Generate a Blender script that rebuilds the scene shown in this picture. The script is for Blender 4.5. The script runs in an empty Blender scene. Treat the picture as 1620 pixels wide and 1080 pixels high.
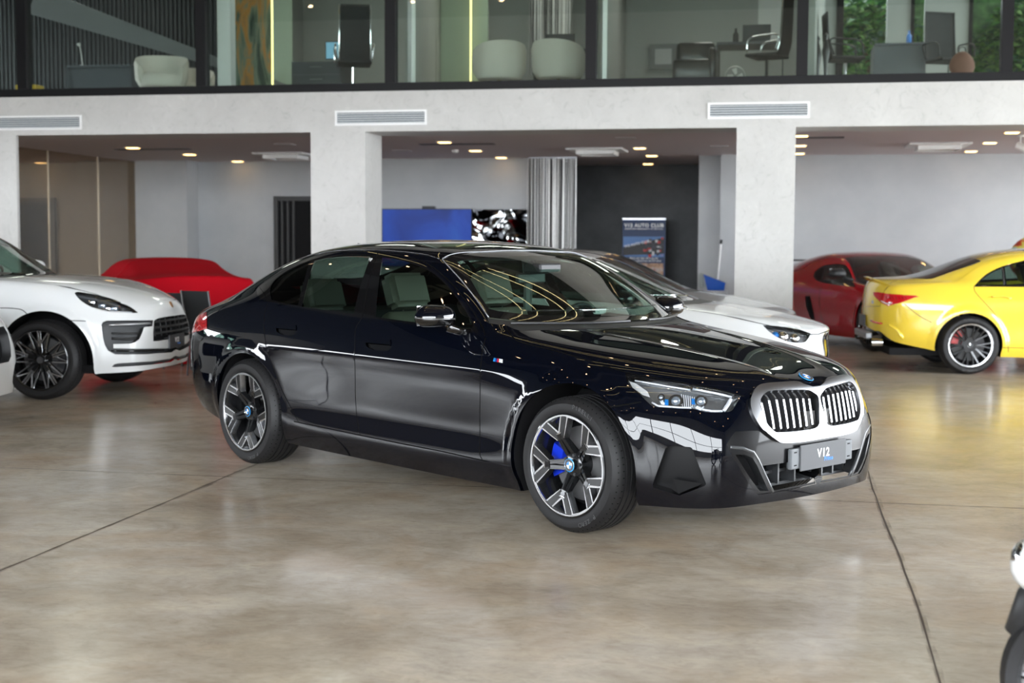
import bpy, bmesh, math, random
import numpy as np
from mathutils import Vector, Matrix
from mathutils.bvhtree import BVHTree
from mathutils.geometry import delaunay_2d_cdt, tessellate_polygon
PI = math.pi
COL = bpy.context.scene.collection
random.seed(7)

# ------------------------------------------------------------------ camera
F, PIT, CH, ROLL, HEAD = 2200.0, 0.07213, 1.4949, 0.0047, math.radians(101.1)
cfw = Vector((math.cos(HEAD)*math.cos(PIT), math.sin(HEAD)*math.cos(PIT), -math.sin(PIT)))
_r = Vector((math.sin(HEAD), -math.cos(HEAD), 0)); _u = _r.cross(cfw)
crt = _r*math.cos(ROLL) + _u*math.sin(ROLL); cup = _u*math.cos(ROLL) - _r*math.sin(ROLL)
CPOS = Vector((0, 0, CH))
cam_d = bpy.data.cameras.new('camera'); cam = bpy.data.objects.new('camera', cam_d); COL.objects.link(cam)
cam.matrix_world = Matrix(((crt.x, cup.x, -cfw.x, 0), (crt.y, cup.y, -cfw.y, 0), (crt.z, cup.z, -cfw.z, CH), (0, 0, 0, 1)))
cam_d.sensor_width = 36; cam_d.lens = F/1620*36; cam_d.clip_end = 300
cam_d.dof.use_dof = True; cam_d.dof.focus_distance = 7.4; cam_d.dof.aperture_fstop = 2.8
bpy.context.scene.camera = cam

def pray(px, py): return cfw*F + crt*(px-810) - cup*(py-540)
def on(px, py, axis, val):
    d = pray(px, py); return CPOS + d*((val-CPOS[axis])/d[axis])
def gp(px, py): return on(px, py, 2, 0)

# ------------------------------------------------------------------ materials
MATS = {}
def mat(name, col=(.8, .8, .8), rough=.5, metal=0., coat=0., emit=None, es=1., trans=0., ior=1.45, alpha=1., spec=.5, coatr=.03, sheen=0.):
    if name in MATS: return MATS[name]
    m = bpy.data.materials.new(name); m.use_nodes = True
    b = m.node_tree.nodes['Principled BSDF']; I = b.inputs
    I['Base Color'].default_value = (*col, 1); I['Roughness'].default_value = rough; I['Metallic'].default_value = metal
    I['Coat Weight'].default_value = coat; I['Coat Roughness'].default_value = coatr
    I['Transmission Weight'].default_value = trans; I['IOR'].default_value = ior
    I['Specular IOR Level'].default_value = spec; I['Sheen Weight'].default_value = sheen
    if emit: I['Emission Color'].default_value = (*emit, 1); I['Emission Strength'].default_value = es
    if alpha < 1: I['Alpha'].default_value = alpha
    MATS[name] = m; return m
def bsdf(m): return m.node_tree.nodes['Principled BSDF']
def thin_glass(name, tint, refl=1.0, rough=0.):
    # a sheet of glass: see-through tinted film plus mirror reflection by angle
    if name in MATS: return MATS[name]
    m = bpy.data.materials.new(name); m.use_nodes = True; nt = m.node_tree; nt.nodes.clear()
    o = nt.nodes.new('ShaderNodeOutputMaterial'); mx = nt.nodes.new('ShaderNodeMixShader')
    t = nt.nodes.new('ShaderNodeBsdfTransparent'); g = nt.nodes.new('ShaderNodeBsdfGlossy')
    fr = nt.nodes.new('ShaderNodeFresnel'); fr.inputs['IOR'].default_value = 1.5
    mu = nt.nodes.new('ShaderNodeMath'); mu.operation = 'MULTIPLY_ADD'; mu.use_clamp = True
    mu.inputs[1].default_value = 1.6*refl; mu.inputs[2].default_value = 0.0
    t.inputs[0].default_value = (*tint, 1); g.inputs['Roughness'].default_value = rough; g.inputs[0].default_value = (1, 1, 1, 1)
    L = nt.links.new
    # Fresnel must not see the far side as the inside of a solid: use the facing value instead
    lw = nt.nodes.new('ShaderNodeLayerWeight'); lw.inputs[0].default_value = .5
    pw = nt.nodes.new('ShaderNodeMath'); pw.operation = 'POWER'; pw.inputs[1].default_value = 4.0
    sc = nt.nodes.new('ShaderNodeMath'); sc.operation = 'MULTIPLY_ADD'; sc.use_clamp = True
    sc.inputs[1].default_value = .9*refl; sc.inputs[2].default_value = .075*refl
    L(lw.outputs['Facing'], pw.inputs[0]); L(pw.outputs[0], sc.inputs[0]); L(sc.outputs[0], mx.inputs[0])
    L(t.outputs[0], mx.inputs[1]); L(g.outputs[0], mx.inputs[2]); L(mx.outputs[0], o.inputs[0])
    nt.nodes.remove(fr); nt.nodes.remove(mu)
    MATS[name] = m; return m
def noise_col(m, c1, c2, scale=4, detail=6, rough=.6, lo=.35, hi=.65, vec=None, bump=0., bscale=None, dist=0.):
    nt = m.node_tree; b = bsdf(m); L = nt.links.new
    tc = nt.nodes.new('ShaderNodeTexCoord'); mp = nt.nodes.new('ShaderNodeMapping')
    L(tc.outputs['Object'], mp.inputs[0])
    if vec: mp.inputs['Scale'].default_value = vec
    n = nt.nodes.new('ShaderNodeTexNoise'); n.inputs['Scale'].default_value = scale; n.inputs['Detail'].default_value = detail
    n.inputs['Roughness'].default_value = rough; n.inputs['Distortion'].default_value = dist; L(mp.outputs[0], n.inputs['Vector'])
    r = nt.nodes.new('ShaderNodeValToRGB'); r.color_ramp.elements[0].position = lo; r.color_ramp.elements[1].position = hi
    r.color_ramp.elements[0].color = (*c1, 1); r.color_ramp.elements[1].color = (*c2, 1)
    L(n.outputs['Fac'], r.inputs[0]); L(r.outputs[0], b.inputs['Base Color'])
    if bump:
        bp = nt.nodes.new('ShaderNodeBump'); bp.inputs['Strength'].default_value = bump; bp.inputs['Distance'].default_value = .02
        L(n.outputs['Fac'], bp.inputs['Height']); L(bp.outputs[0], b.inputs['Normal'])
    return m

# ------------------------------------------------------------------ object helpers
def tag(o, label=None, cat=None, group=None, kind=None):
    if label: o['label'] = label
    if cat: o['category'] = cat
    if group: o['group'] = group
    if kind: o['kind'] = kind
    return o
def thing(name, label, cat, loc=(0, 0, 0), rz=0., group=None):
    o = bpy.data.objects.new(name, None); COL.objects.link(o); o.location = loc; o.rotation_euler = (0, 0, rz)
    o.empty_display_size = .1
    return tag(o, label, cat, group)
def link(name, me, mats, parent=None, smooth=False):
    o = bpy.data.objects.new(name, me); COL.objects.link(o)
    for m in (mats if isinstance(mats, (list, tuple)) else [mats]): me.materials.append(m)
    if parent: o.parent = parent
    if smooth:
        me.polygons.foreach_set('use_smooth', [True]*len(me.polygons))
    return o
class MB:
    """collects shapes; build() links them as one mesh object"""
    def __init__(s): s.v = []; s.f = []; s.m = []
    def add(s, vs, fs, mi=0, M=None):
        b = len(s.v)
        for v in vs: s.v.append(tuple(M @ Vector(v)) if M is not None else tuple(v))
        for f in fs: s.f.append(tuple(b+i for i in f)); s.m.append(mi)
        return s
    def box(s, lo, hi, mi=0, M=None, bev=0.):
        if bev > 0:
            bm = bmesh.new(); bmesh.ops.create_cube(bm, size=1)
            for v in bm.verts: v.co = Vector([(lo[i]+hi[i])/2 + v.co[i]*(hi[i]-lo[i]) for i in range(3)])
            bmesh.ops.bevel(bm, geom=bm.edges[:], offset=bev, segments=2, affect='EDGES', profile=.5)
            bm.verts.index_update()
            s.add([v.co for v in bm.verts], [[v.index for v in f.verts] for f in bm.faces], mi, M); bm.free(); return s
        x0, y0, z0 = lo; x1, y1, z1 = hi
        return s.add([(x0, y0, z0), (x1, y0, z0), (x1, y1, z0), (x0, y1, z0), (x0, y0, z1), (x1, y0, z1), (x1, y1, z1), (x0, y1, z1)],
                     [(3, 2, 1, 0), (4, 5, 6, 7), (0, 1, 5, 4), (1, 2, 6, 5), (2, 3, 7, 6), (3, 0, 4, 7)], mi, M)
    def cyl(s, p0, p1, r0, r1=None, n=16, mi=0, M=None, caps=True):
        r1 = r0 if r1 is None else r1
        p0 = Vector(p0); p1 = Vector(p1); d = (p1-p0).normalized()
        a = d.orthogonal().normalized(); b = d.cross(a)
        vs = [p0+(a*math.cos(2*PI*i/n)+b*math.sin(2*PI*i/n))*r0 for i in range(n)]
        vs += [p1+(a*math.cos(2*PI*i/n)+b*math.sin(2*PI*i/n))*r1 for i in range(n)]
        fs = [(i, (i+1) % n, n+(i+1) % n, n+i) for i in range(n)]
        if caps: fs += [tuple(range(n))[::-1], tuple(range(n, 2*n))]
        return s.add(vs, fs, mi, M)
    def tube(s, pts, r, n=8, mi=0, M=None, closed=False, caps=True, flat=1.):
        pts = [Vector(p) for p in pts]; N = len(pts); vs = []; a = None
        for i, p in enumerate(pts):
            if closed: d = pts[(i+1) % N]-pts[i-1]
            else: d = pts[min(i+1, N-1)]-pts[max(i-1, 0)]
            if d.length < 1e-9: d = Vector((0, 0, 1))
            d.normalize()
            a = (d.orthogonal() if a is None else a-d*a.dot(d)).normalized(); b = d.cross(a)
            rr = r[i] if isinstance(r, (list, tuple)) else r
            vs += [p+(a*math.cos(2*PI*j/n)+b*flat*math.sin(2*PI*j/n))*rr for j in range(n)]
        fs = []
        for i in range(N if closed else N-1):
            k = (i+1) % N
            fs += [(i*n+j, i*n+(j+1) % n, k*n+(j+1) % n, k*n+j) for j in range(n)]
        if caps and not closed: fs += [tuple(range(n))[::-1], tuple(range((N-1)*n, N*n))]
        return s.add(vs, fs, mi, M)
    def lathe(s, prof, n=48, mi=0, M=None, axis='y', closed=False):
        """profile of (radius, offset along axis)"""
        k = len(prof); vs = []
        for i in range(n):
            c, sn = math.cos(2*PI*i/n), math.sin(2*PI*i/n)
            for r, o in prof: vs.append((r*c, o, r*sn) if axis == 'y' else (r*c, r*sn, o))
        fs = []
        for i in range(n):
            j = (i+1) % n
            for q in range(k if closed else k-1):
                w = (q+1) % k
                f = (i*k+q, j*k+q, j*k+w, i*k+w)
                fs.append(f if axis == 'z' else f[::-1])
        return s.add(vs, fs, mi, M)
    def prism(s, poly, y0, y1, mi=0, M=None, plane='xz'):
        """extrude a 2-D outline (u,w) between offsets y0..y1"""
        n = len(poly)
        def P(p, y):
            return {'xz': (p[0], y, p[1]), 'yz': (y, p[0], p[1]), 'xy': (p[0], p[1], y)}[plane]
        vs = [P(p, y0) for p in poly]+[P(p, y1) for p in poly]
        tr = tessellate_polygon([[Vector((p[0], p[1], 0)) for p in poly]])
        fs = [tuple(t) for t in tr]+[tuple(n+i for i in t[::-1]) for t in tr]
        fs += [(i, (i+1) % n, n+(i+1) % n, n+i) for i in range(n)]
        return s.add(vs, fs, mi, M)
    def build(s, name, mats, parent=None, smooth=False, auto=None, fixn=True):
        me = bpy.data.meshes.new(name); me.from_pydata(s.v, [], s.f)
        me.polygons.foreach_set('material_index', s.m)
        if fixn:
            bm = bmesh.new(); bm.from_mesh(me); bmesh.ops.remove_doubles(bm, verts=bm.verts, dist=1e-6)
            bmesh.ops.recalc_face_normals(bm, faces=bm.faces); bm.to_mesh(me); bm.free()
        if auto:
            me.polygons.foreach_set('use_smooth', [True]*len(me.polygons))
            me.set_sharp_from_angle(angle=math.radians(auto))
        me.update()
        return link(name, me, mats, parent, smooth)

def catmull(pts, n=6, closed=False):
    """smooth curve through points (tuples of any dimension)"""
    P = [np.array(p, float) for p in pts]; N = len(P)
    if N < 3 and not closed: return [tuple(P[0]+(P[-1]-P[0])*i/n) for i in range(n+1)]
    out = []
    for i in range(N if closed else N-1):
        if closed: a, b, c, d = P[i-1], P[i], P[(i+1) % N], P[(i+2) % N]
        else:
            b, c = P[i], P[i+1]; a = P[i-1] if i > 0 else 2*b-c; d = P[i+2] if i+2 < N else 2*c-b
        for k in range(n):
            t = k/n
            out.append(tuple(.5*((2*b)+(c-a)*t+(2*a-5*b+4*c-d)*t*t+(3*b-a-3*c+d)*t**3)))
    if not closed: out.append(tuple(P[-1]))
    return out
def dens(pts, n=6, closed=False):
    """straight-line subdivision"""
    P = [np.array(p, float) for p in pts]; N = len(P); out = []
    for i in range(N if closed else N-1):
        a, b = P[i], P[(i+1) % N]
        out += [tuple(a+(b-a)*k/n) for k in range(n)]
    if not closed: out.append(tuple(P[-1]))
    return out
# ------------------------------------------------------------------ car shell: smooth surface + trimmed panels
LV = 4
class Shell:
    """half body as one planar parameter domain (s,t): s=0..N-1 along the side and top rows 0..R,
    s>N-1 wraps the front rows 0..5, s<0 wraps the rear. y is half width (positive), side=-1 is the car's right."""
    def __init__(S, rows, front, rear, xf):
        S.xf = xf; S.inv = xf.inverted()
        S.N = len(rows[0]); S.R = len(rows)-1; S.T = 5
        S.KF = len(front[0]) if front else 0; S.KR = len(rear[0]) if rear else 0
        pos = {}
        for r, row in enumerate(rows):
            for i, p in enumerate(row): pos[(i, r)] = p
        for r, row in enumerate(front or []):
            for k, p in enumerate(row): pos[(S.N+k, r)] = p
        for r, row in enumerate(rear or []):
            for k, p in enumerate(row): pos[(-1-k, r)] = p
        al = {}
        for k in range(S.KF): al[(S.N+k, S.T)] = (S.N-1, S.T+1+k)
        for k in range(S.KR): al[(-1-k, S.T)] = (0, S.T+1+k)
        key = lambda k: al.get(k, k)
        quads = []
        for i in range(S.N-1):
            for r in range(S.R): quads.append([(i, r), (i+1, r), (i+1, r+1), (i, r+1)])
        for i in range(S.N-1, S.N-1+S.KF):
            for r in range(S.T): quads.append([(i, r), (i+1, r), (i+1, r+1), (i, r+1)])
        for i in range(-S.KR, 0):
            for r in range(S.T): quads.append([(i, r), (i+1, r), (i+1, r+1), (i, r+1)])
        vid = {}; vs = []; tg = []
        def gv(k, sgn):
            k = key(k); p = pos[k]; c = abs(p[1]) < 1e-9
            kk = (k, 1 if c else sgn)
            if kk not in vid: vid[kk] = len(vs); vs.append((p[0], sgn*p[1] if not c else 0., p[2]))
            return vid[kk]
        faces = []; uvs = []
        for sgn in (-1, 1):
            for q in quads:
                f = [gv(k, sgn) for k in q]; uv = [(float(k[0]), float(k[1])) for k in q]
                if sgn > 0: f = f[::-1]; uv = [(a+1000, b) for a, b in uv[::-1]]
                faces.append(f); uvs += uv
        me = bpy.data.meshes.new('tmp'); me.from_pydata(vs, [], faces)
        ul = me.uv_layers.new(name='u'); ul.data.foreach_set('uv', [c for uv in uvs for c in uv])
        o = bpy.data.objects.new('tmp', me); COL.objects.link(o)
        md = o.modifiers.new('s', 'SUBSURF'); md.levels = 1; md.render_levels = 1; md.uv_smooth = 'NONE'; md.boundary_smooth = 'ALL'
        tgt = np.array(vs); cur = tgt.copy()
        md.levels = 3
        for it in range(3):
            me.vertices.foreach_set('co', cur.ravel()); me.update()
            ev = o.evaluated_get(bpy.context.evaluated_depsgraph_get()); m2 = ev.to_mesh()
            a = np.empty(len(m2.vertices)*3); m2.vertices.foreach_get('co', a); a = a.reshape(-1, 3)[:len(vs)]; ev.to_mesh_clear()
            cur += (tgt-a)*.6
            o.update_tag(); bpy.context.view_layer.update()
        me.vertices.foreach_set('co', cur.ravel()); me.update(); md.levels = LV; o.update_tag(); bpy.context.view_layer.update()
        ev = o.evaluated_get(bpy.context.evaluated_depsgraph_get()); m2 = ev.to_mesh()
        nv = len(m2.vertices); co = np.empty(nv*3); m2.vertices.foreach_get('co', co); co = co.reshape(-1, 3)
        no = np.empty(nv*3); m2.vertex_normals.foreach_get('vector', no); no = no.reshape(-1, 3)
        li = np.empty(len(m2.loops), dtype=np.int64); m2.loops.foreach_get('vertex_index', li)
        uv = np.empty(len(m2.loops)*2); m2.uv_layers[0].uv.foreach_get('vector', uv); uv = uv.reshape(-1, 2)
        ev.to_mesh_clear(); bpy.data.objects.remove(o); bpy.data.meshes.remove(me)
        G = 2**LV; S.G = G
        sel = uv[:, 0] < 500; us = np.rint((uv[sel, 0]+S.KR)*G).astype(int); ut = np.rint(uv[sel, 1]*G).astype(int); lv = li[sel]
        W = (S.N-1+S.KF+S.KR)*G+1; H = S.R*G+1
        S.co = np.full((W, H, 3), np.nan); S.no = np.full((W, H, 3), np.nan)
        S.co[us, ut] = co[lv]; S.no[us, ut] = no[lv]
        S.W, S.H = W, H
        # for ray casting: triangles of the right half
        S.tri = []; vv = []; idx = {}
        c = S.co
        for i in range(W-1):
            for j in range(H-1):
                if np.isnan(c[i, j, 0]) or np.isnan(c[i+1, j+1, 0]) or np.isnan(c[i+1, j, 0]) or np.isnan(c[i, j+1, 0]): continue
                n = len(vv)
                vv += [Vector(c[i, j]), Vector(c[i+1, j]), Vector(c[i+1, j+1]), Vector(c[i, j+1])]
                S.tri.append((n, n+1, n+2, i, j)); S.tri.append((n, n+2, n+3, i, j))
        S.vv = vv; S.bvh = BVHTree.FromPolygons(vv, [t[:3] for t in S.tri])
        S.disp = []      # callables(points Nx3, normals Nx3)->amount
    def _param(S, loc, fi):
        a, b, c, i, j = S.tri[fi]; A, B, Cc = S.vv[a], S.vv[b], S.vv[c]
        v0, v1, v2 = B-A, Cc-A, loc-A
        d00, d01, d11, d20, d21 = v0.dot(v0), v0.dot(v1), v1.dot(v1), v2.dot(v0), v2.dot(v1)
        dn = d00*d11-d01*d01 or 1e-12; v = (d11*d20-d01*d21)/dn; w = (d00*d21-d01*d20)/dn
        if fi % 2 == 0: du, dv = v+w, w
        else: du, dv = v, v+w
        return ((i+min(max(du, 0), 1))/S.G-S.KR, (j+min(max(dv, 0), 1))/S.G)
    def px(S, x, y, flip=False):
        """surface parameter seen at a photograph pixel"""
        o = S.inv @ CPOS; d = (S.inv.to_3x3() @ pray(x, y)).normalized()
        if flip: o.y *= -1; d.y *= -1
        h = S.bvh.ray_cast(o, d)
        if h[0] is None:
            best = None
            for k in range(60):
                q = S.bvh.find_nearest(o+d*(3+k*.25 if k < 60 else 0))
                if q[0] is not None and (best is None or q[3] < best[3]): best = q
            h = best
        return S._param(h[0], h[2])
    def near(S, p):
        h = S.bvh.find_nearest(Vector((p[0], -abs(p[1]), p[2]))); return S._param(h[0], h[2])
    def side(S, x, z):
        h = S.bvh.ray_cast(Vector((x, -3, z)), Vector((0, 1, 0)))
        if h[0] is None: return S.near((x, -.8, z))
        return S._param(h[0], h[2])
    def frontp(S, y, z, rear=False):
        sg = -1 if rear else 1
        h = S.bvh.ray_cast(Vector((sg*9, -abs(y)-1e-4, z)), Vector((-sg, 0, 0)))
        if h[0] is None: return S.near((sg*3, -abs(y), z))
        return S._param(h[0], h[2])
    def top(S, x, y):
        h = S.bvh.ray_cast(Vector((x, -abs(y)-1e-4, 4)), Vector((0, 0, -1)))
        if h[0] is None: return S.near((x, y, .9))
        return S._param(h[0], h[2])
    def ev(S, st, disp=True):
        st = np.asarray(st, float).reshape(-1, 2)
        u = np.clip((st[:, 0]+S.KR)*S.G, 0, S.W-1-1e-6); v = np.clip(st[:, 1]*S.G, 0, S.H-1-1e-6)
        # keep to cells that exist in the front and rear strips
        fr = (st[:, 0] > S.N-1+1e-9) | (st[:, 0] < -1e-9)
        v = np.where(fr, np.minimum(v, S.T*S.G-1e-6), v)
        lf = (st[:, 0] <= S.N-1+1e-9) & (st[:, 0] > S.N-1-1e-7); u = np.where(lf, (S.N-1+S.KR)*S.G-1e-6, u)
        i = u.astype(int); j = v.astype(int)
        # right at the front/rear start line with t>T use the main chart
        a = (u-i)[:, None]; b = (v-j)[:, None]
        def bl(A): return A[i, j]*(1-a)*(1-b)+A[i+1, j]*a*(1-b)+A[i+1, j+1]*a*b+A[i, j+1]*(1-a)*b
        P = bl(S.co); Nn = bl(S.no); Nn /= np.linalg.norm(Nn, axis=1)[:, None]+1e-12
        if disp and S.disp:
            def D(Q): return sum(f(Q) for f in S.disp)
            d0 = D(P); e = .002
            t1 = np.cross(Nn, [0, 0, 1.]); l = np.linalg.norm(t1, axis=1)[:, None]
            t1 = np.where(l > .1, t1/(l+1e-9), np.array([0, 1., 0])); t2 = np.cross(Nn, t1)
            g1 = (D(P+t1*e)-D(P-t1*e))/(2*e); g2 = (D(P+t2*e)-D(P-t2*e))/(2*e)
            P = P+Nn*d0[:, None]; Nn = Nn-t1*g1[:, None]-t2*g2[:, None]; Nn /= np.linalg.norm(Nn, axis=1)[:, None]
        return P, Nn
    def offset(S, curve, w):
        """parameter curve moved sideways by w metres on the surface"""
        c = np.array(curve); P, Nn = S.ev(c, False); e = .01
        tn = np.gradient(P, axis=0); tn /= np.linalg.norm(tn, axis=1)[:, None]+1e-12
        sd = np.cross(Nn, tn)
        cs = c.copy(); cs[:, 0] -= e; ct = c.copy(); ct[:, 1] -= e
        cs2 = c.copy(); cs2[:, 0] += e; ct2 = c.copy(); ct2[:, 1] += e
        Ps = (S.ev(cs2, False)[0]-S.ev(cs, False)[0])/(2*e); Pt = (S.ev(ct2, False)[0]-S.ev(ct, False)[0])/(2*e)
        E = (Ps**2).sum(1); Fm = (Ps*Pt).sum(1); Gm = (Pt**2).sum(1); a = (Ps*sd).sum(1)*w; b = (Pt*sd).sum(1)*w
        dt = E*Gm-Fm*Fm; dt[np.abs(dt) < 1e-9] = 1e-9
        du = (a*Gm-b*Fm)/dt; dv = (b*E-a*Fm)/dt
        m = np.hypot(du, dv); k = np.minimum(1, .2/(m+1e-12))
        return [tuple(x) for x in np.stack([c[:, 0]+du*k, c[:, 1]+dv*k], 1)]

def pip(poly, P):
    """points P (Nx2) inside polygon"""
    x, y = P[:, 0], P[:, 1]; r = np.zeros(len(P), bool); n = len(poly)
    for i in range(n):
        x0, y0 = poly[i-1]; x1, y1 = poly[i]
        if y0 == y1: continue
        c = ((y0 > y) != (y1 > y)) & (x < (x1-x0)*(y-y0)/(y1-y0)+x0); r ^= c
    return r

def trim(S, regions, seams=(), ds=8, dt=8, seamw=.0035, seamd=.007, extra=()):
    """regions: list of (name, polygon in parameter space), later ones win. seams: parameter curves to groove.
    returns dict name -> (triangles as vertex index arrays), shared arrays of positions and normals"""
    pts = []; edges = []
    def addc(c, closed):
        b = len(pts); pts.extend(Vector((float(x), float(y))) for x, y in c); n = len(c)
        edges.extend((b+i, b+(i+1) % n) for i in range(n if closed else n-1))
    smin, smax = -S.KR, S.N-1+S.KF; N1 = S.N-1
    dom = []
    # domain outline
    def seg(a, b, n): return [(a[0]+(b[0]-a[0])*k/n, a[1]+(b[1]-a[1])*k/n) for k in range(n)]
    T, R = S.T, S.R
    if S.KR: o = [(smin, 0), (N1, 0)]
    else: o = [(0, 0), (N1, 0)]
    if S.KF: o += [(smax, 0), (smax, T), (N1, T)]
    o += [(N1, R), (0, R)]
    if S.KR: o += [(0, T), (smin, T)]
    out = []
    for i in range(len(o)):
        a, b = o[i], o[(i+1) % len(o)]; n = max(1, int(round(max(abs(a[0]-b[0])*ds, abs(a[1]-b[1])*dt)))); out += seg(a, b, n)
    addc(out, True)
    for nm, poly in regions:
        if poly is not None: addc(poly, True)
    strips = []
    for c in seams:
        a = S.offset(c, seamw); b = S.offset(c, -seamw); addc(c, False); addc(a, False); addc(b, False)
        strips.append((a+b[::-1]))
    for c in extra: addc(c, False)
    for i in range(int((smax-smin)*ds)+1):
        s = smin+i/ds
        top_ = R if (0 < s < N1) else T
        for j in range(1, int(top_*dt)):
            t = j/dt
            if smin < s < smax: pts.append(Vector((s, t)))
    v, e, f, *_ = delaunay_2d_cdt(pts, edges, [], 0, 1e-6)
    V = np.array([(p.x, p.y) for p in v])
    Tn = np.array([t for t in f if len(t) == 3])
    cen = V[Tn].mean(axis=1)
    inside = pip(out, cen)
    # drop triangles with no area
    A = V[Tn]; ar = np.abs((A[:, 1, 0]-A[:, 0, 0])*(A[:, 2, 1]-A[:, 0, 1])-(A[:, 2, 0]-A[:, 0, 0])*(A[:, 1, 1]-A[:, 0, 1]))
    inside &= ar > 1e-9
    Tn = Tn[inside]; cen = cen[inside]; A = V[Tn]
    cr = ((A[:, 1, 0]-A[:, 0, 0])*(A[:, 2, 1]-A[:, 0, 1])-(A[:, 2, 0]-A[:, 0, 0])*(A[:, 1, 1]-A[:, 0, 1]))
    Tn = np.where((cr < 0)[:, None], Tn[:, ::-1], Tn)
    lab = np.zeros(len(Tn), int); names = ['body']
    for nm, poly in regions:
        if nm not in names: names.append(nm)
        if poly is None: continue
        lab[pip(poly, cen)] = names.index(nm)
    P, Nn = S.ev(V)
    gap = np.zeros(len(Tn), bool)
    for st in strips: gap |= pip(st, cen)
    if seams:
        cset = np.zeros(len(V))
        sc = np.array([p for c in seams for p in c])
        key = {(round(a, 5), round(b, 5)) for a, b in sc}
        # vertices on the seam centre lines (also those added by crossings)
        ins = np.zeros(len(V), bool)
        for i, (a, b) in enumerate(V):
            if (round(a, 5), round(b, 5)) in key: ins[i] = True
        P = P - Nn*(ins*seamd)[:, None]
    return dict(V=V, P=P, N=Nn, T=Tn, lab=lab, names=names, gap=gap)

def panel(tr, names, objname, mats, parent, both=False, side=-1, off=0., gapmat=None, flipn=False):
    """make one part mesh from the triangles of the given region names. both: both halves in one mesh"""
    if isinstance(names, str): names = [names]
    ids = [tr['names'].index(n) for n in names if n in tr['names']]
    sel = np.isin(tr['lab'], ids)
    T = tr['T'][sel]
    if not len(T): return None
    mi = tr['gap'][sel].astype(int) if gapmat else np.zeros(len(T), int)
    use, inv = np.unique(T, return_inverse=True); T = inv.reshape(-1, 3)
    P = tr['P'][use]+tr['N'][use]*off; Nn = tr['N'][use]
    vs = []; fs = []; ns = []; ms = []
    for sg in ((-1, 1) if both else (side,)):
        b = len(vs); M = np.array([1, 1 if sg < 0 else -1, 1.])
        vs += [tuple(p) for p in P*M]; ns += [tuple(n) for n in Nn*M]
        fs += [tuple(int(b+i) for i in (t if sg < 0 else t[::-1])) for t in T]; ms += list(mi)
    me = bpy.data.meshes.new(objname); me.from_pydata(vs, [], fs)
    me.polygons.foreach_set('use_smooth', [True]*len(fs)); me.polygons.foreach_set('material_index', ms)
    me.update()
    me.normals_split_custom_set_from_vertices(ns)
    ml = list(mats) if isinstance(mats, (list, tuple)) else [mats]
    if gapmat: ml = ml[:1]+[gapmat]
    return link(objname, me, ml, parent)
def K(keys, xs):
    """smooth monotone interpolation of keys [(x, v...)] at xs"""
    k = np.array(keys, float); x = k[:, 0]; out = []
    res = []
    for c in range(1, k.shape[1]):
        y = k[:, c]; h = np.diff(x); d = np.diff(y)/h; m = np.zeros(len(x)); m[0] = d[0]; m[-1] = d[-1]
        for i in range(1, len(x)-1):
            if d[i-1]*d[i] > 0:
                w1 = 2*h[i]+h[i-1]; w2 = h[i]+2*h[i-1]; m[i] = (w1+w2)/(w1/d[i-1]+w2/d[i])
        i = np.clip(np.searchsorted(x, xs, side='right')-1, 0, len(x)-2); t = (np.clip(xs, x[0], x[-1])-x[i])/h[i]
        res.append((2*t**3-3*t**2+1)*y[i]+(t**3-2*t**2+t)*h[i]*m[i]+(-2*t**3+3*t**2)*y[i+1]+(t**3-t**2)*h[i]*m[i+1])
    return [list(map(float, r)) for r in zip(*res)]
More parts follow.
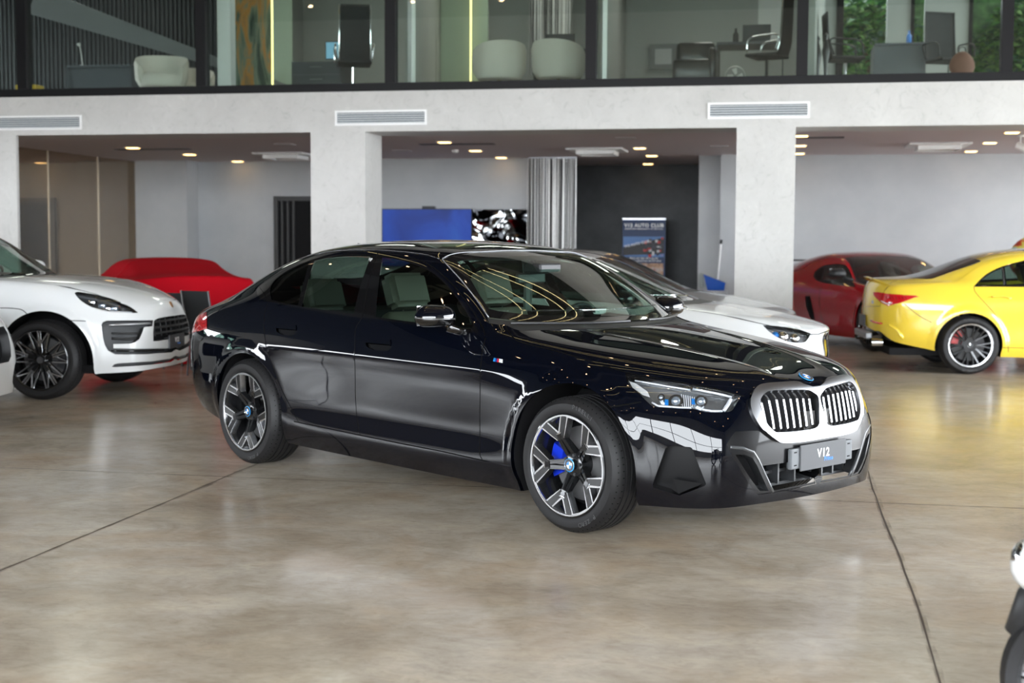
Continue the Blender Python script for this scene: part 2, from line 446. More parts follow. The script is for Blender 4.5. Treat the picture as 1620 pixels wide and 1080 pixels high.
# ------------------------------------------------------------------ the black saloon
HROT = HEAD-2.3842207; HM = Matrix.Translation((-.541, -.0, 0))
_c, _s = math.cos(HROT), math.sin(HROT)
HPOS = Vector((-(_c*4.923252-_s*-5.969392), -(_s*4.923252+_c*-5.969392), 0))
HX = Matrix.Translation(HPOS) @ Matrix.Rotation(HROT, 4, 'Z')
X = [-3.95, -3.75, -3.42, -3.1, -2.8, -2.45, -2.1, -1.75, -1.45, -1.15, -.92, -.70, -.48, -.1, .3, .60]
def srow(yk, zk):
    ys = K(yk, X); zs = K(zk, X); return [(x, y[0], z[0]) for x, y, z in zip(X, ys, zs)]
rows = [
 srow([(-3.95, .70), (-3.75, .785), (-3.4, .85), (-2.5, .875), (-.5, .875), (0, .87), (.3, .845), (.6, .775)], [(-3.95, .33), (-3.6, .275), (-3.2, .22), (-2.5, .18), (-.4, .165), (.1, .175), (.3, .19), (.6, .20)]),
 srow([(-3.95, .745), (-3.75, .83), (-3.4, .895), (-2.5, .925), (-.5, .925), (0, .92), (.3, .895), (.6, .80)], [(-3.95, .42), (-3.4, .38), (-2.5, .32), (-.4, .30), (.6, .30)]),
 srow([(-3.95, .765), (-3.75, .85), (-3.4, .912), (-3, .93), (-2.5, .915), (-1.8, .908), (-.8, .908), (-.3, .92), (0, .925), (.3, .90), (.6, .81)], [(-3.95, .55), (-2.5, .50), (-.4, .47), (.6, .43)]),
 srow([(-3.95, .77), (-3.75, .855), (-3.4, .918), (-3, .94), (-2.5, .93), (-1.8, .925), (-.8, .925), (-.3, .93), (0, .932), (.3, .90), (.6, .80)], [(-3.95, .71), (-2.5, .70), (-.4, .66), (.3, .61), (.6, .565)]),
 srow([(-3.95, .755), (-3.75, .835), (-3.4, .90), (-3, .925), (-2.5, .925), (-1.8, .92), (-.8, .915), (-.3, .91), (0, .90), (.3, .865), (.6, .765)], [(-3.95, .85), (-3.4, .865), (-2.5, .865), (-1.5, .85), (-.7, .83), (0, .785), (.3, .735), (.6, .68)]),
 # belt / fender top
 list(zip(X, [.705, .775, .828, .848, .855, .852, .85, .85, .85, .848, .846, .842, .835, .815, .765, .68], [.955, .985, 1.025, 1.055, 1.068, 1.055, 1.038, 1.026, 1.015, 1.0, .985, .968, .948, .91, .855, .79])),
 list(zip([-3.98, -3.78, -3.48, -3.17, -2.86, -2.48, -2.12, -1.78, -1.48, -1.20, -.97, -.74, -.50, -.1, .32, .68],
          [.62, .68, .735, .742, .742, .742, .742, .745, .75, .76, .775, .785, .775, .71, .62, .53],
          [.985, 1.025, 1.075, 1.145, 1.215, 1.245, 1.25, 1.242, 1.228, 1.19, 1.115, 1.02, .985, .948, .90, .83])),
 list(zip([-4.05, -3.86, -3.58, -3.28, -2.95, -2.56, -2.2, -1.84, -1.56, -1.31, -1.02, -.73, -.46, -.08, .36, .75],
          [.43, .52, .59, .61, .605, .61, .62, .625, .622, .625, .665, .725, .66, .53, .43, .34],
          [1.015, 1.06, 1.125, 1.235, 1.345, 1.415, 1.44, 1.438, 1.422, 1.385, 1.245, 1.055, 1.003, .965, .912, .83])),
 list(zip([-4.09, -3.90, -3.62, -3.31, -2.97, -2.6, -2.2, -1.85, -1.56, -1.29, -.90, -.52, -.32, 0.0, .42, .79],
          [.22, .28, .31, .32, .32, .32, .33, .33, .33, .33, .345, .37, .33, .27, .22, .17],
          [1.035, 1.085, 1.15, 1.27, 1.385, 1.46, 1.487, 1.487, 1.468, 1.415, 1.235, 1.05, 1.015, .975, .907, .82])),
 list(zip([-4.11, -3.91, -3.63, -3.32, -2.98, -2.6, -2.2, -1.85, -1.56, -1.28, -.87, -.46, -.27, .02, .43, .80],
          [0]*16,
          [1.04, 1.09, 1.155, 1.275, 1.395, 1.472, 1.50, 1.50, 1.482, 1.427, 1.24, 1.055, 1.02, .978, .905, .812])),
]
front = [
 [(.77, .64, .205), (.835, .44, .21), (.865, .22, .21), (.875, 0, .21)],
 [(.785, .65, .30), (.85, .45, .30), (.885, .23, .30), (.895, 0, .30)],
 [(.79, .66, .43), (.86, .45, .43), (.895, .23, .43), (.905, 0, .43)],
 [(.78, .64, .565), (.855, .45, .565), (.89, .23, .565), (.90, 0, .565)],
 [(.745, .59, .70), (.825, .40, .71), (.86, .20, .71), (.87, 0, .705)],
]
rear = [
 [(-4.02, .57, .34), (-4.09, .38, .34), (-4.13, .19, .34), (-4.14, 0, .34)],
 [(-4.06, .60, .42), (-4.13, .40, .42), (-4.17, .2, .42), (-4.18, 0, .42)],
 [(-4.075, .61, .55), (-4.14, .41, .55), (-4.18, .21, .55), (-4.19, 0, .55)],
 [(-4.075, .61, .70), (-4.14, .41, .70), (-4.18, .21, .70), (-4.19, 0, .70)],
 [(-4.05, .60, .87), (-4.12, .40, .88), (-4.16, .2, .89), (-4.17, 0, .89)],
]
HS = Shell(rows, front, rear, HX)
def PXC(S, pts, n=4, smooth=True):
    q = catmull(pts, n) if smooth else dens(pts, n)
    return [S.px(a, b) for a, b in q]
def SDC(S, pts, n=4, smooth=True):
    q = catmull(pts, n) if smooth else dens(pts, n)
    return [S.side(a, b) for a, b in q]
def FPC(S, pts, n=4, smooth=True, rear=False):
    q = catmull(pts, n) if smooth else dens(pts, n)
    return [S.frontp(a, b, rear) for a, b in q]
def arch(S, xc, zc, r, zlow, n=40, ry=None):
    """wheel opening: circle above zlow then straight down past the sill"""
    ry = ry or r
    a0 = math.asin(max(-1, (zlow-zc)/ry)); pts = []
    for i in range(n+1):
        a = PI-a0+(a0*2-PI)*i/n
        pts.append((xc+r*math.cos(a), zc+ry*math.sin(a)))
    c = [S.side(x, z) for x, z in pts]
    poly = [(c[0][0], -.3)]+[(c[0][0], c[0][1]*k) for k in (.0, .33, .66)]+c+[(c[-1][0], c[-1][1]*k) for k in (.66, .33, .0)]+[(c[-1][0], -.3)]
    return poly, c
def flare(cs, r, amp, w=.085):
    def f(P):
        d = np.zeros(len(P))
        for cx, cz in cs:
            rho = np.hypot(P[:, 0]-cx, P[:, 2]-cz); t = np.clip((r+w-rho)/w, 0, 1); t = t*t*(3-2*t)
            low = np.clip((P[:, 2]-.12)/.25, 0, 1); sidey = np.clip((-P[:, 1]-.70)/.12, 0, 1)
            d += amp*t*np.maximum(low, .35)*sidey*(rho > r*.5)
        return d
    return f
def strip(name, A, B, m, parent, both=True, smooth=True):
    """ribbon between two point rows (right side), mirrored when both"""
    vs = []; fs = []
    for sg in ((1, -1) if both else (1,)):
        b = len(vs); n = len(A)
        vs += [(p[0], p[1]*sg, p[2]) for p in A]+[(p[0], p[1]*sg, p[2]) for p in B]
        fs += [(b+i, b+i+1, b+n+i+1, b+n+i) if sg > 0 else (b+n+i, b+n+i+1, b+i+1, b+i) for i in range(n-1)]
    me = bpy.data.meshes.new(name); me.from_pydata(vs, [], fs); me.update()
    return link(name, me, m, parent, smooth)
def surf(S, curve, off=0.):
    P, N = S.ev(curve); return P+N*off
def mirr(P): return [(p[0], -p[1], p[2]) for p in P]

# materials
paint_black = mat('black_blue_car_paint', (.0012, .0019, .0046), .5, coat=1., coatr=.008, spec=.0)
gloss_black = mat('gloss_black_trim', (.004, .004, .0045), .06, coat=1., coatr=.01, spec=.5)
gap_black = mat('shut_line_black', (.002, .002, .002), .7, spec=.1)
satin_black = mat('satin_black_plastic', (.02, .021, .023), .45)
matt_black = mat('matt_black', (.008, .008, .009), .8, spec=.2)
satin_silver = mat('satin_silver', (.31, .315, .33), .30, 1.)
chrome = mat('chrome', (.85, .86, .88), .06, 1.)
rubber = mat('tyre_rubber', (.012, .012, .013), .55, spec=.4)
side_glass = thin_glass('green_tinted_side_glass', (.38, .49, .44), 1.4)
screen_glass = thin_glass('green_tinted_windscreen', (.48, .64, .575), .95)
lens_glass = thin_glass('clear_lamp_lens', (.93, .95, .97), 1.0)
leather = mat('taupe_leather', (.19, .165, .135), .5)
dark_int = mat('dark_interior', (.010, .011, .012), .6, spec=.3)

HS.disp = [flare([(0, .352)], .415, .012), flare([(-2.995, .352)], .405, .012)]
def lowscoop(P):   # hollow along the lower doors
    x, y, z = P[:, 0], -P[:, 1], P[:, 2]
    a = np.clip((x+2.7)/.5, 0, 1)*np.clip((-.35-x)/.4, 0, 1)
    return -.009*a*np.exp(-((z-.43)/.085)**2)*(y > .7) + .004*np.exp(-((z-.80)/.03)**2)*np.clip((x+3.2)/.5, 0, 1)*np.clip((-.2-x)/.5, 0, 1)*(y > .7)
HS.disp.append(lowscoop)
def hoodcrease(P):  # raised power lines on the bonnet
    x, y, z = P[:, 0], np.abs(P[:, 1]), P[:, 2]
    a = np.clip((x+.45)/.3, 0, 1)*np.clip((.80-x)/.1, 0, 1)
    yc = .47-.25*np.clip((x+.4)/1.2, 0, 1)
    return a*(.010/(1+np.exp(-(y-yc)/.012))*np.exp(-np.clip(y-yc, 0, 9)/.12))*(z > .7)
HS.disp.append(hoodcrease)
S = HS
hood_seam = PXC(S, [(800.6, 514), (801.9, 520.7), (809.6, 531), (825, 541.5), (887, 557), (988.5, 588), (1050, 599.7), (1100, 608.5), (1140, 617), (1173, 626), (1186, 626)])
hood_front = PXC(S, [(1186, 626), (1193, 615), (1205.5, 608.5), (1230, 606), (1257.4, 605.5), (1268, 607.5), (1281, 612)])
hood = [(11.72, 9.3), (11.72, 8.0), (11.62, 7.2), (11.5, 6.6)]+hood_seam+hood_front[1:]+[(19.3, hood_front[-1][1]), (19.3, 5.3), (15.2, 5.3), (15.2, 9.3)]
cowl = [(10.7, 9.3), (11.9, 9.3), (11.9, 8), (11.75, 6.7), hood_seam[0], (11.0, 6.35), (10.75, 6.7)]
ws_out = [(8.88, 9.3), (8.87, 8), (8.86, 7.02)]+PXC(S, [(700, 411), (712, 424), (730, 444), (752, 472), (773, 502)])+[(11.12, 7.3), (11.2, 8.2), (11.22, 9.3)]
ws_in = [(9.12, 9.3), (9.12, 8), (9.14, 7.22), (9.6, 7.12), (10.2, 6.98), (10.62, 6.93), (10.72, 7.1), (10.86, 7.6), (10.95, 8.3), (10.97, 9.3)]
ws_edge = ws_out[1:-3]
roofp = [(4.72, 9.3), (4.72, 8), (4.78, 7.1), (5, 7.04), (6, 7.04), (7, 7.04), (8, 7.04), (8.6, 7.04), (8.87, 7.02), (8.87, 8), (8.88, 9.3)]
sunr = [(5.6, 9.3), (5.6, 7.65), (5.7, 7.45), (6, 7.42), (7, 7.4), (8.2, 7.4), (8.45, 7.45), (8.55, 7.7), (8.55, 9.3)]
back_out = [(2.3, 9.3), (2.35, 8), (2.6, 7.35), (3, 7.18), (4, 7.12), (4.6, 7.15), (4.72, 7.4), (4.72, 9.3)]
back_in = [(2.5, 9.3), (2.55, 8), (2.75, 7.5), (3.1, 7.32), (4, 7.27), (4.5, 7.3), (4.58, 7.5), (4.58, 9.3)]
dlo = PXC(S, [(406.7, 466), (409, 453.5), (440, 434.5), (466, 420.5), (491, 409), (520, 404.5), (556, 402), (586, 402.8), (605, 404.2), (643, 411.7), (664, 418.5), (684, 428), (698, 439), (711, 453), (733, 482), (757, 524)])\
    + PXC(S, [(757, 526.5), (700, 518.5), (643, 511.8), (593, 504.5), (556, 501), (473, 487), (429, 478), (412, 473)])
gq = PXC(S, [(429.5, 474), (427.5, 460), (431, 449), (442, 437.5), (465, 424.5), (490, 413.3)], 3)+PXC(S, [(490, 413.3), (485, 430), (478, 455), (471.5, 483)], 3)+PXC(S, [(471.5, 483), (450, 479.2), (429.5, 474)], 3)
gr = PXC(S, [(498, 412), (520, 408), (556, 405.4), (585.8, 406)], 3)+PXC(S, [(585.8, 406), (580.8, 420), (570.8, 450), (564, 475), (560, 496)], 3)+PXC(S, [(560, 496), (520, 491), (477.5, 485)], 3)+PXC(S, [(477.5, 485), (485, 455), (491.5, 430), (498, 412)], 3)
gf = PXC(S, [(605, 407.5), (625, 410), (643.3, 414.7), (664, 421.7), (683.3, 431.2), (697, 442), (708.3, 453.5), (722, 471), (735, 490), (748, 514)], 3)+PXC(S, [(748, 514), (742, 519.5), (700, 514.5), (643, 508), (594, 501.2)], 3)+PXC(S, [(594, 501.2), (597, 470), (601, 435), (605, 407.5)], 3)
seamB = PXC(S, [(598, 399), (596.7, 403), (584, 441.7), (575, 493), (571, 505), (562.5, 520), (561.4, 550), (562, 600), (562.6, 658.5), (569, 687)])
seamR = PXC(S, [(424.7, 477), (420, 490), (418, 500), (417.5, 520), (421, 545), (425, 560), (435.6, 588.5), (451, 627), (471.9, 668)])
seamF = PXC(S, [(768, 534), (763, 557), (760, 593), (759.5, 630), (757.8, 709.6), (763, 727.8)])
cant = PXC(S, [(409, 452), (440, 430), (466, 416), (491, 404.5), (520, 399.5), (556, 397.5), (598, 399), (650, 407.5), (683, 421.5), (715, 449), (740, 480), (762, 515), (768, 534)])
botm = PXC(S, [(440, 661), (471.9, 668), (567.8, 688), (640, 702.5), (700, 714), (763, 728), (812, 738)], 4, False)
jB = min(range(len(cant)), key=lambda i: abs(cant[i][0]-seamB[0][0]))
def upto(c, s): return [p for p in c if p[0] <= s+1e-9]
def frm(c, s): return [p for p in c if p[0] >= s-1e-9]
b1 = [p for p in botm if seamR[-1][0] < p[0] < seamB[-1][0]]; b2 = [p for p in botm if seamB[-1][0] < p[0] < seamF[-1][0]]
rdoor = cant[:jB]+seamB+b1[::-1]+seamR[::-1]
fdoor = seamB[::-1]+cant[jB+1:]+seamF+b2[::-1]
skirt = [(p[0], -.3) for p in (botm[0], botm[-1])][::-1]; skirt = botm+skirt
archF, acF = arch(S, 0.01, .352, .418, .22); archR, acR = arch(S, -2.965, .345, .402, .25)
bump_seam = PXC(S, [(1022, 634), (990, 640), (962, 646), (950, 652)])
bumper = [(19.3, 5.3), (15.0, 5.0), (14.2, 4.9), (13.95, 4.75)]+bump_seam+[(bump_seam[-1][0], 2.4), (13.3, -.3), (19.3, -.3)]
fender = seamF[::-1]+[(10.9, 6.2)]+hood_seam[:-8]+[(14.4, 4.9), (14.6, 4.4)]+bump_seam+[(bump_seam[-1][0], 2.4), (13.3, 1.3)]+botm[::-1][:1]+b2[-1:]
lamp = PXC(S, [(989.3, 590.5), (1040, 600.5), (1093, 608.5), (1140, 618), (1172.3, 626.5)], 4)+PXC(S, [(1165, 638.5), (1156.7, 650), (1140, 652), (1116.7, 651.9), (1100, 647), (1070, 645.7), (1036.7, 643.3), (1026, 637), (1016.7, 628.3), (993.3, 606.7)], 4)
kout = PXC(S, [(1188, 624.5), (1193, 616), (1200.4, 610.5), (1212, 608), (1235, 606.5), (1258, 605.5), (1270, 609.5), (1283, 613)], 5)
kout2 = PXC(S, [(1291, 694.5), (1262, 699), (1233, 699.5), (1215, 689), (1200.4, 674.7), (1189, 655), (1185.5, 640), (1186, 630)], 5)
ktop, kbot = kout[-1], kout2[0]
kid_out = kout+[(19.3, ktop[1]), (19.3, kbot[1])]+kout2
kin_px = [(1200.6, 634), (1204, 627), (1210.6, 621.3), (1221, 618.9), (1250, 617.6), (1274, 617.6), (1284, 621.5), (1291.5, 629), (1292.5, 650), (1290.5, 674.5), (1262, 681.5), (1232, 683.8), (1222.8, 682.5), (1212, 672), (1206.5, 661), (1201, 645)]
kid_in = [S.px(a, b) for a, b in catmull(kin_px, 4, True)]
glossm = PXC(S, [(1149.5, 703), (1156, 692), (1163.3, 682.7), (1185, 681), (1206.7, 680.7)], 3, False)+PXC(S, [(1218, 690), (1236, 701), (1262, 700), (1291, 696)], 3)+[(19.3, kbot[1])]
lip_c = S.frontp(0, .305)
glossb = [(19.3, lip_c[1])]+PXC(S, [(1301, 763), (1262, 772), (1225, 779), (1200, 782.5), (1191.5, 775.6), (1170, 740), (1149.5, 704.5)], 4, False)
gloss = glossm+glossb
int_top = S.frontp(0, .40)[1]
intake = PXC(S, [(1203, 737), (1247, 731), (1290, 724)], 4, False)+[(19.3, int_top), (19.3, lip_c[1]+.12)]+PXC(S, [(1298, 760), (1262, 768.5), (1233, 774.5), (1222, 776)], 4, False)
pocket = PXC(S, [(1164, 719), (1180, 719.5), (1191.5, 724.6), (1199, 737), (1217, 777), (1203, 777), (1188, 757)], 3, False)
vent = PXC(S, [(1052.6, 709), (1060, 704.5), (1092, 707), (1095, 709), (1117, 765), (1115, 768.5), (1074.8, 783.5), (1034, 771.5), (1032.5, 766)], 4, False)
hr = lambda x0, y0, x1, y1, k: PXC(S, [(x0+3, y0), (x1-4, y0+k), (x1, y0+k+4), (x1-1.5, y1+k-5), (x1-8, y1+k), (x0+9, y1), (x0+1, y1-5), (x0, y0+5)], 3)
h1o = hr(436.5, 511, 469, 529, 2); h2o = hr(578.5, 532.5, 618.5, 552, 3.5)
h1i = PXC(S, [(437, 519), (468.5, 522), (467, 528), (460, 530.5), (446, 529), (438, 524)], 3); h2i = PXC(S, [(579, 542), (618, 546), (616, 552), (609, 555), (590, 553), (581, 548)], 3)
tl = PXC(S, [(327.5, 494), (327.5, 505), (328, 520)], 3)+FPC(S, [(.70, .80), (.50, .845), (.30, .85)], 3, rear=True)+FPC(S, [(.30, .93), (.50, .935), (.66, .945)], 3, rear=True)
trunk = [(2.35, 9.3), (2.35, 8), (2.5, 7.4), (2.2, 7.1), (1, 6.6), (0.15, 6.15), (-1.3, 4.95), (-1.5, 4.5), (-1.8, 2.6), (-4.3, 2.6), (-4.3, 5.3), (-.2, 5.3), (-.2, 9.3)]
diff = [(-4.3, 1.6), (-2.0, 1.6), (-1.2, .9), (-.6, -.3), (-4.3, -.3)]
H = trim(S, [('body', None), ('fender', fender), ('trunk_lid', trunk), ('diffuser', diff), ('bumper', bumper), ('hood', hood), ('cowl', cowl), ('windscreen_surround', ws_out), ('windscreen', ws_in),
             ('roof', roofp), ('sunroof', sunr), ('backlight_surround', back_out), ('rear_window', back_in),
             ('rear_door', rdoor), ('front_door', fdoor), ('side_skirt', skirt), ('window_trim', dlo), ('quarter_glass', gq), ('rear_glass', gr), ('front_glass', gf),
             ('tail', tl), ('lamp', lamp), ('kid', kid_out), ('kid_in', kid_in), ('gloss', gloss), ('intake', intake), ('pocket', pocket), ('vent', vent),
             ('handle_r', h1o), ('recess_r', h1i), ('handle_f', h2o), ('recess_f', h2i), ('void', archF), ('void', archR)],
         seams=[hood_seam[:-3], seamB, seamR, seamF, cant[2:-1], botm[3:-3], bump_seam[1:-1]], ds=12, dt=8)
car = thing('executive_saloon', 'black saloon car with twin kidney grille and V12 plate in the middle of the floor', 'car', HPOS, HROT)
def hp(names, objname, m, **k): return panel(H, names, objname, m, car, gapmat=k.pop('gapmat', gap_black), **k)
hp('body', 'body_shell', paint_black, both=True)
hp('hood', 'bonnet', paint_black, both=True); hp('trunk_lid', 'trunk_lid', paint_black, both=True); hp('roof', 'roof', paint_black, both=True)
hp('diffuser', 'rear_diffuser', satin_black, both=True)
bump = hp('bumper', 'front_bumper', paint_black, both=True)
hp('cowl', 'cowl_panel', satin_black, both=True, off=-.006)
wss = hp('windscreen_surround', 'windscreen_border', gloss_black, both=True); ws = hp('windscreen', 'windscreen', screen_glass, both=True)
hp('sunroof', 'sunroof', gloss_black, both=True); hp(['backlight_surround'], 'rear_window_border', gloss_black, both=True); hp('rear_window', 'rear_window', side_glass, both=True)
DO = {}
for sg in (-1, 1):
    hp('fender', 'fender', paint_black, side=sg)
    d1 = hp('rear_door', 'rear_door', paint_black, side=sg); d2 = hp('front_door', 'front_door', paint_black, side=sg); DO[sg] = (d1, d2)
    hp('side_skirt', 'side_skirt', paint_black, side=sg); hp('window_trim', 'window_trim', gloss_black, side=sg)
    for nm, d in (('quarter_glass', None), ('rear_glass', d1), ('front_glass', d2)):
        panel(H, nm, 'side_window', side_glass, car, side=sg, off=-.004)
    tail_red = mat('tail_lamp_red', (.45, .008, .012), .08, coat=1.)
    hp('tail', 'tail_lamp', tail_red, side=sg, off=.004)
    panel(H, 'handle_r', 'door_handle', paint_black, d1, side=sg, off=.006); panel(H, 'recess_r', 'handle_recess', gloss_black, d1, side=sg, off=-.012)
    panel(H, 'handle_f', 'door_handle', paint_black, d2, side=sg, off=.006); panel(H, 'recess_f', 'handle_recess', gloss_black, d2, side=sg, off=-.012)
# wheel arch returns and wells
for ac, xc in ((acF, .01), (acR, -2.965)):
    c = [(ac[0][0], ac[0][1]*k) for k in (0., .5)]+list(ac)+[(ac[-1][0], ac[-1][1]*k) for k in (.5, 0.)]
    A = surf(S, c); B = A.copy(); B[:, 1] += .035; Cc = A.copy(); Cc[:, 1] += .40
    d = np.stack([A[:, 0]-xc, A[:, 2]-.352], 1); d /= np.linalg.norm(d, axis=1)[:, None]+1e-9; B[:, 0] += d[:, 0]*.012; B[:, 2] += d[:, 1]*.012; Cc[:, 0] += d[:, 0]*.02; Cc[:, 2] += d[:, 1]*.02
    
    for f_ in (lambda Q: Q, lambda Q: np.array(mirr(Q))): strip('arch_lip', f_(A), f_(B), paint_black, car, False); strip('arch_liner', f_(B), f_(Cc), matt_black, car, False)
# ------------------------------------------------------------------ wheels
def text_mesh(body, size, m, parent, name='lettering', M=None, depth=.0015, align='CENTER', bold=0., sx=1.):
    cu = bpy.data.curves.new('t', 'FONT'); cu.body = body; cu.size = size; cu.extrude = depth; cu.align_x = align; cu.align_y = 'CENTER'; cu.offset = bold; cu.space_character = 1.12
    o = bpy.data.objects.new('t', cu); COL.objects.link(o)
    me = bpy.data.meshes.new_from_object(o.evaluated_get(bpy.context.evaluated_depsgraph_get())); bpy.data.objects.remove(o)
    me.transform(Matrix.Diagonal((sx, 1, 1, 1)))
    if M is not None: me.transform(M)
    return link(name, me, m, parent)
def lm(Xa, Ya, Za, o):
    """matrix from three axes and an origin"""
    Xa, Ya, Za = Vector(Xa), Vector(Ya), Vector(Za); return Matrix(((Xa.x, Ya.x, Za.x, o[0]), (Xa.y, Ya.y, Za.y, o[1]), (Xa.z, Ya.z, Za.z, o[2]), (0, 0, 0, 1)))
spoke_dark = mat('dark_spoke_paint', (.022, .023, .025), .22, .6, coat=.6)
spoke_silver = mat('machined_silver', (.62, .63, .65), .24, 1.)
disc_m = mat('brake_disc', (.11, .11, .112), .55, .2)
slit_m = mat('tread_slit', (.004, .004, .004), .9, spec=.1)
tyre_letter = mat('tyre_lettering', (.06, .06, .062), .5)
def bar(mb, a0, r0, w0, a1, r1, w1, y0, y1, th, mi):
    """spoke bar in the wheel plane between polar points (degrees, radius); y is the outer face depth (negative = out)"""
    p = [Vector((r*math.cos(math.radians(a)), 0, r*math.sin(math.radians(a)))) for a, r in ((a0, r0), (a1, r1))]
    d = (p[1]-p[0]).normalized(); nrm = Vector((-d.z, 0, d.x)); vs = []
    for P, w, y in ((p[0], w0, y0), (p[1], w1, y1)):
        for s, dy, k in ((-1, 0, 1), (1, 0, 1), (1, th, 1.35), (-1, th, 1.35)): vs.append(P+nrm*(s*w*k/2)+Vector((0, y+dy, 0)))
    mb.add(vs, [(0, 1, 5, 4), (1, 2, 6, 5), (2, 3, 7, 6), (3, 0, 4, 7), (3, 2, 1, 0), (4, 5, 6, 7)], mi)
def make_wheel(R, Rr, W, style, parent, loc, side=-1, cap=None, caliper=None, spin=0., steer=0., cal_ang=200, lettering=None, tyre_n=72, rimcol=None):
    """child of a car; the wheel centre plane at loc, outer face towards side"""
    w = bpy.data.objects.new('wheel', None); COL.objects.link(w); w.parent = parent; w.location = loc; w.empty_display_size = .1
    w.rotation_euler = (0, 0, (0 if side < 0 else PI)+steer)
    h = W/2; sw = R-Rr
    prof = [(Rr-.012, h-.03), (Rr-.006, h-.012), (Rr+.006, h-.002), (Rr+sw*.35, h+.006), (Rr+sw*.62, h+.002), (R-.022, h-.012), (R-.008, h-.026), (R-.002, h-.045)]
    g = []
    for yy in (.058, .02):
        g += [(R, yy+.006), (R-.007, yy+.005), (R-.007, yy-.005), (R, yy-.006)]
    half = prof+g
    full = [(r, -y) for r, y in half]+[(r, y) for r, y in half[::-1]]
    t = MB(); t.lathe(full, tyre_n)
    # tread slits
    ns = 64
    for k in range(ns):
        a = 2*PI*k/ns; M = Matrix.Rotation(-a, 4, 'Y')
        for sg in (-1, 1):
            t.add([(R-.030, sg*(h-.012), -.0022), (R+.0006, sg*(h-.052), .006), (R+.0006, sg*(h-.052), .0105), (R-.030, sg*(h-.012), .0022),
                   (R-.012, sg*(h-.0205), .000), (R-.012, sg*(h-.0205), .005)], [(0, 4, 5, 3), (4, 1, 2, 5)], 1, M)
    ty = t.build('tyre', [rubber, slit_m], w, auto=35, fixn=False)
    if lettering:
        for wd, ac in lettering:
            r0 = Rr+sw*.52
            for i, chh in enumerate(wd):
                a = math.radians(ac-(i-(len(wd)-1)/2)*4.1)
                if chh == ' ': continue
                er = Vector((math.cos(a), 0, math.sin(a))); et = Vector((math.sin(a), 0, -math.cos(a)))
                M = lm(et, er, (0, -1, 0), er*r0+Vector((0, -h-.0055, 0)))
                text_mesh(chh, .032, tyre_letter, ty, 'lettering', M, .001)
    rr = rimcol or spoke_dark
    b = MB(); b.lathe([(Rr+.004, -h+.004), (Rr+.007, -h-.003), (Rr, -h-.006), (Rr-.008, -h+.0), (Rr-.016, -h+.02), (Rr-.028, -h+.06), (Rr-.036, 0), (Rr-.03, h-.03), (Rr, h-.01)], 64, 0)
    b.build('rim', [rr], w, auto=40, fixn=False)
    F0 = -h+.006
    if style == 'y5':
        q = MB(); b = MB(); b.lathe([(Rr-.001, F0-.008), (Rr-.0, F0-.0105), (Rr-.009, F0-.0105), (Rr-.011, F0-.006)], 72, 1)
        for k in range(5):
            a = spin+72*k
            # stem: two ribs converging on the hub
            for s in (-1, 1):
                bar(b, a+s*20, .055, .020, a+s*4.2, Rr*.60, .022, F0+.045, F0+.004, .03, 0)
                bar(b, a+s*23.5, .068, .0034, a+s*6.6, Rr*.585, .0036, F0+.040, F0+.001, .01, 0)
                # arms with machined edges
                bar(b, a+s*2.8, Rr*.585, .046, a+s*18.2, Rr-.004, .054, F0+.006, F0-.004, .035, 1)
                bar(b, a+s*2.8, Rr*.56, .030, a+s*18.2, Rr-.002, .037, F0+.0045, F0-.0062, .02, 0)
            bar(b, a, Rr*.53, .044, a, Rr*.66, .038, F0+.008, F0+.002, .03, 1)
            bar(b, a, Rr*.52, .034, a, Rr*.635, .026, F0+.0065, F0+.0005, .03, 0)
            bar(b, a, .05, .05, a, Rr*.5, .022, F0+.07, F0+.04, .02, 0)
            # closing silver edge of the big window between the Ys
            for s in (-1, 1):
                bar(b, a+s*36, Rr-.012, .005, a+s*22, Rr-.010, .005, F0-.008, F0-.008, .01, 1)
        b.build('spokes', [spoke_dark, spoke_silver], w, auto=30)
    elif style == 'lace':
        b = MB()
        for k in range(5):
            a = spin+72*k
            for s in (-1, 1):
                bar(b, a+s*9, .05, .020, a+s*2.6, Rr*.97, .014, F0+.03, F0-.004, .035, 0)
                bar(b, a+s*9, .06, .018, a+s*2.6, Rr*.97, .0125, F0+.029, F0-.0052, .004, 1)
                bar(b, a+s*36, .05, .018, a+s*22, Rr*.97, .012, F0+.03, F0-.004, .035, 0)
                bar(b, a+s*36, .06, .016, a+s*22, Rr*.97, .0125, F0+.029, F0-.0052, .004, 1)
                bar(b, a+s*4, Rr*.55, .012, a+s*19, Rr*.97, .012, F0+.012, F0-.004, .03, 0)
                bar(b, a+s*4, Rr*.55, .011, a+s*19, Rr*.97, .0125, F0+.0105, F0-.0052, .004, 1)
        b.build('spokes', [spoke_dark, spoke_silver], w, auto=30)
    elif style == 'cross10':
        b = MB(); b.lathe([(Rr+.002, F0-.008), (Rr-.004, F0-.012), (Rr-.020, F0-.009), (Rr-.024, F0+.004)], 72, 1)
        b.lathe([(0, F0+.02), (.075, F0+.02), (.078, F0+.035), (.078, F0+.06)], 32, 0)
        for k in range(5):
            a = spin+72*k
            for s in (-1, 1):
                bar(b, a+s*24, .066, .022, a+s*12.5, Rr*.95, .015, F0+.026, F0+.0, .035, 0)
                bar(b, a+s*14, .07, .02, a+s*28, Rr*.95, .012, F0+.030, F0+.0, .03, 0)
            bar(b, a-18, .085, .02, a+18, .085, .02, F0+.026, F0+.026, .03, 0)
        b.build('spokes', [spoke_dark, spoke_silver], w, auto=30)
    elif style == 'dark10':
        b = MB()
        for k in range(10): bar(b, spin+36*k, .05, .03, spin+36*k, Rr*.98, .018, F0+.02, F0, .03, 0)
        b.build('spokes', [spoke_dark, spoke_silver], w, auto=30)
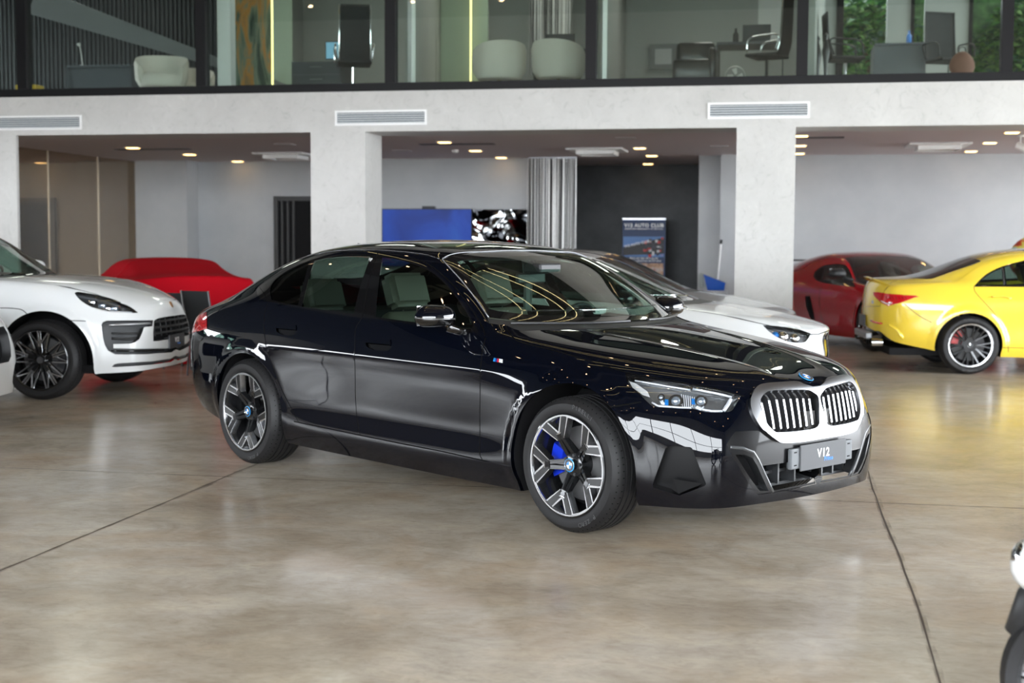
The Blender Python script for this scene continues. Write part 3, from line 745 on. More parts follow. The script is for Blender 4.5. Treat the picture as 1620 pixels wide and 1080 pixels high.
    b = MB(); b.lathe([(0, F0+.035), (.045, F0+.035), (.062, F0+.045), (.07, F0+.10), (.07, h)], 32); b.build('hub', spoke_dark, w, auto=35)
    # bolts
    b = MB()
    for k in range(5):
        a = math.radians(spin+36+72*k); b.cyl((.052*math.cos(a), F0+.030, .052*math.sin(a)), (.052*math.cos(a), F0+.05, .052*math.sin(a)), .009, n=8)
    b.build('wheel_bolts', satin_black, w)
    if cap: cap(w, F0+.022)
    b = MB(); b.lathe([(.06, .0), (Rr*.74, .0), (Rr*.74, .03), (.06, .03)], 48, closed=True); b.build('brake_disc', disc_m, w, auto=30)
    b = MB(); b.lathe([(.03, .05), (Rr*.98, .05)], 32); b.build('back_plate', matt_black, w)
    if caliper:
        b = MB(); rc = Rr*.66; a0 = math.radians(cal_ang); prof_ = []
        n = 8
        for i in range(n+1):
            a = a0+math.radians(-26+52*i/n); prof_.append((a, rc))
        vs = []
        for a, r in prof_:
            for rr_, y in ((r-.052, -.012), (r-.045, -.028), (r+.03, -.028), (r+.036, -.012), (r+.036, .045), (r-.052, .045)): vs.append((rr_*math.cos(a), y, rr_*math.sin(a)))
        fs = [(i*6+j, (i+1)*6+j, (i+1)*6+(j+1) % 6, i*6+(j+1) % 6) for i in range(n) for j in range(6)]+[tuple(range(6)), tuple(range(n*6, n*6+6))[::-1]]
        b.add(vs, fs); b.build('brake_caliper', caliper, w, auto=40)
    return w
def roundel(parent, M, r, name='badge', ring=None):
    """round emblem: blue halo, black ring, quartered blue and white centre; M maps local xy to the face"""
    b = MB(); blue = mat('badge_blue', (.02, .20, .62), .15, coat=1.); wh = mat('badge_white', (.85, .87, .9), .15, coat=1.); bk = mat('badge_black', (.01, .012, .02), .1, coat=1.); cy = mat('badge_halo', (.03, .33, .75), .2, coat=1.)
    b.lathe([(r*.985, 0), (r, .002), (r*.9, .0035)], 32, 0, axis='z'); b.lathe([(r*.9, .0035), (r*.88, .003)], 32, 4, axis='z'); b.lathe([(r*.88, .003), (r*.56, .003)], 32, 3, axis='z'); b.lathe([(r*.56, .003), (r*.52, .0036)], 32, 4, axis='z')
    for q in range(4):
        n = 8; vs = [(0, 0, .0036)]+[(r*.52*math.cos(q*PI/2+i*PI/2/n), r*.52*math.sin(q*PI/2+i*PI/2/n), .0036) for i in range(n+1)]
        b.add(vs, [(0, i+1, i+2) for i in range(n)], 1 if q % 2 else 2)
    o = b.build(name, [cy, blue, wh, bk, chrome], parent, fixn=False)
    o.data.transform(M); return o
# ------------------------------------------------------------------ saloon details
def off_strip(name, curve, o0, o1, m, closed=False, both=True, inward=0.):
    c = list(curve)+([curve[0]] if closed else [])
    A = surf(HS, c, o0); Bp = surf(HS, c, o1)
    return strip(name, A, Bp, m, car, both)
kf = panel(H, 'kid', 'grille_surround', satin_silver, car, both=True, off=.014)
for cv_, o0, o1 in ((kout+[], .014, -.012), (kout2, .014, -.012)): s_ = off_strip('surround_edge', cv_, o0, o1, satin_silver); s_.parent = kf
s_ = off_strip('surround_inner', kin_px and kid_in, .014, -.05, satin_silver, closed=True); s_.parent = kf
gb = panel(H, 'kid_in', 'grille_backing', matt_black, car, both=True, off=-.055)
kP = surf(HS, kid_in+[kid_in[0]])
def zr(yv):
    zs = []; xs = []
    for a, b_ in zip(kP[:-1], kP[1:]):
        if (a[1]-yv)*(b_[1]-yv) < 0: t = (yv-a[1])/(b_[1]-a[1]); zs.append(a[2]+t*(b_[2]-a[2])); xs.append(a[0])
    return (min(zs), max(zs)) if len(zs) >= 2 else None
bar_dark = mat('grille_blade_dark', (.03, .03, .033), .18, coat=.6)
for sg in (-1, 1):
    for k in range(8):
        yv = -(.062+.0485*k)
        z_ = zr(yv)
        if not z_: continue
        z0, z1 = z_; n = 9; rowsP = []
        for i in range(n+1):
            z = z0-.006+(z1-z0+.012)*i/n; st = HS.frontp(yv, z); P_ = surf(HS, [st])[0]
            back = .005+.035*max(0, (i/n-.78)/.22)**1.5+.02*max(0, (.1-i/n)/.1)
            rowsP.append((P_[0]-back, z))
        b_ = MB(); vs = []
        for x_, z in rowsP:
            vs += [(x_-.05, (yv)*1-.004, z), (x_, yv-.0075, z), (x_+.003, yv-.005, z), (x_+.003, yv+.005, z), (x_, yv+.0075, z), (x_-.05, yv+.004, z)]
        if sg > 0: vs = [(a, -b2, c_) for a, b2, c_ in vs]
        fs = []; mi = []
        for i in range(n):
            for j in range(5): fs.append((i*6+j, (i+1)*6+j, (i+1)*6+j+1, i*6+j+1)); mi.append(1 if j in (1, 3) else 0)
        me = bpy.data.meshes.new('grille_bar'); me.from_pydata(vs, [], fs); me.polygons.foreach_set('material_index', mi); me.update()
        link('grille_bar', me, [bar_dark, mat('bar_chrome', (.40, .41, .43), .2, 1.)], car)
    b_ = MB(); y0, y1 = .035, .125; xx = .876
    b_.add([(xx+.018, sg*y0, .53), (xx+.010, sg*y1, .53), (xx+.0, sg*y1, .645), (xx+.008, sg*y0, .645), (xx-.03, sg*y0, .53), (xx-.03, sg*y1, .53), (xx-.03, sg*y1, .645), (xx-.03, sg*y0, .645)], [(0, 1, 2, 3), (0, 4, 5, 1), (2, 6, 7, 3), (1, 5, 6, 2), (0, 3, 7, 4)])
    b_.build('sensor_cover', mat('sensor_gloss', (.02, .018, .016), .5, spec=.2), car)
# headlamps
for sg in (-1, 1):
    bowl = panel(H, 'lamp', 'headlamp', mat('lamp_bowl', (.22, .225, .23), .25, .7, coat=.5), car, side=sg, off=-.055)
    st = list(lamp)+[lamp[0]]
    A = surf(HS, st, -.002); Bq = surf(HS, st, -.056)
    if sg > 0: A = np.array(mirr(A)); Bq = np.array(mirr(Bq))
    strip('lamp_housing', A, Bq, gloss_black, bowl, both=False)
    panel(H, 'lamp', 'lamp_lens', lens_glass, bowl, side=sg, off=.001)
    def LP(pts, off, n=1): return [Vector(q) if sg < 0 else Vector((q[0], -q[1], q[2])) for q in surf(HS, [HS.px(a, b2) for a, b2 in pts], off)]
    drl = mat('lamp_light_bar', (.85, .87, .9), .18, .3)
    for pts, r_ in (([(1096, 611), (1130, 618), (1160, 625.5)], .006), ([(1159, 629), (1153, 640), (1147, 648)], .010), ([(1145, 648.5), (1128, 648.5), (1112, 646)], .006), ([(1003, 598), (1050, 606), (1092, 613)], .004), ([(1030, 634), (1040, 640), (1070, 642), (1094, 643)], .005)):
        b_ = MB(); b_.tube(LP(dens(pts, 4), -.02), r_, 8); b_.build('light_bar', drl, bowl, smooth=True)
    b_ = MB(); q = LP([(992.5, 597), (1004, 601), (1022, 614), (1026, 624), (1014, 620), (998, 608)], -.03); b_.add(q, [(0, 1, 2, 3, 4, 5)] if sg > 0 else [(5, 4, 3, 2, 1, 0)]); b_.build('side_reflector', mat('reflector_white', (.75, .76, .77), .3, .4), bowl)
    for (cx_, cy_), w_ in (((1068, 630), .055), ((1110, 631), .05), ((1044, 624), .03)):
        c0 = LP([(cx_, cy_)], -.035)[0]; Nn = HS.ev([HS.px(cx_, cy_)])[1][0]; nv = Vector(Nn) if sg < 0 else Vector((Nn[0], -Nn[1], Nn[2]))
        b_ = MB(); b_.cyl(c0-nv*.03, c0+nv*.008, w_*.55, w_*.62, 20); b_.build('projector_frame', chrome, bowl, auto=30)
        b_ = MB(); sph = bmesh.new(); bmesh.ops.create_uvsphere(sph, u_segments=20, v_segments=12, radius=w_*.46); vv_ = [v.co+c0+nv*.002 for v in sph.verts]; ff_ = [[v.index for v in f.verts] for f in sph.faces]; sph.free(); b_.add(vv_, ff_); b_.build('projector_lens', mat('projector_glass', (.35, .40, .46), .04, .6, coat=1.), bowl, smooth=True)
    for (cx_, cy_) in ((1053, 632), (1097, 631)):
        q = LP([(cx_-3, cy_-5), (cx_+3, cy_-4), (cx_+3, cy_+6), (cx_-3, cy_+5)], -.028); b_ = MB(); b_.add(q, [(0, 1, 2, 3)]); b_.build('blue_filter', mat('blue_filter', (.02, .22, .65), .2, .3), bowl)
    for k in range(7):
        q = LP([(1076+k*3.6, 615+k*.9), (1077.6+k*3.6, 615.4+k*.9), (1080+k*3.5, 641), (1078.4+k*3.5, 640.6)], -.045); b_ = MB(); b_.add(q, [(0, 1, 2, 3)]); b_.build('lamp_rib', drl, bowl)
# lower mask, intakes
panel(H, 'gloss', 'bumper_mask', mat('mask_gloss', (.006, .006, .007), .3, coat=.35, coatr=.05, spec=.2), car, both=True, off=-.004)
panel(H, 'intake', 'intake_backing', matt_black, car, both=True, off=-.16)
off_strip('intake_wall', intake[:12], -.002, -.16, gloss_black)
for sg in (-1, 1):
    pk = panel(H, 'pocket', 'side_intake', matt_black, car, side=sg, off=-.07)
    A = surf(HS, pocket+[pocket[0]], -.004); Bq = surf(HS, pocket+[pocket[0]], -.07)
    if sg > 0: A = np.array(mirr(A)); Bq = np.array(mirr(Bq))
    strip('intake_edge', A, Bq, satin_black, pk, both=False)
    bl = dens([(1156, 707), (1176, 708.5), (1193, 715), (1201, 728), (1224, 778.5)], 5)
    P_ = surf(HS, [HS.px(a, b2) for a, b2 in bl], -.010)
    if sg > 0: P_ = mirr(P_)
    b_ = MB(); b_.tube(P_, .010, 8, flat=1.); b_.build('intake_blade', mat('blade_grey', (.07, .075, .08), .3, .2, coat=.5), pk, smooth=True)
    vp = panel(H, 'vent', 'corner_vent', mat('vent_black', (.003, .003, .0035), .45, spec=.15), car, side=sg, off=-.05)
    A = surf(HS, vent+[vent[0]], 0); Bq = surf(HS, vent+[vent[0]], -.051)
    if sg > 0: A = np.array(mirr(A)); Bq = np.array(mirr(Bq))
    strip('vent_edge', A, Bq, gloss_black, vp, both=False)
    q = [HS.px(a, b2) for a, b2 in [(1073, 725), (1097, 712), (1113, 764), (1066, 757)]]
    Q1 = surf(HS, q, -.03); q2 = [HS.px(a, b2) for a, b2 in [(1064, 758), (1112, 766), (1073, 782), (1062, 775)]]; Q2 = surf(HS, q2, -.012)
    b_ = MB(); b_.add(Q2 if sg < 0 else mirr(Q2), [(0, 1, 2, 3)]); b_.build('vent_blade', mat('vent_black', (.003, .003, .0035), .45, spec=.15), vp)
fin = mat('intake_fin', (.035, .037, .04), .35)
for yv in (-.36, -.24, -.12, 0., .12, .24, .36):
    b_ = MB(); b_.box((.745, yv-.006, .285), (.845-.12*abs(yv), yv+.006, .41)); b_.build('intake_fin', fin, car)
b_ = MB(); b_.box((.74, -.40, .335), (.78, .40, .35)); b_.box((.72, -.42, .275), (.80, .42, .29)); b_.build('intake_bar', fin, car)
# plate and bracket
px_ = .925; zc = .42
plate_g = mat('plate_grey', (.10, .103, .11), .5, spec=.25)
b_ = MB(); b_.box((px_-.035, -.27, zc-.052), (px_-.012, .27, zc+.052), bev=.006); b_.box((px_-.06, -.24, zc-.05), (px_-.03, .24, zc+.045)); br = b_.build('plate_bracket', mat('bracket_plastic', (.12, .13, .14), .5), car)
for y_ in (-.235, .235):
    for z_ in (-.035, .03): b_ = MB(); b_.box((px_-.012, y_-.012, zc+z_), (px_-.0115, y_+.012, zc+z_+.006)); b_.build('bracket_slot', matt_black, br)
b_ = MB(); b_.box((px_-.012, -.2, zc-.065), (px_-.004, .2, zc+.065), bev=.002); pl = b_.build('number_plate', plate_g, car)
Mt = lm((0, 1, 0), (0, 0, 1), (1, 0, 0), (px_-.0035, 0, zc))
wl = mat('letter_white', (.85, .85, .85), .4); bl_ = mat('letter_blue', (.03, .22, .75), .4)
text_mesh('V12', .062, wl, pl, 'lettering', Mt @ Matrix.Translation((-.005, .010, 0)), .0008, bold=.0012)
text_mesh('Prime', .030, bl_, pl, 'lettering', Mt @ Matrix.Translation((.042, -.022, 0)), .0008, bold=.0006)
# emblem on the bonnet
st = HS.px(1268, 597); P_, Nn = HS.ev([st]); nv = Vector(Nn[0]).normalized(); c0 = Vector(P_[0])+nv*.002
c0.y = 0; nv.y = 0; nv.normalize(); ya = Vector((0, 1, 0)); xa = ya.cross(nv)
roundel(car, lm(ya, -xa, nv, c0), .041, 'bonnet_badge')
capf = lambda w, y: roundel(w, lm((1, 0, 0), (0, 0, 1), (0, -1, 0), (0, y-.006, 0)), .035, 'centre_cap')
# fender badge
for sg in (-1,):
    for q, cm in (([(782, 566.2), (785, 566.8), (784.2, 572.4), (780.8, 571.8)], (.02, .3, .75)), ([(785, 566.8), (787.6, 567.2), (786.8, 572.8), (784.2, 572.4)], (.03, .04, .25)), ([(787.6, 567.2), (790, 567.7), (789.4, 573.2), (786.8, 572.8)], (.7, .02, .03)), ([(790.4, 567.7), (796, 568.8), (796, 574.4), (790, 573.3)], (.8, .8, .82))):
        P_ = surf(HS, [HS.px(a, b2) for a, b2 in q], .004); b_ = MB(); b_.add(P_, [(3, 2, 1, 0)]); b_.build('wing_badge', mat('badge_%d' % int(cm[0]*100), cm, .25, .4), car)
# screen edge and roof trims
for sg in (1, -1):
    P_ = surf(HS, ws_edge, .003); b_ = MB(); b_.tube(P_ if sg > 0 else mirr(P_), .0032, 6); b_.build('screen_moulding', mat('moulding_grey', (.30, .31, .33), .3, .6), car, smooth=True)
    P_ = surf(HS, [(4.8+.2*k, 6.98 if k < 19 else 6.96) for k in range(21)], .003); b_ = MB(); b_.tube(P_ if sg > 0 else mirr(P_), .004, 6); b_.build('roof_moulding', gloss_black, car, smooth=True)
P_ = surf(HS, [(8.87, 7.02+.1*k) for k in range(20)]+[(8.88, 9)], .003); b_ = MB(); b_.tube(list(P_)+mirr(P_)[::-1], .003, 6); b_.build('screen_moulding', mat('moulding_grey'), car, smooth=True)
b_ = MB(); b_.add([(-3.0, 0, 1.385), (-2.72, 0, 1.44), (-2.80, 0, 1.455), (-2.98, 0, 1.475), (-3.0, .028, 1.38), (-2.78, .022, 1.43), (-3.0, -.028, 1.38), (-2.78, -.022, 1.43)], [(1, 5, 2), (5, 4, 3, 2), (1, 2, 7), (7, 2, 3, 6), (4, 6, 3)]); b_.build('roof_antenna', paint_black, car, smooth=True)
# cowl wipers
for sts in ([(11.3, 6.95), (11.35, 7.5), (11.4, 8.2), (11.4, 8.9)], [(11.28, 7.0), (11.32, 7.5), (11.34, 8.0), (11.36, 8.6)]):
    P_ = surf(HS, catmull(sts, 4), .012); b_ = MB(); b_.tube(P_ if len(sts) and sts[0][0] == 11.3 else mirr(P_), .008, 6); b_.build('wiper', satin_black, car)
# door mirrors
def door_mirror(par, c0, sx, paint, lower=None, sgn=-1, sc_=1.):
    """pod outline grown from a rounded cage; c0 is its centre"""
    cage = [(-.5, -.9, -.75), (.5, -.62, -.7), (.5, .95, -.62), (-.5, .9, -.8), (-.5, -1., .05), (.62, -.8, .0), (.62, 1.05, .0), (-.5, 1., .05), (-.45, -.72, .82), (.40, -.55, .70), (.40, .75, .80), (-.45, .8, .9)]
    fs = [(3, 2, 1, 0), (0, 1, 5, 4), (1, 2, 6, 5), (2, 3, 7, 6), (3, 0, 4, 7), (4, 5, 9, 8), (5, 6, 10, 9), (6, 7, 11, 10), (7, 4, 8, 11), (8, 9, 10, 11)]
    me = bpy.data.meshes.new('door_mirror'); me.from_pydata([(c0[0]+x*.125*sc_, sgn*(c0[1]-y*.125*sc_), c0[2]+z*.085*sc_) for x, y, z in cage], [], fs if sgn > 0 else [f[::-1] for f in fs]); me.update()
    bm = bmesh.new(); bm.from_mesh(me); bmesh.ops.recalc_face_normals(bm, faces=bm.faces); cl = bm.edges.layers.float.new('crease_edge')
    for e in bm.edges:
        zz = [v.co.z for v in e.verts]; xx = [v.co.x for v in e.verts]
        if max(xx) < c0[0]-.04*sc_: e[cl] = .55
    bm.to_mesh(me); bm.free()
    me.materials.append(paint); me.materials.append(lower or gloss_black)
    for p in me.polygons:
        p.material_index = 1 if p.center.z < c0[2]-.01 else 0; p.use_smooth = True
    o = bpy.data.objects.new('door_mirror', me); COL.objects.link(o); o.parent = par; md = o.modifiers.new('s', 'SUBSURF'); md.levels = 3; md.render_levels = 3
    b_ = MB(); b_.tube([(c0[0]+.02, sgn*(c0[1]-.06), c0[2]-.06*sc_), (c0[0]+.05, sgn*(c0[1]-.12), c0[2]-.085*sc_), (c0[0]+.07, sgn*(c0[1]-.18), c0[2]-.09*sc_)], [.030*sc_, .024*sc_, .03*sc_], 10, flat=.6); b_.build('mirror_arm', lower or gloss_black, o, smooth=True)
    b_ = MB(); b_.box((c0[0]-.062*sc_, sgn*(c0[1])-.10*sc_, c0[2]-.05*sc_), (c0[0]-.058*sc_, sgn*(c0[1])+.10*sc_, c0[2]+.06*sc_)); b_.build('mirror_glass', chrome, o)
    return o
for sg in (-1, 1):
    mo = door_mirror(car, (-.93, 1.0, 1.075), 1, paint_black, gloss_black, sg)
    b_ = MB(); b_.tube([(-.862, sg*.935, 1.064), (-.858, sg*1.0, 1.066), (-.875, sg*1.08, 1.068), (-.92, sg*1.118, 1.07), (-.98, sg*1.12, 1.072)], .0045, 6); b_.build('mirror_trim', satin_silver, mo, smooth=True)
# cabin
def seat(par, x, y, zc=.62, s=1., hr=True, m=None, dark=None):
    m = m or leather
    b_ = MB(); b_.box((x-.05, y-.25, zc-.25), (x+.50, y+.25, zc-.08), bev=.05); st_ = b_.build('seat', m, par, auto=50)
    M_ = Matrix.Translation((x-.02, y, zc-.12)) @ Matrix.Rotation(math.radians(-20), 4, 'Y')
    b_ = MB(); b_.box((-.06, -.24, 0), (.07, .24, .58), bev=.055, M=M_); b_.box((.02, -.17, .08), (.085, .17, .50), bev=.02, M=M_); b_.build('seat_back', m, st_, auto=50)
    if hr:
        bm = bmesh.new(); bmesh.ops.create_cube(bm, size=1); bmesh.ops.subdivide_edges(bm, edges=bm.edges[:], cuts=2, use_grid_fill=True)
        for v in bm.verts: v.co = Vector((v.co.x*.13, v.co.y*.30, v.co.z*.225))
        bmesh.ops.bevel(bm, geom=[e for e in bm.edges if e.calc_face_angle(0) > 1], offset=.03, segments=3, affect='EDGES')
        bm.verts.index_update()
        b_ = MB(); b_.add([M_ @ (v.co+Vector((.0, 0, .715))) for v in bm.verts], [[v.index for v in f.verts] for f in bm.faces]); bm.free(); b_.build('headrest', m, st_, auto=60)
        b_ = MB()
        for dy in (-.06, .06): b_.cyl(M_ @ Vector((0, dy, .56)), M_ @ Vector((0, dy, .64)), .007, n=8)
        b_.build('headrest_post', chrome, st_)
    return st_
for y in (-.37, .37): seat(car, -1.72, y)
for y in (-.37, .37): seat(car, -2.62, y, .56, m=mat('dark_brown_leather', (.06, .055, .045), .5))
b_ = MB(); b_.box((-3.2, -.62, .4), (-2.75, .62, 1.02), bev=.05); b_.build('parcel_shelf', dark_int, car)
b_ = MB(); b_.add([(-.50, -.70, 1.0), (-.50, .70, 1.0), (-1.08, .70, 1.02), (-1.08, -.70, 1.02), (-1.16, -.70, .93), (-1.16, .70, .93), (-1.05, .70, .5), (-1.05, -.70, .5)], [(0, 1, 2, 3), (3, 2, 5, 4), (4, 5, 6, 7)]); b_.build('dashboard', dark_int, car)
b_ = MB(); b_.box((-1.175, -.05, .98), (-1.155, .62, 1.075), bev=.008); b_.build('display_screen', gloss_black, car)
Mw = Matrix.Translation((-1.22, .37, .93)) @ Matrix.Rotation(math.radians(-66), 4, 'Y')
b_ = MB(); b_.tube([(.185*math.cos(2*PI*i/32), .185*math.sin(2*PI*i/32), 0) for i in range(32)], .015, 8, closed=True, M=Mw); b_.box((-.18, -.02, -.02), (.18, .02, .0), M=Mw); b_.box((-.05, -.07, -.03), (.06, .07, .01), bev=.01, M=Mw); b_.build('steering_wheel', satin_black, car, auto=50)
b_ = MB(); b_.box((-1.24, -.12, 1.235), (-1.215, .12, 1.30), bev=.01); b_.box((-1.2, -.09, 1.30), (-1.05, .09, 1.36), bev=.01); b_.build('interior_mirror', satin_black, car)
b_ = MB(); b_.box((-1.243, -.11, 1.243), (-1.2405, .11, 1.292)); b_.build('mirror_face', chrome, car)
for sg in (-1, 1):
    b_ = MB(); b_.add([(-.8, sg*.70, 1.0), (-.8, sg*.70, .3), (-2.9, sg*.72, .3), (-2.9, sg*.72, 1.03)], [(0, 1, 2, 3)]); b_.build('door_lining', dark_int, car)
    b_ = MB(); b_.tube([(-1.95, sg*.655, 1.38), (-1.97, sg*.70, 1.2), (-2.02, sg*.74, .95)], .03, 6); b_.build('pillar_lining', mat('pillar_grey', (.30, .31, .30), .6), car)
b_ = MB(); b_.add([(-1.36, -.58, 1.375), (-1.36, .58, 1.375), (-1.9, .6, 1.43), (-1.9, -.6, 1.43), (-2.6, .58, 1.40), (-2.6, -.58, 1.40)], [(0, 1, 2, 3), (3, 2, 4, 5)]); b_.build('headliner', mat('headliner_grey', (.30, .31, .30), .8), car)
b_ = MB(); b_.box((-3.55, -.76, .21), (.52, .76, .27)); b_.box((-.45, -.55, .26), (.50, .55, .7)); b_.box((-3.85, -.55, .34), (-3.35, .55, .85)); b_.build('underbody', matt_black, car)
cal_blue = mat('caliper_blue', (.01, .035, .55), .25, coat=.6)
for sg in (-1, 1):
    make_wheel(.352, .262, .245, 'y5', car, (0, sg*.805, .352), sg, capf, cal_blue, spin=41, cal_ang=180, lettering=[('PIRELLI', 68), ('P ZERO', 300)] if sg < 0 else None, steer=0)
    make_wheel(.352, .262, .275, 'y5', car, (-2.995, sg*.795, .352), sg, capf, mat('caliper_dark', (.02, .02, .022), .4), spin=55, cal_ang=0, lettering=[('P ZERO', 290)] if sg < 0 else None)
# ------------------------------------------------------------------ the hall
def struct(name, mb, m, smooth=False):
    o = mb.build(name, m, None, smooth); o['kind'] = 'structure'; return o
def FYp(px, py, Y): 
    p = on(px, py, 1, Y); return p.x, p.z
FY0, FY1 = 18.6, 19.4          # facade beam front and back
# polished concrete
conc = mat('polished_concrete', (.5, .47, .42), .2, coat=.0, spec=.62)
nt = conc.node_tree; L = nt.links.new; b = bsdf(conc)
tc = nt.nodes.new('ShaderNodeTexCoord')
def nz(scale, det, vec, rough=.6, dist=0.):
    mp = nt.nodes.new('ShaderNodeMapping'); mp.inputs['Scale'].default_value = vec; L(tc.outputs['Object'], mp.inputs[0])
    n = nt.nodes.new('ShaderNodeTexNoise'); n.inputs['Scale'].default_value = scale; n.inputs['Detail'].default_value = det; n.inputs['Roughness'].default_value = rough
    n.inputs['Distortion'].default_value = dist; L(mp.outputs[0], n.inputs['Vector']); return n.outputs['Fac']
def ramp(src, stops):
    r = nt.nodes.new('ShaderNodeValToRGB'); L(src, r.inputs[0])
    e = r.color_ramp.elements; e[0].position, e[1].position = stops[0][0], stops[-1][0]; e[0].color = (*stops[0][1], 1); e[1].color = (*stops[-1][1], 1)
    for p, c in stops[1:-1]: x = e.new(p); x.color = (*c, 1)
    return r.outputs[0]
def mixc(f, a, c, mode='MIX', fac=None):
    m = nt.nodes.new('ShaderNodeMix'); m.data_type = 'RGBA'; m.blend_type = mode
    if fac is not None: m.inputs[0].default_value = fac
    else: L(f, m.inputs[0])
    L(a, m.inputs[6]); 
    if isinstance(c, tuple): m.inputs[7].default_value = (*c, 1)
    else: L(c, m.inputs[7])
    return m.outputs[2]
c1 = ramp(nz(.42, 8, (1, 1, 1), .60, .5), [(.32, (.33, .265, .20)), (.46, (.45, .385, .305)), (.58, (.56, .50, .42)), (.72, (.47, .425, .365))])
c2 = ramp(nz(2.2, 8, (1, 1.15, 1), .66, .8), [(.35, (.82, .80, .78)), (.5, (.98, .98, .98)), (.68, (1.12, 1.1, 1.06))])
c = mixc(None, c1, c2, 'MULTIPLY', 1.)
rust = ramp(nz(.9, 6, (1, 1.1, 1), .6, .5), [(.50, (0, 0, 0)), (.72, (.55, .55, .55))])
c = mixc(rust, c, (.46, .31, .185))
fine = ramp(nz(14, 8, (.7, 1.3, 1), .75, 1.2), [(.32, (.84, .83, .81)), (.5, (1, 1, 1)), (.68, (1.10, 1.10, 1.10))]); c = mixc(None, c, fine, 'MULTIPLY', 1.)
L(c, b.inputs['Base Color'])
rr = nt.nodes.new('ShaderNodeMapRange'); L(nz(1.3, 7, (1, 1, 1), .65, .3), rr.inputs[0]); rr.inputs[3].default_value = .10; rr.inputs[4].default_value = .30; L(rr.outputs[0], b.inputs['Roughness'])
bp = nt.nodes.new('ShaderNodeBump'); bp.inputs['Strength'].default_value = .06; bp.inputs['Distance'].default_value = .01; L(nz(5, 5, (.6, 1.5, 1)), bp.inputs['Height']); L(bp.outputs[0], b.inputs['Normal'])
fl = MB(); fl.box((-24, -12, -.2), (18, 34, 0)); floor = struct('floor', fl, conc)
# control joints, cut and stained
jm = mat('joint_groove', (.07, .05, .035), .8)
js = noise_col(mat('joint_stain', (.2, .14, .09), .3, alpha=.5), (.16, .10, .06), (.30, .23, .16), 9, 5)
_n = js.node_tree; _nn = _n.nodes.new('ShaderNodeTexNoise'); _nn.inputs['Scale'].default_value = 3.5; _nn.inputs['Detail'].default_value = 6
_mr = _n.nodes.new('ShaderNodeMapRange'); _mr.inputs[1].default_value = .42; _mr.inputs[2].default_value = .7; _mr.inputs[3].default_value = 0; _mr.inputs[4].default_value = .38
_tc = _n.nodes.new('ShaderNodeTexCoord'); _n.links.new(_tc.outputs['Object'], _nn.inputs['Vector']); _n.links.new(_nn.outputs['Fac'], _mr.inputs[0]); _n.links.new(_mr.outputs[0], bsdf(js).inputs['Alpha'])
random.seed(3); J = MB(); JS = MB()
def joint(p, q, w, ws, seed):
    rnd = random.Random(seed); N = 90; A = []; Bq = []; dx, dy = q[0]-p[0], q[1]-p[1]; l = math.hypot(dx, dy); nx, ny = -dy/l, dx/l; wob = 0
    for i in range(N+1):
        t = i/N; wob = wob*.85+rnd.uniform(-.006, .006); x = p[0]+dx*t+nx*wob; y = p[1]+dy*t+ny*wob; k = w*rnd.uniform(.6, 1.3)
        A.append((x-nx*k, y-ny*k, .0012)); A.append((x+nx*k, y+ny*k, .0012))
        k = ws*rnd.uniform(.5, .9); Bq.append((x-nx*k, y-ny*k, .0006)); Bq.append((x+nx*k*rnd.uniform(.5, 1), y+ny*k, .0006))
    f = [(2*i, 2*i+1, 2*i+3, 2*i+2) for i in range(N)]; J.add(A, f); JS.add(Bq, f)
for k in range(-5, 5): joint((.55+4*k, -6), (.55+4*k, 18.4), .0045, .030, k+20)
for Y in (8.2, 0.2, 16.2): joint((-20, Y), (15, Y), .0035, .012, int(Y)+3)
jo = J.build('floor_joint', jm); jo['kind'] = 'structure'; jo.name = 'trim_1'
jso = JS.build('joint_stain', js); jso['kind'] = 'structure'; jso.name = 'trim_2'

# trowelled light plaster of the facade
plaster = mat('trowelled_plaster', (.62, .62, .60), .55)
nt = plaster.node_tree; L = nt.links.new; b = bsdf(plaster); tc = nt.nodes.new('ShaderNodeTexCoord')
c1 = ramp(nz(1.1, 6, (1, 1, 1), .6), [(.3, (.465, .465, .45)), (.7, (.545, .545, .53))])
c2 = ramp(nz(4.5, 7, (1, 1, 1), .72, 2.2), [(.30, (.80, .81, .80)), (.44, (.97, .97, .97)), (.60, (1, 1, 1)), (.74, (1.10, 1.10, 1.09))])
c = mixc(None, c1, c2, 'MULTIPLY', 1.)
L(c, b.inputs['Base Color'])
bp = nt.nodes.new('ShaderNodeBump'); bp.inputs['Strength'].default_value = .12; bp.inputs['Distance'].default_value = .01; L(nz(7, 6, (1, 1, 1), .7, 1.5), bp.inputs['Height']); L(bp.outputs[0], b.inputs['Normal'])
ZB, ZT = 2.99, 3.54
m = MB(); m.box((-22, FY0, ZB), (16, FY1, ZT)); struct('wall_facade', m, plaster)
for i, (x0, x1) in enumerate([(-17.9, -17.1), (-11.8, -11.01), (-6.52, -5.73), (-.66, .10), (5.2, 6.0), (11, 11.8)]):
    m = MB(); m.box((x0, FY0, 0), (x1, FY1 if i != 1 else FY0+.06, ZB)); o = struct('wall_pillar', m, plaster)
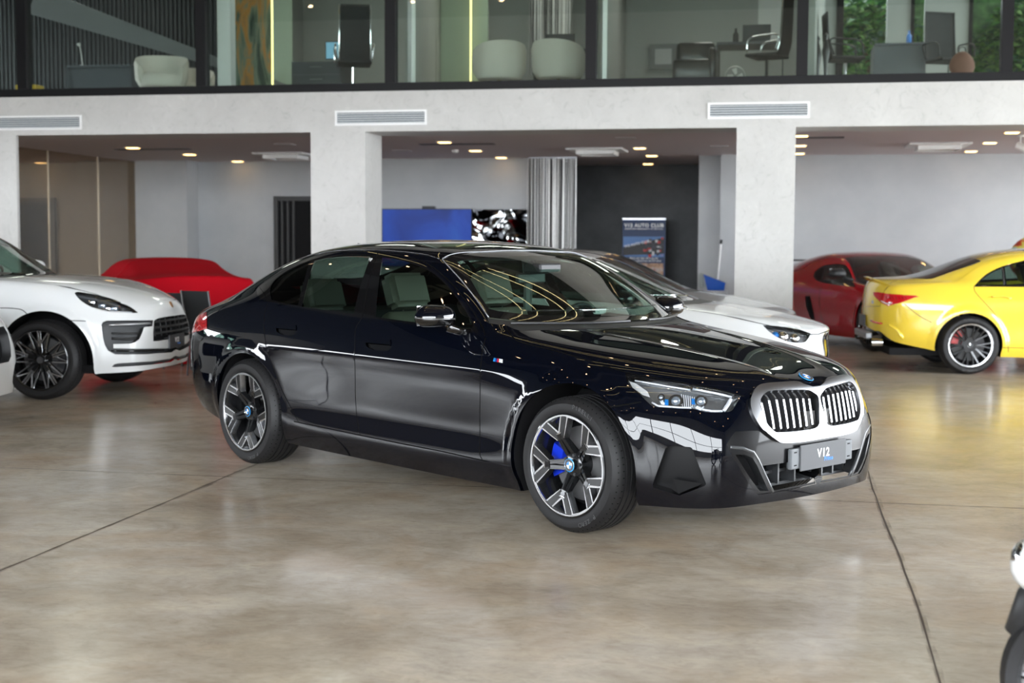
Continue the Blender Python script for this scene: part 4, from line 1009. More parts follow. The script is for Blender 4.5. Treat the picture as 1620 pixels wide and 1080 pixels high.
# room below the mezzanine
white_wall = noise_col(mat('off_white_wall', (.6, .61, .62), .7), (.40, .415, .43), (.44, .455, .465), 1.5, 4)
warm_wall = mat('warm_grey_wall', (.36, .34, .31), .7)
dark_wall = noise_col(mat('charcoal_wall', (.05, .055, .06), .6), (.045, .05, .055), (.065, .07, .075), 2, 4)
ceil_m = mat('mauve_grey_ceiling', (.56, .50, .51), .75)
CZ = 3.03
m = MB(); m.box((-24, FY1, CZ), (16, 30, CZ+.1)); struct('ceiling_mezzanine', m, ceil_m)
m = MB(); m.box((-24, FY1, ZB), (16, FY1+.02, CZ)); struct('trim_beam', m, plaster)
YW = 25.2
m = MB()
m.box((-1.55, YW, 0), (16, YW+.15, CZ)); m.box((-1.55, YW+.15, 0), (-1.40, 28.1, CZ)); struct('wall_back_right', m, white_wall)
m = MB(); m.box((-1.15, YW-.30, 0), (-.80, YW, CZ)); struct('wall_pier', m, white_wall)
m = MB(); m.box((-4.25, 28.1, 0), (-1.4, 28.25, CZ)); m.box((-4.4, 25.6, 0), (-4.25, 28.2, CZ)); struct('wall_dark', m, dark_wall)
m = MB(); m.box((-12.6, 26.1, 0), (-8.0, 26.25, CZ)); m.box((-8.0, 25.5, 0), (-4.4, 25.65, CZ)); m.box((-8.0, 25.65, 0), (-7.9, 26.1, CZ)); struct('wall_back', m, white_wall)
m = MB(); m.box((-12.58, 25.55, 0), (-11.5, 26.1, CZ)); struct('wall_column', m, white_wall)
m = MB(); m.box((-24, 26.1, 0), (-12.7, 26.25, CZ)); m.box((-24, 19.4, 0), (-23.9, 26.1, CZ)); struct('wall_back_left', m, warm_wall)
bronze = thin_glass('bronze_partition_glass', (.62, .55, .46), 1.4)
m = MB(); m.box((-12.665, FY1, 0), (-12.655, 26.1, CZ)); struct('window_partition', m, bronze)
m = MB()
for y in (20.6, 22.4, 24.2): m.box((-12.675, y-.008, 0), (-12.645, y+.008, CZ))
struct('trim_partition', m, mat('brushed_joint', (.45, .42, .36), .4, .8))
def doorway(n, x0, x1, zt, Y, glassy=False, xs=()):
    f = MB(); w = .09
    f.box((x0, Y-.06, 0), (x0+w, Y+.02, zt)); f.box((x1-w, Y-.06, 0), (x1, Y+.02, zt)); f.box((x0+w, Y-.06, zt-w), (x1-w, Y+.02, zt))
    for x in xs: f.box((x, Y-.045, 0), (x+.04, Y-.005, zt-w))
    o = struct('door_%d' % n, f, satin_black)
    g = MB(); g.box((x0+w, Y-.02, 0), (x1-w, Y-.005, zt-w)); q = g.build('door_panel', matt_black, o)
a = FYp(429, 310, 25.9); bb = FYp(520, 310, 25.9)
doorway(1, a[0], bb[0], a[1], 26.08, False, [FYp(446, 350, 26.08)[0], FYp(455, 350, 26.08)[0], FYp(464, 350, 26.08)[0]])
a = FYp(-25, 313, 26.0); bb = FYp(85, 313, 26.0); doorway(2, a[0], bb[0], a[1], 26.08)

# ceiling fittings under the mezzanine: placed where the photograph shows them
def cz(px, py): p = on(px, py, 2, CZ); return p.x, p.y
warm_em = mat('warm_led', (1, .8, .5), .5, emit=(1., .60, .22), es=7.)
white_pl = mat('white_plastic', (.75, .75, .74), .4)
dl_spots = [(210, 233), (300, 243.5), (376, 254.5), (703, 224), (752, 237.5), (793, 248.5), (1012, 233.5), (1031, 245.5), (1025, 258.5), (1268, 214), (1266, 229.5), (1264, 242), (1601, 208.5), (1566, 225), (1536, 238.5)]
dl0 = None
for i, (a, c_) in enumerate(dl_spots):
    x, y = cz(a, c_)
    if dl0 is None:
        dl0 = thing('downlight', 'small square warm downlight', 'downlight', (x, y, CZ), 0, 'warm downlights under the mezzanine')
        f = MB(); f.prism([(-.11, -.11), (.11, -.11), (.11, .11), (-.11, .11)], -.012, 0., plane='xy'); f.build('trim_ring', white_pl, dl0)
        f = MB(); f.prism([(-.085, -.085), (.085, -.085), (.085, .085), (-.085, .085)], -.02, -.012, plane='xy'); f.build('lamp', warm_em, dl0); t = dl0
    else:
        t = dl0.copy(); COL.objects.link(t); t.location = (x, y, CZ)
        for ch in list(dl0.children): q = ch.copy(); COL.objects.link(q); q.parent = t
    bay = ['left bay before the middle pillar', 'bay between the pillars above the blue screen', 'bay between the pillars before the charcoal wall', 'right bay against the edge of the right pillar', 'right bay beyond the white air conditioner'][i//3]
    t['label'] = '%s square warm downlight in the %s' % (['nearest', 'second', 'farthest'][i % 3], bay)
def cassette(px, py, lab):
    x, y = cz(px, py)
    t = thing('ceiling_cassette', lab, 'air conditioner', (x, y, CZ), 0)
    f = MB(); f.box((-.47, -.47, -.035), (.47, .47, 0), bev=.015); f.build('panel', white_pl, t)
    f = MB(); f.box((-.2, -.2, -.05), (.2, .2, -.034)); f.build('grille', mat('cassette_grey', (.4, .4, .4), .5), t)
    for k in range(4):
        f = MB(); f.box((-.32, .30, -.10), (.32, .315, -.03)); q = f.build('flap', white_pl, t); q.rotation_euler = (0, 0, k*PI/2)
cassette(945, 236, 'white ceiling air conditioner over the silver string curtain'); cassette(1483, 228, 'white ceiling air conditioner above the yellow coupe'); cassette(452, 243, 'white ceiling air conditioner partly behind the middle pillar')
def slot(p, q, lab, m):
    x0, y0 = cz(*p); x1, y1 = cz(*q); f = MB(); f.box((min(x0, x1), y0-.12, CZ-.012), (max(x0, x1), y0+.12, CZ)); tag(f.build('ceiling_grille', m), lab, 'vent')
slot((665, 228), (785, 228), 'dark slot grille in the ceiling right of the middle pillar', mat('dark_slot', (.08, .07, .07), .6))
slot((185, 236), (305, 236), 'dark slot grille in the ceiling left of the middle pillar', mat('dark_slot'))
slot((1262, 217.5), (1335, 217.5), 'dark slot grille in the ceiling right of the right pillar', mat('dark_slot'))
for i, (a, c_) in enumerate([(990, 218), (1138, 231), (636, 238), (451, 228)]):
    x, y = cz(a, c_); f = MB(); f.box((x-.14, y-.14, CZ-.01), (x+.14, y+.14, CZ), bev=.003)
    tag(f.build('ceiling_panel', mat('pale_panel', (.5, .48, .48), .6)), ['small pale square panel in the ceiling above the string curtain', 'small pale square panel in the ceiling left of the right pillar', 'small pale square panel beside the smoke detector', 'small pale square panel left of the middle pillar'][i], 'panel')
x, y = cz(720, 237); f = MB(); f.lathe([(0, 0), (.06, 0), (.06, -.02), (.045, -.05), (0, -.055)], 20, axis='z', M=Matrix.Translation((x, y, CZ))); tag(f.build('smoke_detector', white_pl, smooth=True), 'round white smoke detector on the ceiling', 'smoke detector')
# ac louvres in the facade beam
louv = mat('louvre_dark', (.05, .065, .08), .5); whitem = mat('white_powder_coat', (.78, .79, .79), .35)
for i, (x0, x1, z0, z1, lab) in enumerate([(-12.3, -9.97, 3.065, 3.27, 'white air louvre at the left end of the plaster beam'), (-6.16, -4.85, 3.075, 3.28, 'white air louvre over the middle pillar'), (-1.04, .27, 3.105, 3.315, 'white air louvre over the right pillar')]):
    t = thing('air_louvre', lab, 'vent', (x0, FY0, z0)); w, h = x1-x0, z1-z0
    f = MB(); k = .028; f.box((0, -.02, 0), (w, 0, k)); f.box((0, -.02, h-k), (w, 0, h)); f.box((0, -.02, k), (k, 0, h-k)); f.box((w-k, -.02, k), (w, 0, h-k)); f.build('frame', whitem, t)
    f = MB(); f.box((k, -.004, k), (w-k, -.001, h-k)); f.build('backing', louv, t)
    for j in range(5):
        f = MB(); z = k+(h-2*k)*(j+.5)/5; f.add([(k, -.020, z-.010), (w-k, -.020, z-.010), (w-k, -.006, z+.005), (k, -.006, z+.005), (k, -.020, z-.013), (w-k, -.020, z-.013), (w-k, -.006, z+.002), (k, -.006, z+.002)], [(0, 1, 2, 3), (7, 6, 5, 4), (0, 4, 5, 1), (3, 2, 6, 7), (0, 3, 7, 4), (1, 5, 6, 2)]); f.build('slat', mat('louvre_grey', (.62, .66, .68), .4), t)
# mezzanine glazing
fr = mat('black_aluminium', (.006, .006, .007), .5, spec=.2)
m = MB(); m.box((-22, FY0+.02, ZT), (16, FY0+.14, ZT+.115)); m.box((-22, FY0+.02, 6.1), (16, FY0+.14, 6.25)); struct('window_frame', m, fr)
mul = [-16.4, -13.65, -10.9, -8.14, -5.375, -2.6, .16, 2.69, 5.5, 8.3]
for i, x in enumerate(mul):
    m = MB(); m.box((x-.072, FY0+.0, ZT+.115), (x+.072, FY0+.16, 6.1)); struct('window_mullion', m, fr)
pane = thin_glass('mezzanine_glass', (.86, .91, .885), .7)
for i in range(len(mul)-1):
    m = MB(); m.box((mul[i]+.072, FY0+.07, ZT+.115), (mul[i+1]-.072, FY0+.08, 6.1)); struct('window_%d' % (i+1), m, pane)
# ------------------------------------------------------------------ mezzanine offices
UZ = 3.62
up_wall = mat('office_wall', (.33, .345, .33), .7); up_dark = mat('office_dark_wall', (.016, .019, .021), .6)
m = MB(); m.box((-24, 18.76, UZ-.6), (16, 30, UZ)); 
m2 = MB(); m2.box((-24, 18.76, UZ-.02), (16, 30, UZ)); struct('floor_mezzanine', m2, mat('office_floor', (.30, .29, .27), .35))
m = MB(); m.box((-24, 18.8, 6.25), (16, 25.3, 6.35)); struct('ceiling_office', m, mat('office_ceiling', (.35, .35, .34), .8))
# ribbed dark wall on the left
m = MB(); m.box((-24, 24.0, UZ), (-8.9, 24.1, 6.25))
x = -16.5
while x < -8.9: m.box((x, 23.955, UZ), (x+.035, 24.0, 6.25)); x += .085
struct('wall_ribbed', m, up_dark)
m = MB(); m.box((-8.9, 25.0, UZ), (on(1334, 60, 1, 25.).x, 25.1, 6.25)); m.box((-9.0, 24.0, UZ), (-8.9, 25.1, 6.25)); struct('wall_office_back', m, up_wall)
# right office back wall with garden windows
def upx(px, Y): return on(px, 60, 1, Y).x
wx = [upx(a, 25.) for a in (1334, 1402, 1440, 1462, 1538, 1590)]
m = MB(); m.box((wx[1], 25., UZ), (wx[2], 25.1, 6.25)); m.box((wx[3], 25., UZ), (wx[4], 25.1, 6.25)); m.box((wx[5]+1.5, 25., UZ), (16, 25.1, 6.25))
m.box((wx[0], 25., UZ), (wx[5]+1.5, 25.1, UZ+.35)); struct('wall_office_right', m, up_wall)
m = MB(); m.box((wx[0]-.12, 24.95, UZ), (wx[0], 25.1, 6.25)); m.box((wx[2], 24.95, UZ+.3), (wx[2]+.06, 25.1, 6.25)); m.box((wx[4]-.06, 24.95, UZ+.3), (wx[4], 25.1, 6.25)); struct('window_frame_garden', m, fr)
m = MB(); m.box((wx[0]+.5, 21.2, UZ), (wx[5]+1.5, 21.6, UZ+.10)); struct('trim_ledge', m, whitem)
# planting outside the office windows
leafs = [mat('leaf_%d' % i, c_, .5) for i, c_ in enumerate([(.05, .16, .04), (.10, .26, .06), (.20, .36, .10), (.03, .10, .05)])]
rl = random.Random(5)
def foliage(cx, cy, cz_, rx, ry, rz_, n, name, lab):
    b_ = MB()
    for i in range(n):
        a = rl.uniform(0, 2*PI); u_ = rl.uniform(-1, 1); r_ = rl.uniform(.5, 1)**.5; s_ = math.sqrt(1-u_*u_)
        p = Vector((cx+rx*r_*s_*math.cos(a), cy+ry*r_*s_*math.sin(a), cz_+rz_*r_*u_)); l_ = rl.uniform(.12, .32)
        M_ = Matrix.Translation(p) @ Matrix.Rotation(rl.uniform(0, 6.28), 4, 'Z') @ Matrix.Rotation(rl.uniform(-.9, .9), 4, 'X') @ Matrix.Rotation(rl.uniform(-.6, .6), 4, 'Y')
        b_.add([(0, 0, 0), (l_*.5, -l_*.16, .02), (l_, 0, -.03), (l_*.5, l_*.16, .02)], [(0, 1, 2, 3)], rl.randrange(4), M_)
    o = b_.build(name, leafs, fixn=False); tag(o, lab, 'plant'); return o
pl1 = foliage(wx[0]+.4, 27.2, 4.72, 1.3, .9, 1.3, 6000, 'garden_shrub', 'green leafy shrub outside the office window left of the desks')
pl2 = foliage(wx[4]+1.5, 27.2, 4.72, 1.25, .9, 1.3, 6000, 'garden_shrub', 'green leafy shrub outside the far right office window')
for o, cx in ((pl1, wx[0]+.5), (pl2, wx[4]+1.5)):
    b_ = MB(); b_.tube([(cx, 27.3, UZ+.005), (cx+.1, 27.3, 4.6), (cx-.1, 27.3, 5.6)], [.07, .05, .03], 8); b_.build('stem', mat('bark', (.12, .08, .05), .8), o); b_ = MB(); b_.box((cx-.5, 26.9, UZ), (cx+.5, 27.7, UZ+.35), bev=.02); b_.build('planter', mat('terrace'), o)
m = MB(); m.box((-24, 25.3, UZ-.3), (18, 34, UZ-.0)); struct('ground_terrace', m, mat('terrace', (.4, .4, .38), .8))
m = MB(); m.box((1, 29, UZ-.3), (14, 29.2, 9)); struct('wall_garden_backdrop', m, noise_col(mat('hedge_backdrop', (.05, .12, .04), .8), (.02, .06, .02), (.10, .20, .07), 6, 6))  # green backdrop added behind the shrubs to block the bright sky
# partitions standing square to the glazing
def partition(px0, Y0, px1, Y1, m_, nm='wall_partition', t=.1):
    a = on(px0, 60, 1, Y0); b2 = on(px1, 60, 1, Y1); d = Vector((b2.x-a.x, b2.y-a.y, 0)).normalized(); n_ = Vector((-d.y, d.x, 0))*t/2
    q = MB(); q.add([(a.x-n_.x, a.y-n_.y, UZ), (b2.x-n_.x, b2.y-n_.y, UZ), (b2.x+n_.x, b2.y+n_.y, UZ), (a.x+n_.x, a.y+n_.y, UZ), (a.x-n_.x, a.y-n_.y, 6.25), (b2.x-n_.x, b2.y-n_.y, 6.25), (b2.x+n_.x, b2.y+n_.y, 6.25), (a.x+n_.x, a.y+n_.y, 6.25)],
                    [(3, 2, 1, 0), (4, 5, 6, 7), (0, 1, 5, 4), (1, 2, 6, 5), (2, 3, 7, 6), (3, 0, 4, 7)])
    return struct(nm, q, m_)
partition(646, 19.0, 694, 23.5, up_wall); partition(949, 19.0, 985, 24.9, up_wall); partition(354, 19.0, 362, 19.2, mat('white_post', (.7, .72, .71), .5), t=.2)
partition(648, 18.95, 654, 18.99, mat('white_post'), t=.12); partition(950, 18.95, 957, 18.99, mat('white_post'), t=.12)
partition(1283, 19.0, 1300, 24.9, up_wall)
green_glass = thin_glass('green_office_glass', (.62, .74, .64), 1.2)
def vpanel(px0, px1, Y, z0, z1, m_, nm, lab, cat, t=.03, yoff=0):
    a = upx(px0, Y); b2 = upx(px1, Y); q = MB(); q.box((a, Y, z0), (b2, Y+t, z1)); o = q.build(nm, m_)
    return tag(o, lab, cat)
vpanel(697, 772, 23.2, UZ, 6.2, mat('sage_panel', (.34, .42, .33), .35), 'wall_panel', 'pale sage green panel behind the left white tub chair', 'panel')
vpanel(376, 462, 23.4, UZ, 6.2, mat('sage_panel'), 'wall_panel', 'sage green panel behind the flame patterned glass', 'panel')
# flame painting panel behind glass
fp = mat('flame_panel', (.1, .12, .1), .3); nt = fp.node_tree; L = nt.links.new; b = bsdf(fp); tc = nt.nodes.new('ShaderNodeTexCoord')
f1 = ramp(nz(1.6, 5, (2.2, 1, .45), .6, 1.5), [(.42, (.04, .07, .05)), (.52, (.20, .26, .20)), (.60, (.55, .25, .05)), (.70, (.12, .15, .12))]); L(f1, b.inputs['Base Color'])
pn = vpanel(369, 430, 21.2, UZ, 6.1, fp, 'glass_panel', 'tall glass panel with orange flame pattern beside the gold light line', 'panel')
t_ = thing('picture_frame', 'black edged white square picture on the office wall', 'picture', (upx(1050, 24.9), 24.9, 4.75)); w_ = (upx(1072, 24.9)-upx(1028, 24.9))/2
b_ = MB(); b_.box((-w_, -.03, -w_*.9), (w_, 0, w_*.9)); b_.build('frame', mat('frame_grey', (.12, .13, .13), .4), t_)
b_ = MB(); b_.box((-w_*.6, -.035, -w_*.55), (w_*.6, -.03, w_*.55)); b_.build('picture', mat('picture_grey', (.42, .43, .43), .6), t_)
goldm = mat('gold_light_line', (1, .9, .5), .4, emit=(1., .85, .35), es=2.2)
for px_g, Yg in ((431, 21.1), (745, 23.1)):
    a = upx(px_g, Yg); b_ = MB(); b_.box((a-.012, Yg-.02, UZ+.02), (a+.012, Yg, 6.2)); tag(b_.build('light_strip', goldm), 'thin vertical gold light strip at %s' % ('the flame patterned glass' if px_g < 500 else 'the sage green panel'), 'light')
# stair string sloping behind the left panes
a0 = on(60, -20, 1, 21.5); a1 = on(470, 140, 1, 21.5)
b_ = MB(); h_ = .42; b_.add([(a0.x, 21.5, a0.z), (a1.x, 21.5, a1.z), (a1.x, 21.5, a1.z-.03), (a0.x-.2, 21.5, a0.z-h_), (a0.x, 21.6, a0.z), (a1.x, 21.6, a1.z), (a1.x, 21.6, a1.z-.03), (a0.x-.2, 21.6, a0.z-h_)], [(3, 2, 1, 0), (4, 5, 6, 7), (0, 1, 5, 4), (1, 2, 6, 5), (2, 3, 7, 6), (3, 0, 4, 7)])
tag(b_.build('stair_string', mat('stair_grey', (.17, .175, .18), .5)), 'grey sloping side of the stair behind the left panes', 'staircase')
# ---- furniture
fabric = mat('cream_fabric', (.74, .71, .64), .75, sheen=.2)
brass = mat('brass', (.75, .62, .38), .25, 1.)
def tub_chair(px, Y, rz, lab, s=1.):
    x = upx(px, Y); t = thing('tub_chair', lab, 'armchair', (x, Y, UZ), rz, 'cream tub chairs behind the office glass')
    b_ = MB(); n = 26; vs = []; rowsn = []
    for i in range(n+1):
        a = math.radians(-35+250*i/n); hgt = .80-.24*(abs(i/n-.5)*2)**2.2
        pr = [(.34, .25), (.405, .36), (.42, hgt-.06), (.405, hgt), (.36, hgt-.01), (.315, hgt-.10), (.29, .42), (.0, .42)]
        vs += [(r_*s*math.cos(a), r_*s*math.sin(a), z*s) for r_, z in pr]
    k_ = 8; b_.add(vs, [(i*k_+j, (i+1)*k_+j, (i+1)*k_+j+1, i*k_+j+1) for i in range(n) for j in range(k_-1)]+[tuple(range(k_))[::-1], tuple(range(n*k_, n*k_+k_))])
    b_.build('backrest', fabric, t, auto=50)
    b_ = MB(); b_.lathe([(0, .24*s), (.32*s, .24*s), (.36*s, .28*s), (.35*s, .42*s), (.30*s, .46*s), (0, .47*s)], 28, axis='z'); b_.build('seat', fabric, t, auto=50)
    b_ = MB(); b_.cyl((0, 0, .12*s), (0, 0, .25*s), .03, n=10)
    for k in range(4): a = k*PI/2+.6; b_.tube([(0, 0, .15*s), (.15*math.cos(a), .15*math.sin(a), .09), (.30*math.cos(a), .30*math.sin(a), .012)], .012, 6)
    b_.build('base', brass, t, smooth=True)
    return t
tub_chair(255, 20.6, .35, 'cream tub chair behind the leftmost big pane', 1.0); tub_chair(302, 21.6, .5, 'cream tub chair half hidden behind the black mullion beside the leftmost chair', .9)
tub_chair(790, 20.2, PI+.45, 'cream tub chair in front of the sage green panel', .95); tub_chair(884, 20.2, PI-.3, 'cream tub chair with a dark laptop lid showing over its back', .95)
mesh_blk = mat('black_mesh_fabric', (.02, .022, .024), .7)
def office_chair(px, Y, rz, lab, back_h=.75, chromed=True, s=1., arms=True, grp='office chairs on the mezzanine'):
    x = upx(px, Y); t = thing('office_chair', lab, 'office chair', (x, Y, UZ), rz, grp)
    fm = chrome if chromed else satin_black
    b_ = MB(); b_.box((-.25, -.24, .44), (.25, .24, .49), bev=.02); b_.build('seat', mesh_blk, t)
    b_ = MB(); pts = catmull([(-.22, .22, .48), (-.22, .27, .70), (-.21, .30, .48+back_h)], 4); n = len(pts)
    b_.add([p for p in pts]+[(-p[0], p[1], p[2]) for p in pts]+[(p[0], p[1]+.012, p[2]) for p in pts]+[(-p[0], p[1]+.012, p[2]) for p in pts], [(i, i+1, n+i+1, n+i) for i in range(n-1)]+[(2*n+i, 3*n+i, 3*n+i+1, 2*n+i+1) for i in range(n-1)]); b_.build('backrest', mesh_blk, t)
    for sg in (-1, 1):
        b_ = MB(); b_.tube([(sg*p[0]*-1.04, p[1], p[2]) for p in pts], .013, 8); b_.build('back_frame', fm, t, smooth=True)
        if arms: b_ = MB(); b_.tube(catmull([(sg*.26, .20, .50), (sg*.28, .26, .70), (sg*.28, .1, .72), (sg*.28, -.16, .68), (sg*.27, -.2, .5)], 4), .013, 8); b_.build('armrest', fm, t, smooth=True)
    b_ = MB(); b_.tube([(-.22, .30, .46+back_h), (.22, .30, .46+back_h)], .012, 8); b_.build('top_rail', fm, t)
    b_ = MB(); b_.cyl((0, 0, .1), (0, 0, .44), .025, n=12); b_.build('post', chrome, t)
    for k in range(5):
        a = k*2*PI/5+.3; b_ = MB(); b_.tube([(0, 0, .12), (.17*math.cos(a), .17*math.sin(a), .10), (.30*math.cos(a), .30*math.sin(a), .07)], [.022, .018, .014], 6); b_.cyl((.30*math.cos(a)-.02, .30*math.sin(a), .03), (.30*math.cos(a)+.02, .30*math.sin(a), .03), .03, n=10); b_.build('leg', fm, t)
    return t
office_chair(560, 19.9, 3.5, 'tall chrome framed mesh chair left of the second mullion', .80)
office_chair(1214, 20.0, -1.9, 'chrome armed black chair in front of the laptop desk', .95)
office_chair(1338, 20.5, 1.7, 'black task chair left of the grey panelled desk', .62, False); office_chair(1503, 20.9, .4, 'black mesh task chair behind the brown backpack', .72, False)
desk_m = mat('dark_desk', (.06, .065, .07), .4); desk_g = mat('grey_desk', (.09, .10, .115), .4)
def desk(px0, px1, Y, h, lab, m_, d=.7, side=True):
    a, b2 = upx(px0, Y), upx(px1, Y); t = thing('desk', lab, 'desk', ((a+b2)/2, Y, UZ)); w = (b2-a)/2
    q = MB(); q.box((-w, 0, h-.04), (w, d, h), bev=.004); q.build('desk_top', m_, t)
    for sg in (-1, 1): q = MB(); q.box((sg*w-.02, .03, 0) if sg < 0 else (w-.02, .03, 0), (sg*w+.02, d-.03, h-.04) if sg < 0 else (w, d-.03, h-.04)); q.build('leg_panel', m_, t)
    if side: q = MB(); q.box((-w+.02, .06, .12), (w-.02, .09, h-.04)); q.build('modesty_panel', m_, t)
    return t
desk(104, 205, 21.6, .76, 'dark desk behind the leftmost pane', desk_g); desk(1134, 1240, 21.3, .86, 'dark desk carrying an open laptop', desk_m, side=False); desk(1384, 1466, 21.5, .82, 'grey panelled desk beside the black task chair', desk_g)
t_ = thing('drawer_cabinet', 'dark drawer cabinet behind the chrome framed chair', 'cabinet', (upx(500, 20.7), 20.7, UZ)); b_ = MB(); b_.box((-.4, 0, 0), (.4, .5, .62), bev=.004); b_.build('body', desk_m, t_)
for k in range(3):
    b_ = MB(); b_.box((-.38, -.015, .04+.19*k), (.38, 0, .21+.19*k)); q = b_.build('drawer', mat('drawer_dark', (.045, .05, .055), .35), t_); b_ = MB(); b_.box((-.1, -.03, .15+.19*k), (.1, -.015, .16+.19*k)); b_.build('drawer_handle', chrome, q)
def screen(px, Y, z, w, h, lab, em=None, nm='computer_monitor', rz=0.):
    t = thing(nm, lab, 'monitor' if nm != 'laptop' else 'laptop', (upx(px, Y), Y, z), rz); b_ = MB(); b_.box((-w/2, 0, .05), (w/2, .025, .05+h), bev=.004); b_.build('screen', satin_black, t)
    if em: b_ = MB(); b_.box((-w/2+.015, -.003, .065), (w/2-.015, 0, .035+h)); b_.build('display', em, t)
    b_ = MB(); b_.box((-.1, -.02, 0), (.1, .12, .012)) if nm != 'laptop' else b_.box((-w/2, -.22, 0.0), (w/2, 0.0, .02)); b_.cyl((0, .05, .0), (0, .035, .1), .015, n=8); b_.build('stand', satin_black, t)
    return t
screen(535, 20.9, UZ+.62, .42, .28, 'small monitor with a pale blue picture on the drawer cabinet', mat('screen_blue', (.1, .25, .35), .3, emit=(.25, .55, .75), es=.6))
screen(1197, 21.6, UZ+.862, .42, .24, 'open black laptop on the dark desk', None, 'laptop'); screen(886, 21.4, UZ+.782, .46, .22, 'dark laptop lid behind the right cream tub chair', None, 'laptop'); desk(846, 930, 21.1, .78, 'low desk behind the right cream tub chair', desk_m, side=False)
def bottle(px, Y, z, r, h, m_, lab, name='bottle'):
    q = MB(); q.lathe([(0, 0), (r, 0), (r, h*.62), (r*.4, h*.80), (r*.4, h), (0, h)], 16, axis='z', M=Matrix.Translation((upx(px, Y), Y, z))); return tag(q.build(name, m_, auto=40), lab, 'bottle')
bottle(1164, 21.6, UZ+.86, .045, .24, satin_black, 'black thermos bottle left of the open laptop'); bottle(1438, 21.7, UZ+.82, .04, .2, mat('bottle_blue', (.05, .2, .6), .1, coat=1.), 'blue water bottle on the grey panelled desk')
for i, px in enumerate((1294, 1307)):
    q = MB(); q.lathe([(0, 0), (.06, 0), (.055, .03), (.02, .06), (.03, .22), (.055, .38), (.03, .50), (.018, .54), (.032, .60), (.0, .65)], 16, axis='z', M=Matrix.Translation((upx(px, 19.9+.3*(1-i)), 19.9+.3*(1-i), UZ+.12))); tag(q.build('figurine', mat('figurine_black', (.02, .02, .022), .3), auto=40), ['slim dark figurine close to the right office partition', 'slim dark standing figurine nearer the black task chair'][i], 'figurine')
q = MB(); q.box((upx(1296, 20.0), 19.65, UZ), (upx(1318, 20.0), 20.12, UZ+.12), bev=.01); tag(q.build('low_box', mat('terracotta', (.35, .13, .07), .6)), 'low terracotta box on the office floor under the figurines', 'box')
# backpack, papers, fan, sofa, yellow crate, lamp
t_ = thing('backpack', 'brown backpack on the ledge in the right office', 'backpack', (upx(1523, 20.0), 20.0, UZ+.1)); bm = bmesh.new(); bmesh.ops.create_uvsphere(bm, u_segments=20, v_segments=14, radius=1)
q = MB(); q.add([(v.co.x*.17*(1 if v.co.z < 0 else 1-.15*v.co.z), v.co.y*.12, .19+v.co.z*.19) for v in bm.verts], [[v.index for v in f.verts] for f in bm.faces]); bm.free(); q.build('body', mat('rust_brown_fabric', (.22, .10, .07), .7), t_, smooth=True)
q = MB(); q.tube(catmull([(-.05, 0, .36), (-.03, 0, .43), (.03, 0, .43), (.05, 0, .36)], 4), .008, 6); q.build('handle', satin_black, t_)
q = MB(); q.box((upx(1400, 19.9), 19.8, UZ), (upx(1560, 19.9), 20.2, UZ+.1)); tag(q.build('low_shelf', whitem), 'low white shelf along the right office glass', 'shelf')
vpanel(1199, 1243, 24.965, 4.85, 5.85, mat('white_board', (.62, .64, .63), .5), 'whiteboard', 'white board on the office back wall behind the chrome armed chair', 'whiteboard')
t_ = thing('desk_fan', 'small pale fan beside the laptop desk', 'fan', (upx(1163, 20.5), 20.7, UZ)); q = MB(); q.lathe([(.14, -.02), (.15, 0), (.14, .02)], 24, closed=True, M=Matrix.Translation((0, 0, .28))); q.build('guard', white_pl, t_)
for k in range(4): q = MB(); q.add([(.02, 0, .28), (.10, .01, .33), (.12, -.01, .26), (.04, 0, .25)], [(0, 1, 2, 3)], M=Matrix.Translation((0, 0, .28)) @ Matrix.Rotation(k*PI/2, 4, 'Y') @ Matrix.Translation((0, 0, -.28))); q.build('fan_blade', white_pl, t_)
q = MB(); q.cyl((0, 0, 0), (0, 0, .02), .1, n=20); q.cyl((0, 0, .02), (0, 0, .14), .015); q.build('stand', white_pl, t_)
t_ = thing('leather_sofa', 'black leather sofa end behind the glass left of the laptop desk', 'sofa', (upx(1100, 20.3), 20.1, UZ)); q = MB(); q.box((-.28, -.35, .1), (.28, .4, .42), bev=.05); q.build('seat', mat('black_leather', (.02, .022, .022), .3), t_, auto=50); q = MB(); q.box((-.28, .25, .3), (.28, .45, .74), bev=.07); q.build('backrest', mat('black_leather'), t_, auto=50)
q = MB(); q.box((.22, -.35, .1), (.32, .42, .58), bev=.05); q.build('armrest', mat('black_leather'), t_, auto=50); q = MB(); q.box((-.26, -.30, 0), (-.20, -.24, .1)); q.build('leg', satin_black, t_); q = MB(); q.box((.2, -.30, 0), (.26, -.24, .1)); q.build('leg', satin_black, t_)
t_ = thing('yellow_case', 'small yellow case at the foot of the leftmost pane', 'case', (upx(44, 19.3), 19.2, UZ)); q = MB(); q.box((-.17, 0, 0), (.17, .25, .17), bev=.012); q.build('body', mat('case_yellow', (.75, .50, .04), .4), t_)
for dx in (-.06, .05): q = MB(); q.box((dx-.004, -.004, .0), (dx+.004, .0, .165)); q.build('strap', mat('case_seam', (.3, .18, .02), .6), t_)
t_ = thing('desk_lamp', 'thin white desk lamp on the dark desk behind the leftmost pane', 'lamp', (upx(130, 21.7), 21.7, UZ+.76)); q = MB(); q.cyl((0, 0, 0), (0, 0, .01), .06); q.build('base', white_pl, t_); q = MB(); q.tube([(0, 0, .01), (-.02, 0, .18), (-.05, 0, .34)], .008, 6); q.build('pole', white_pl, t_); q = MB(); q.cyl((-.05, 0, .33), (-.07, 0, .37), .02, .03); q.build('lamp_head', white_pl, t_)
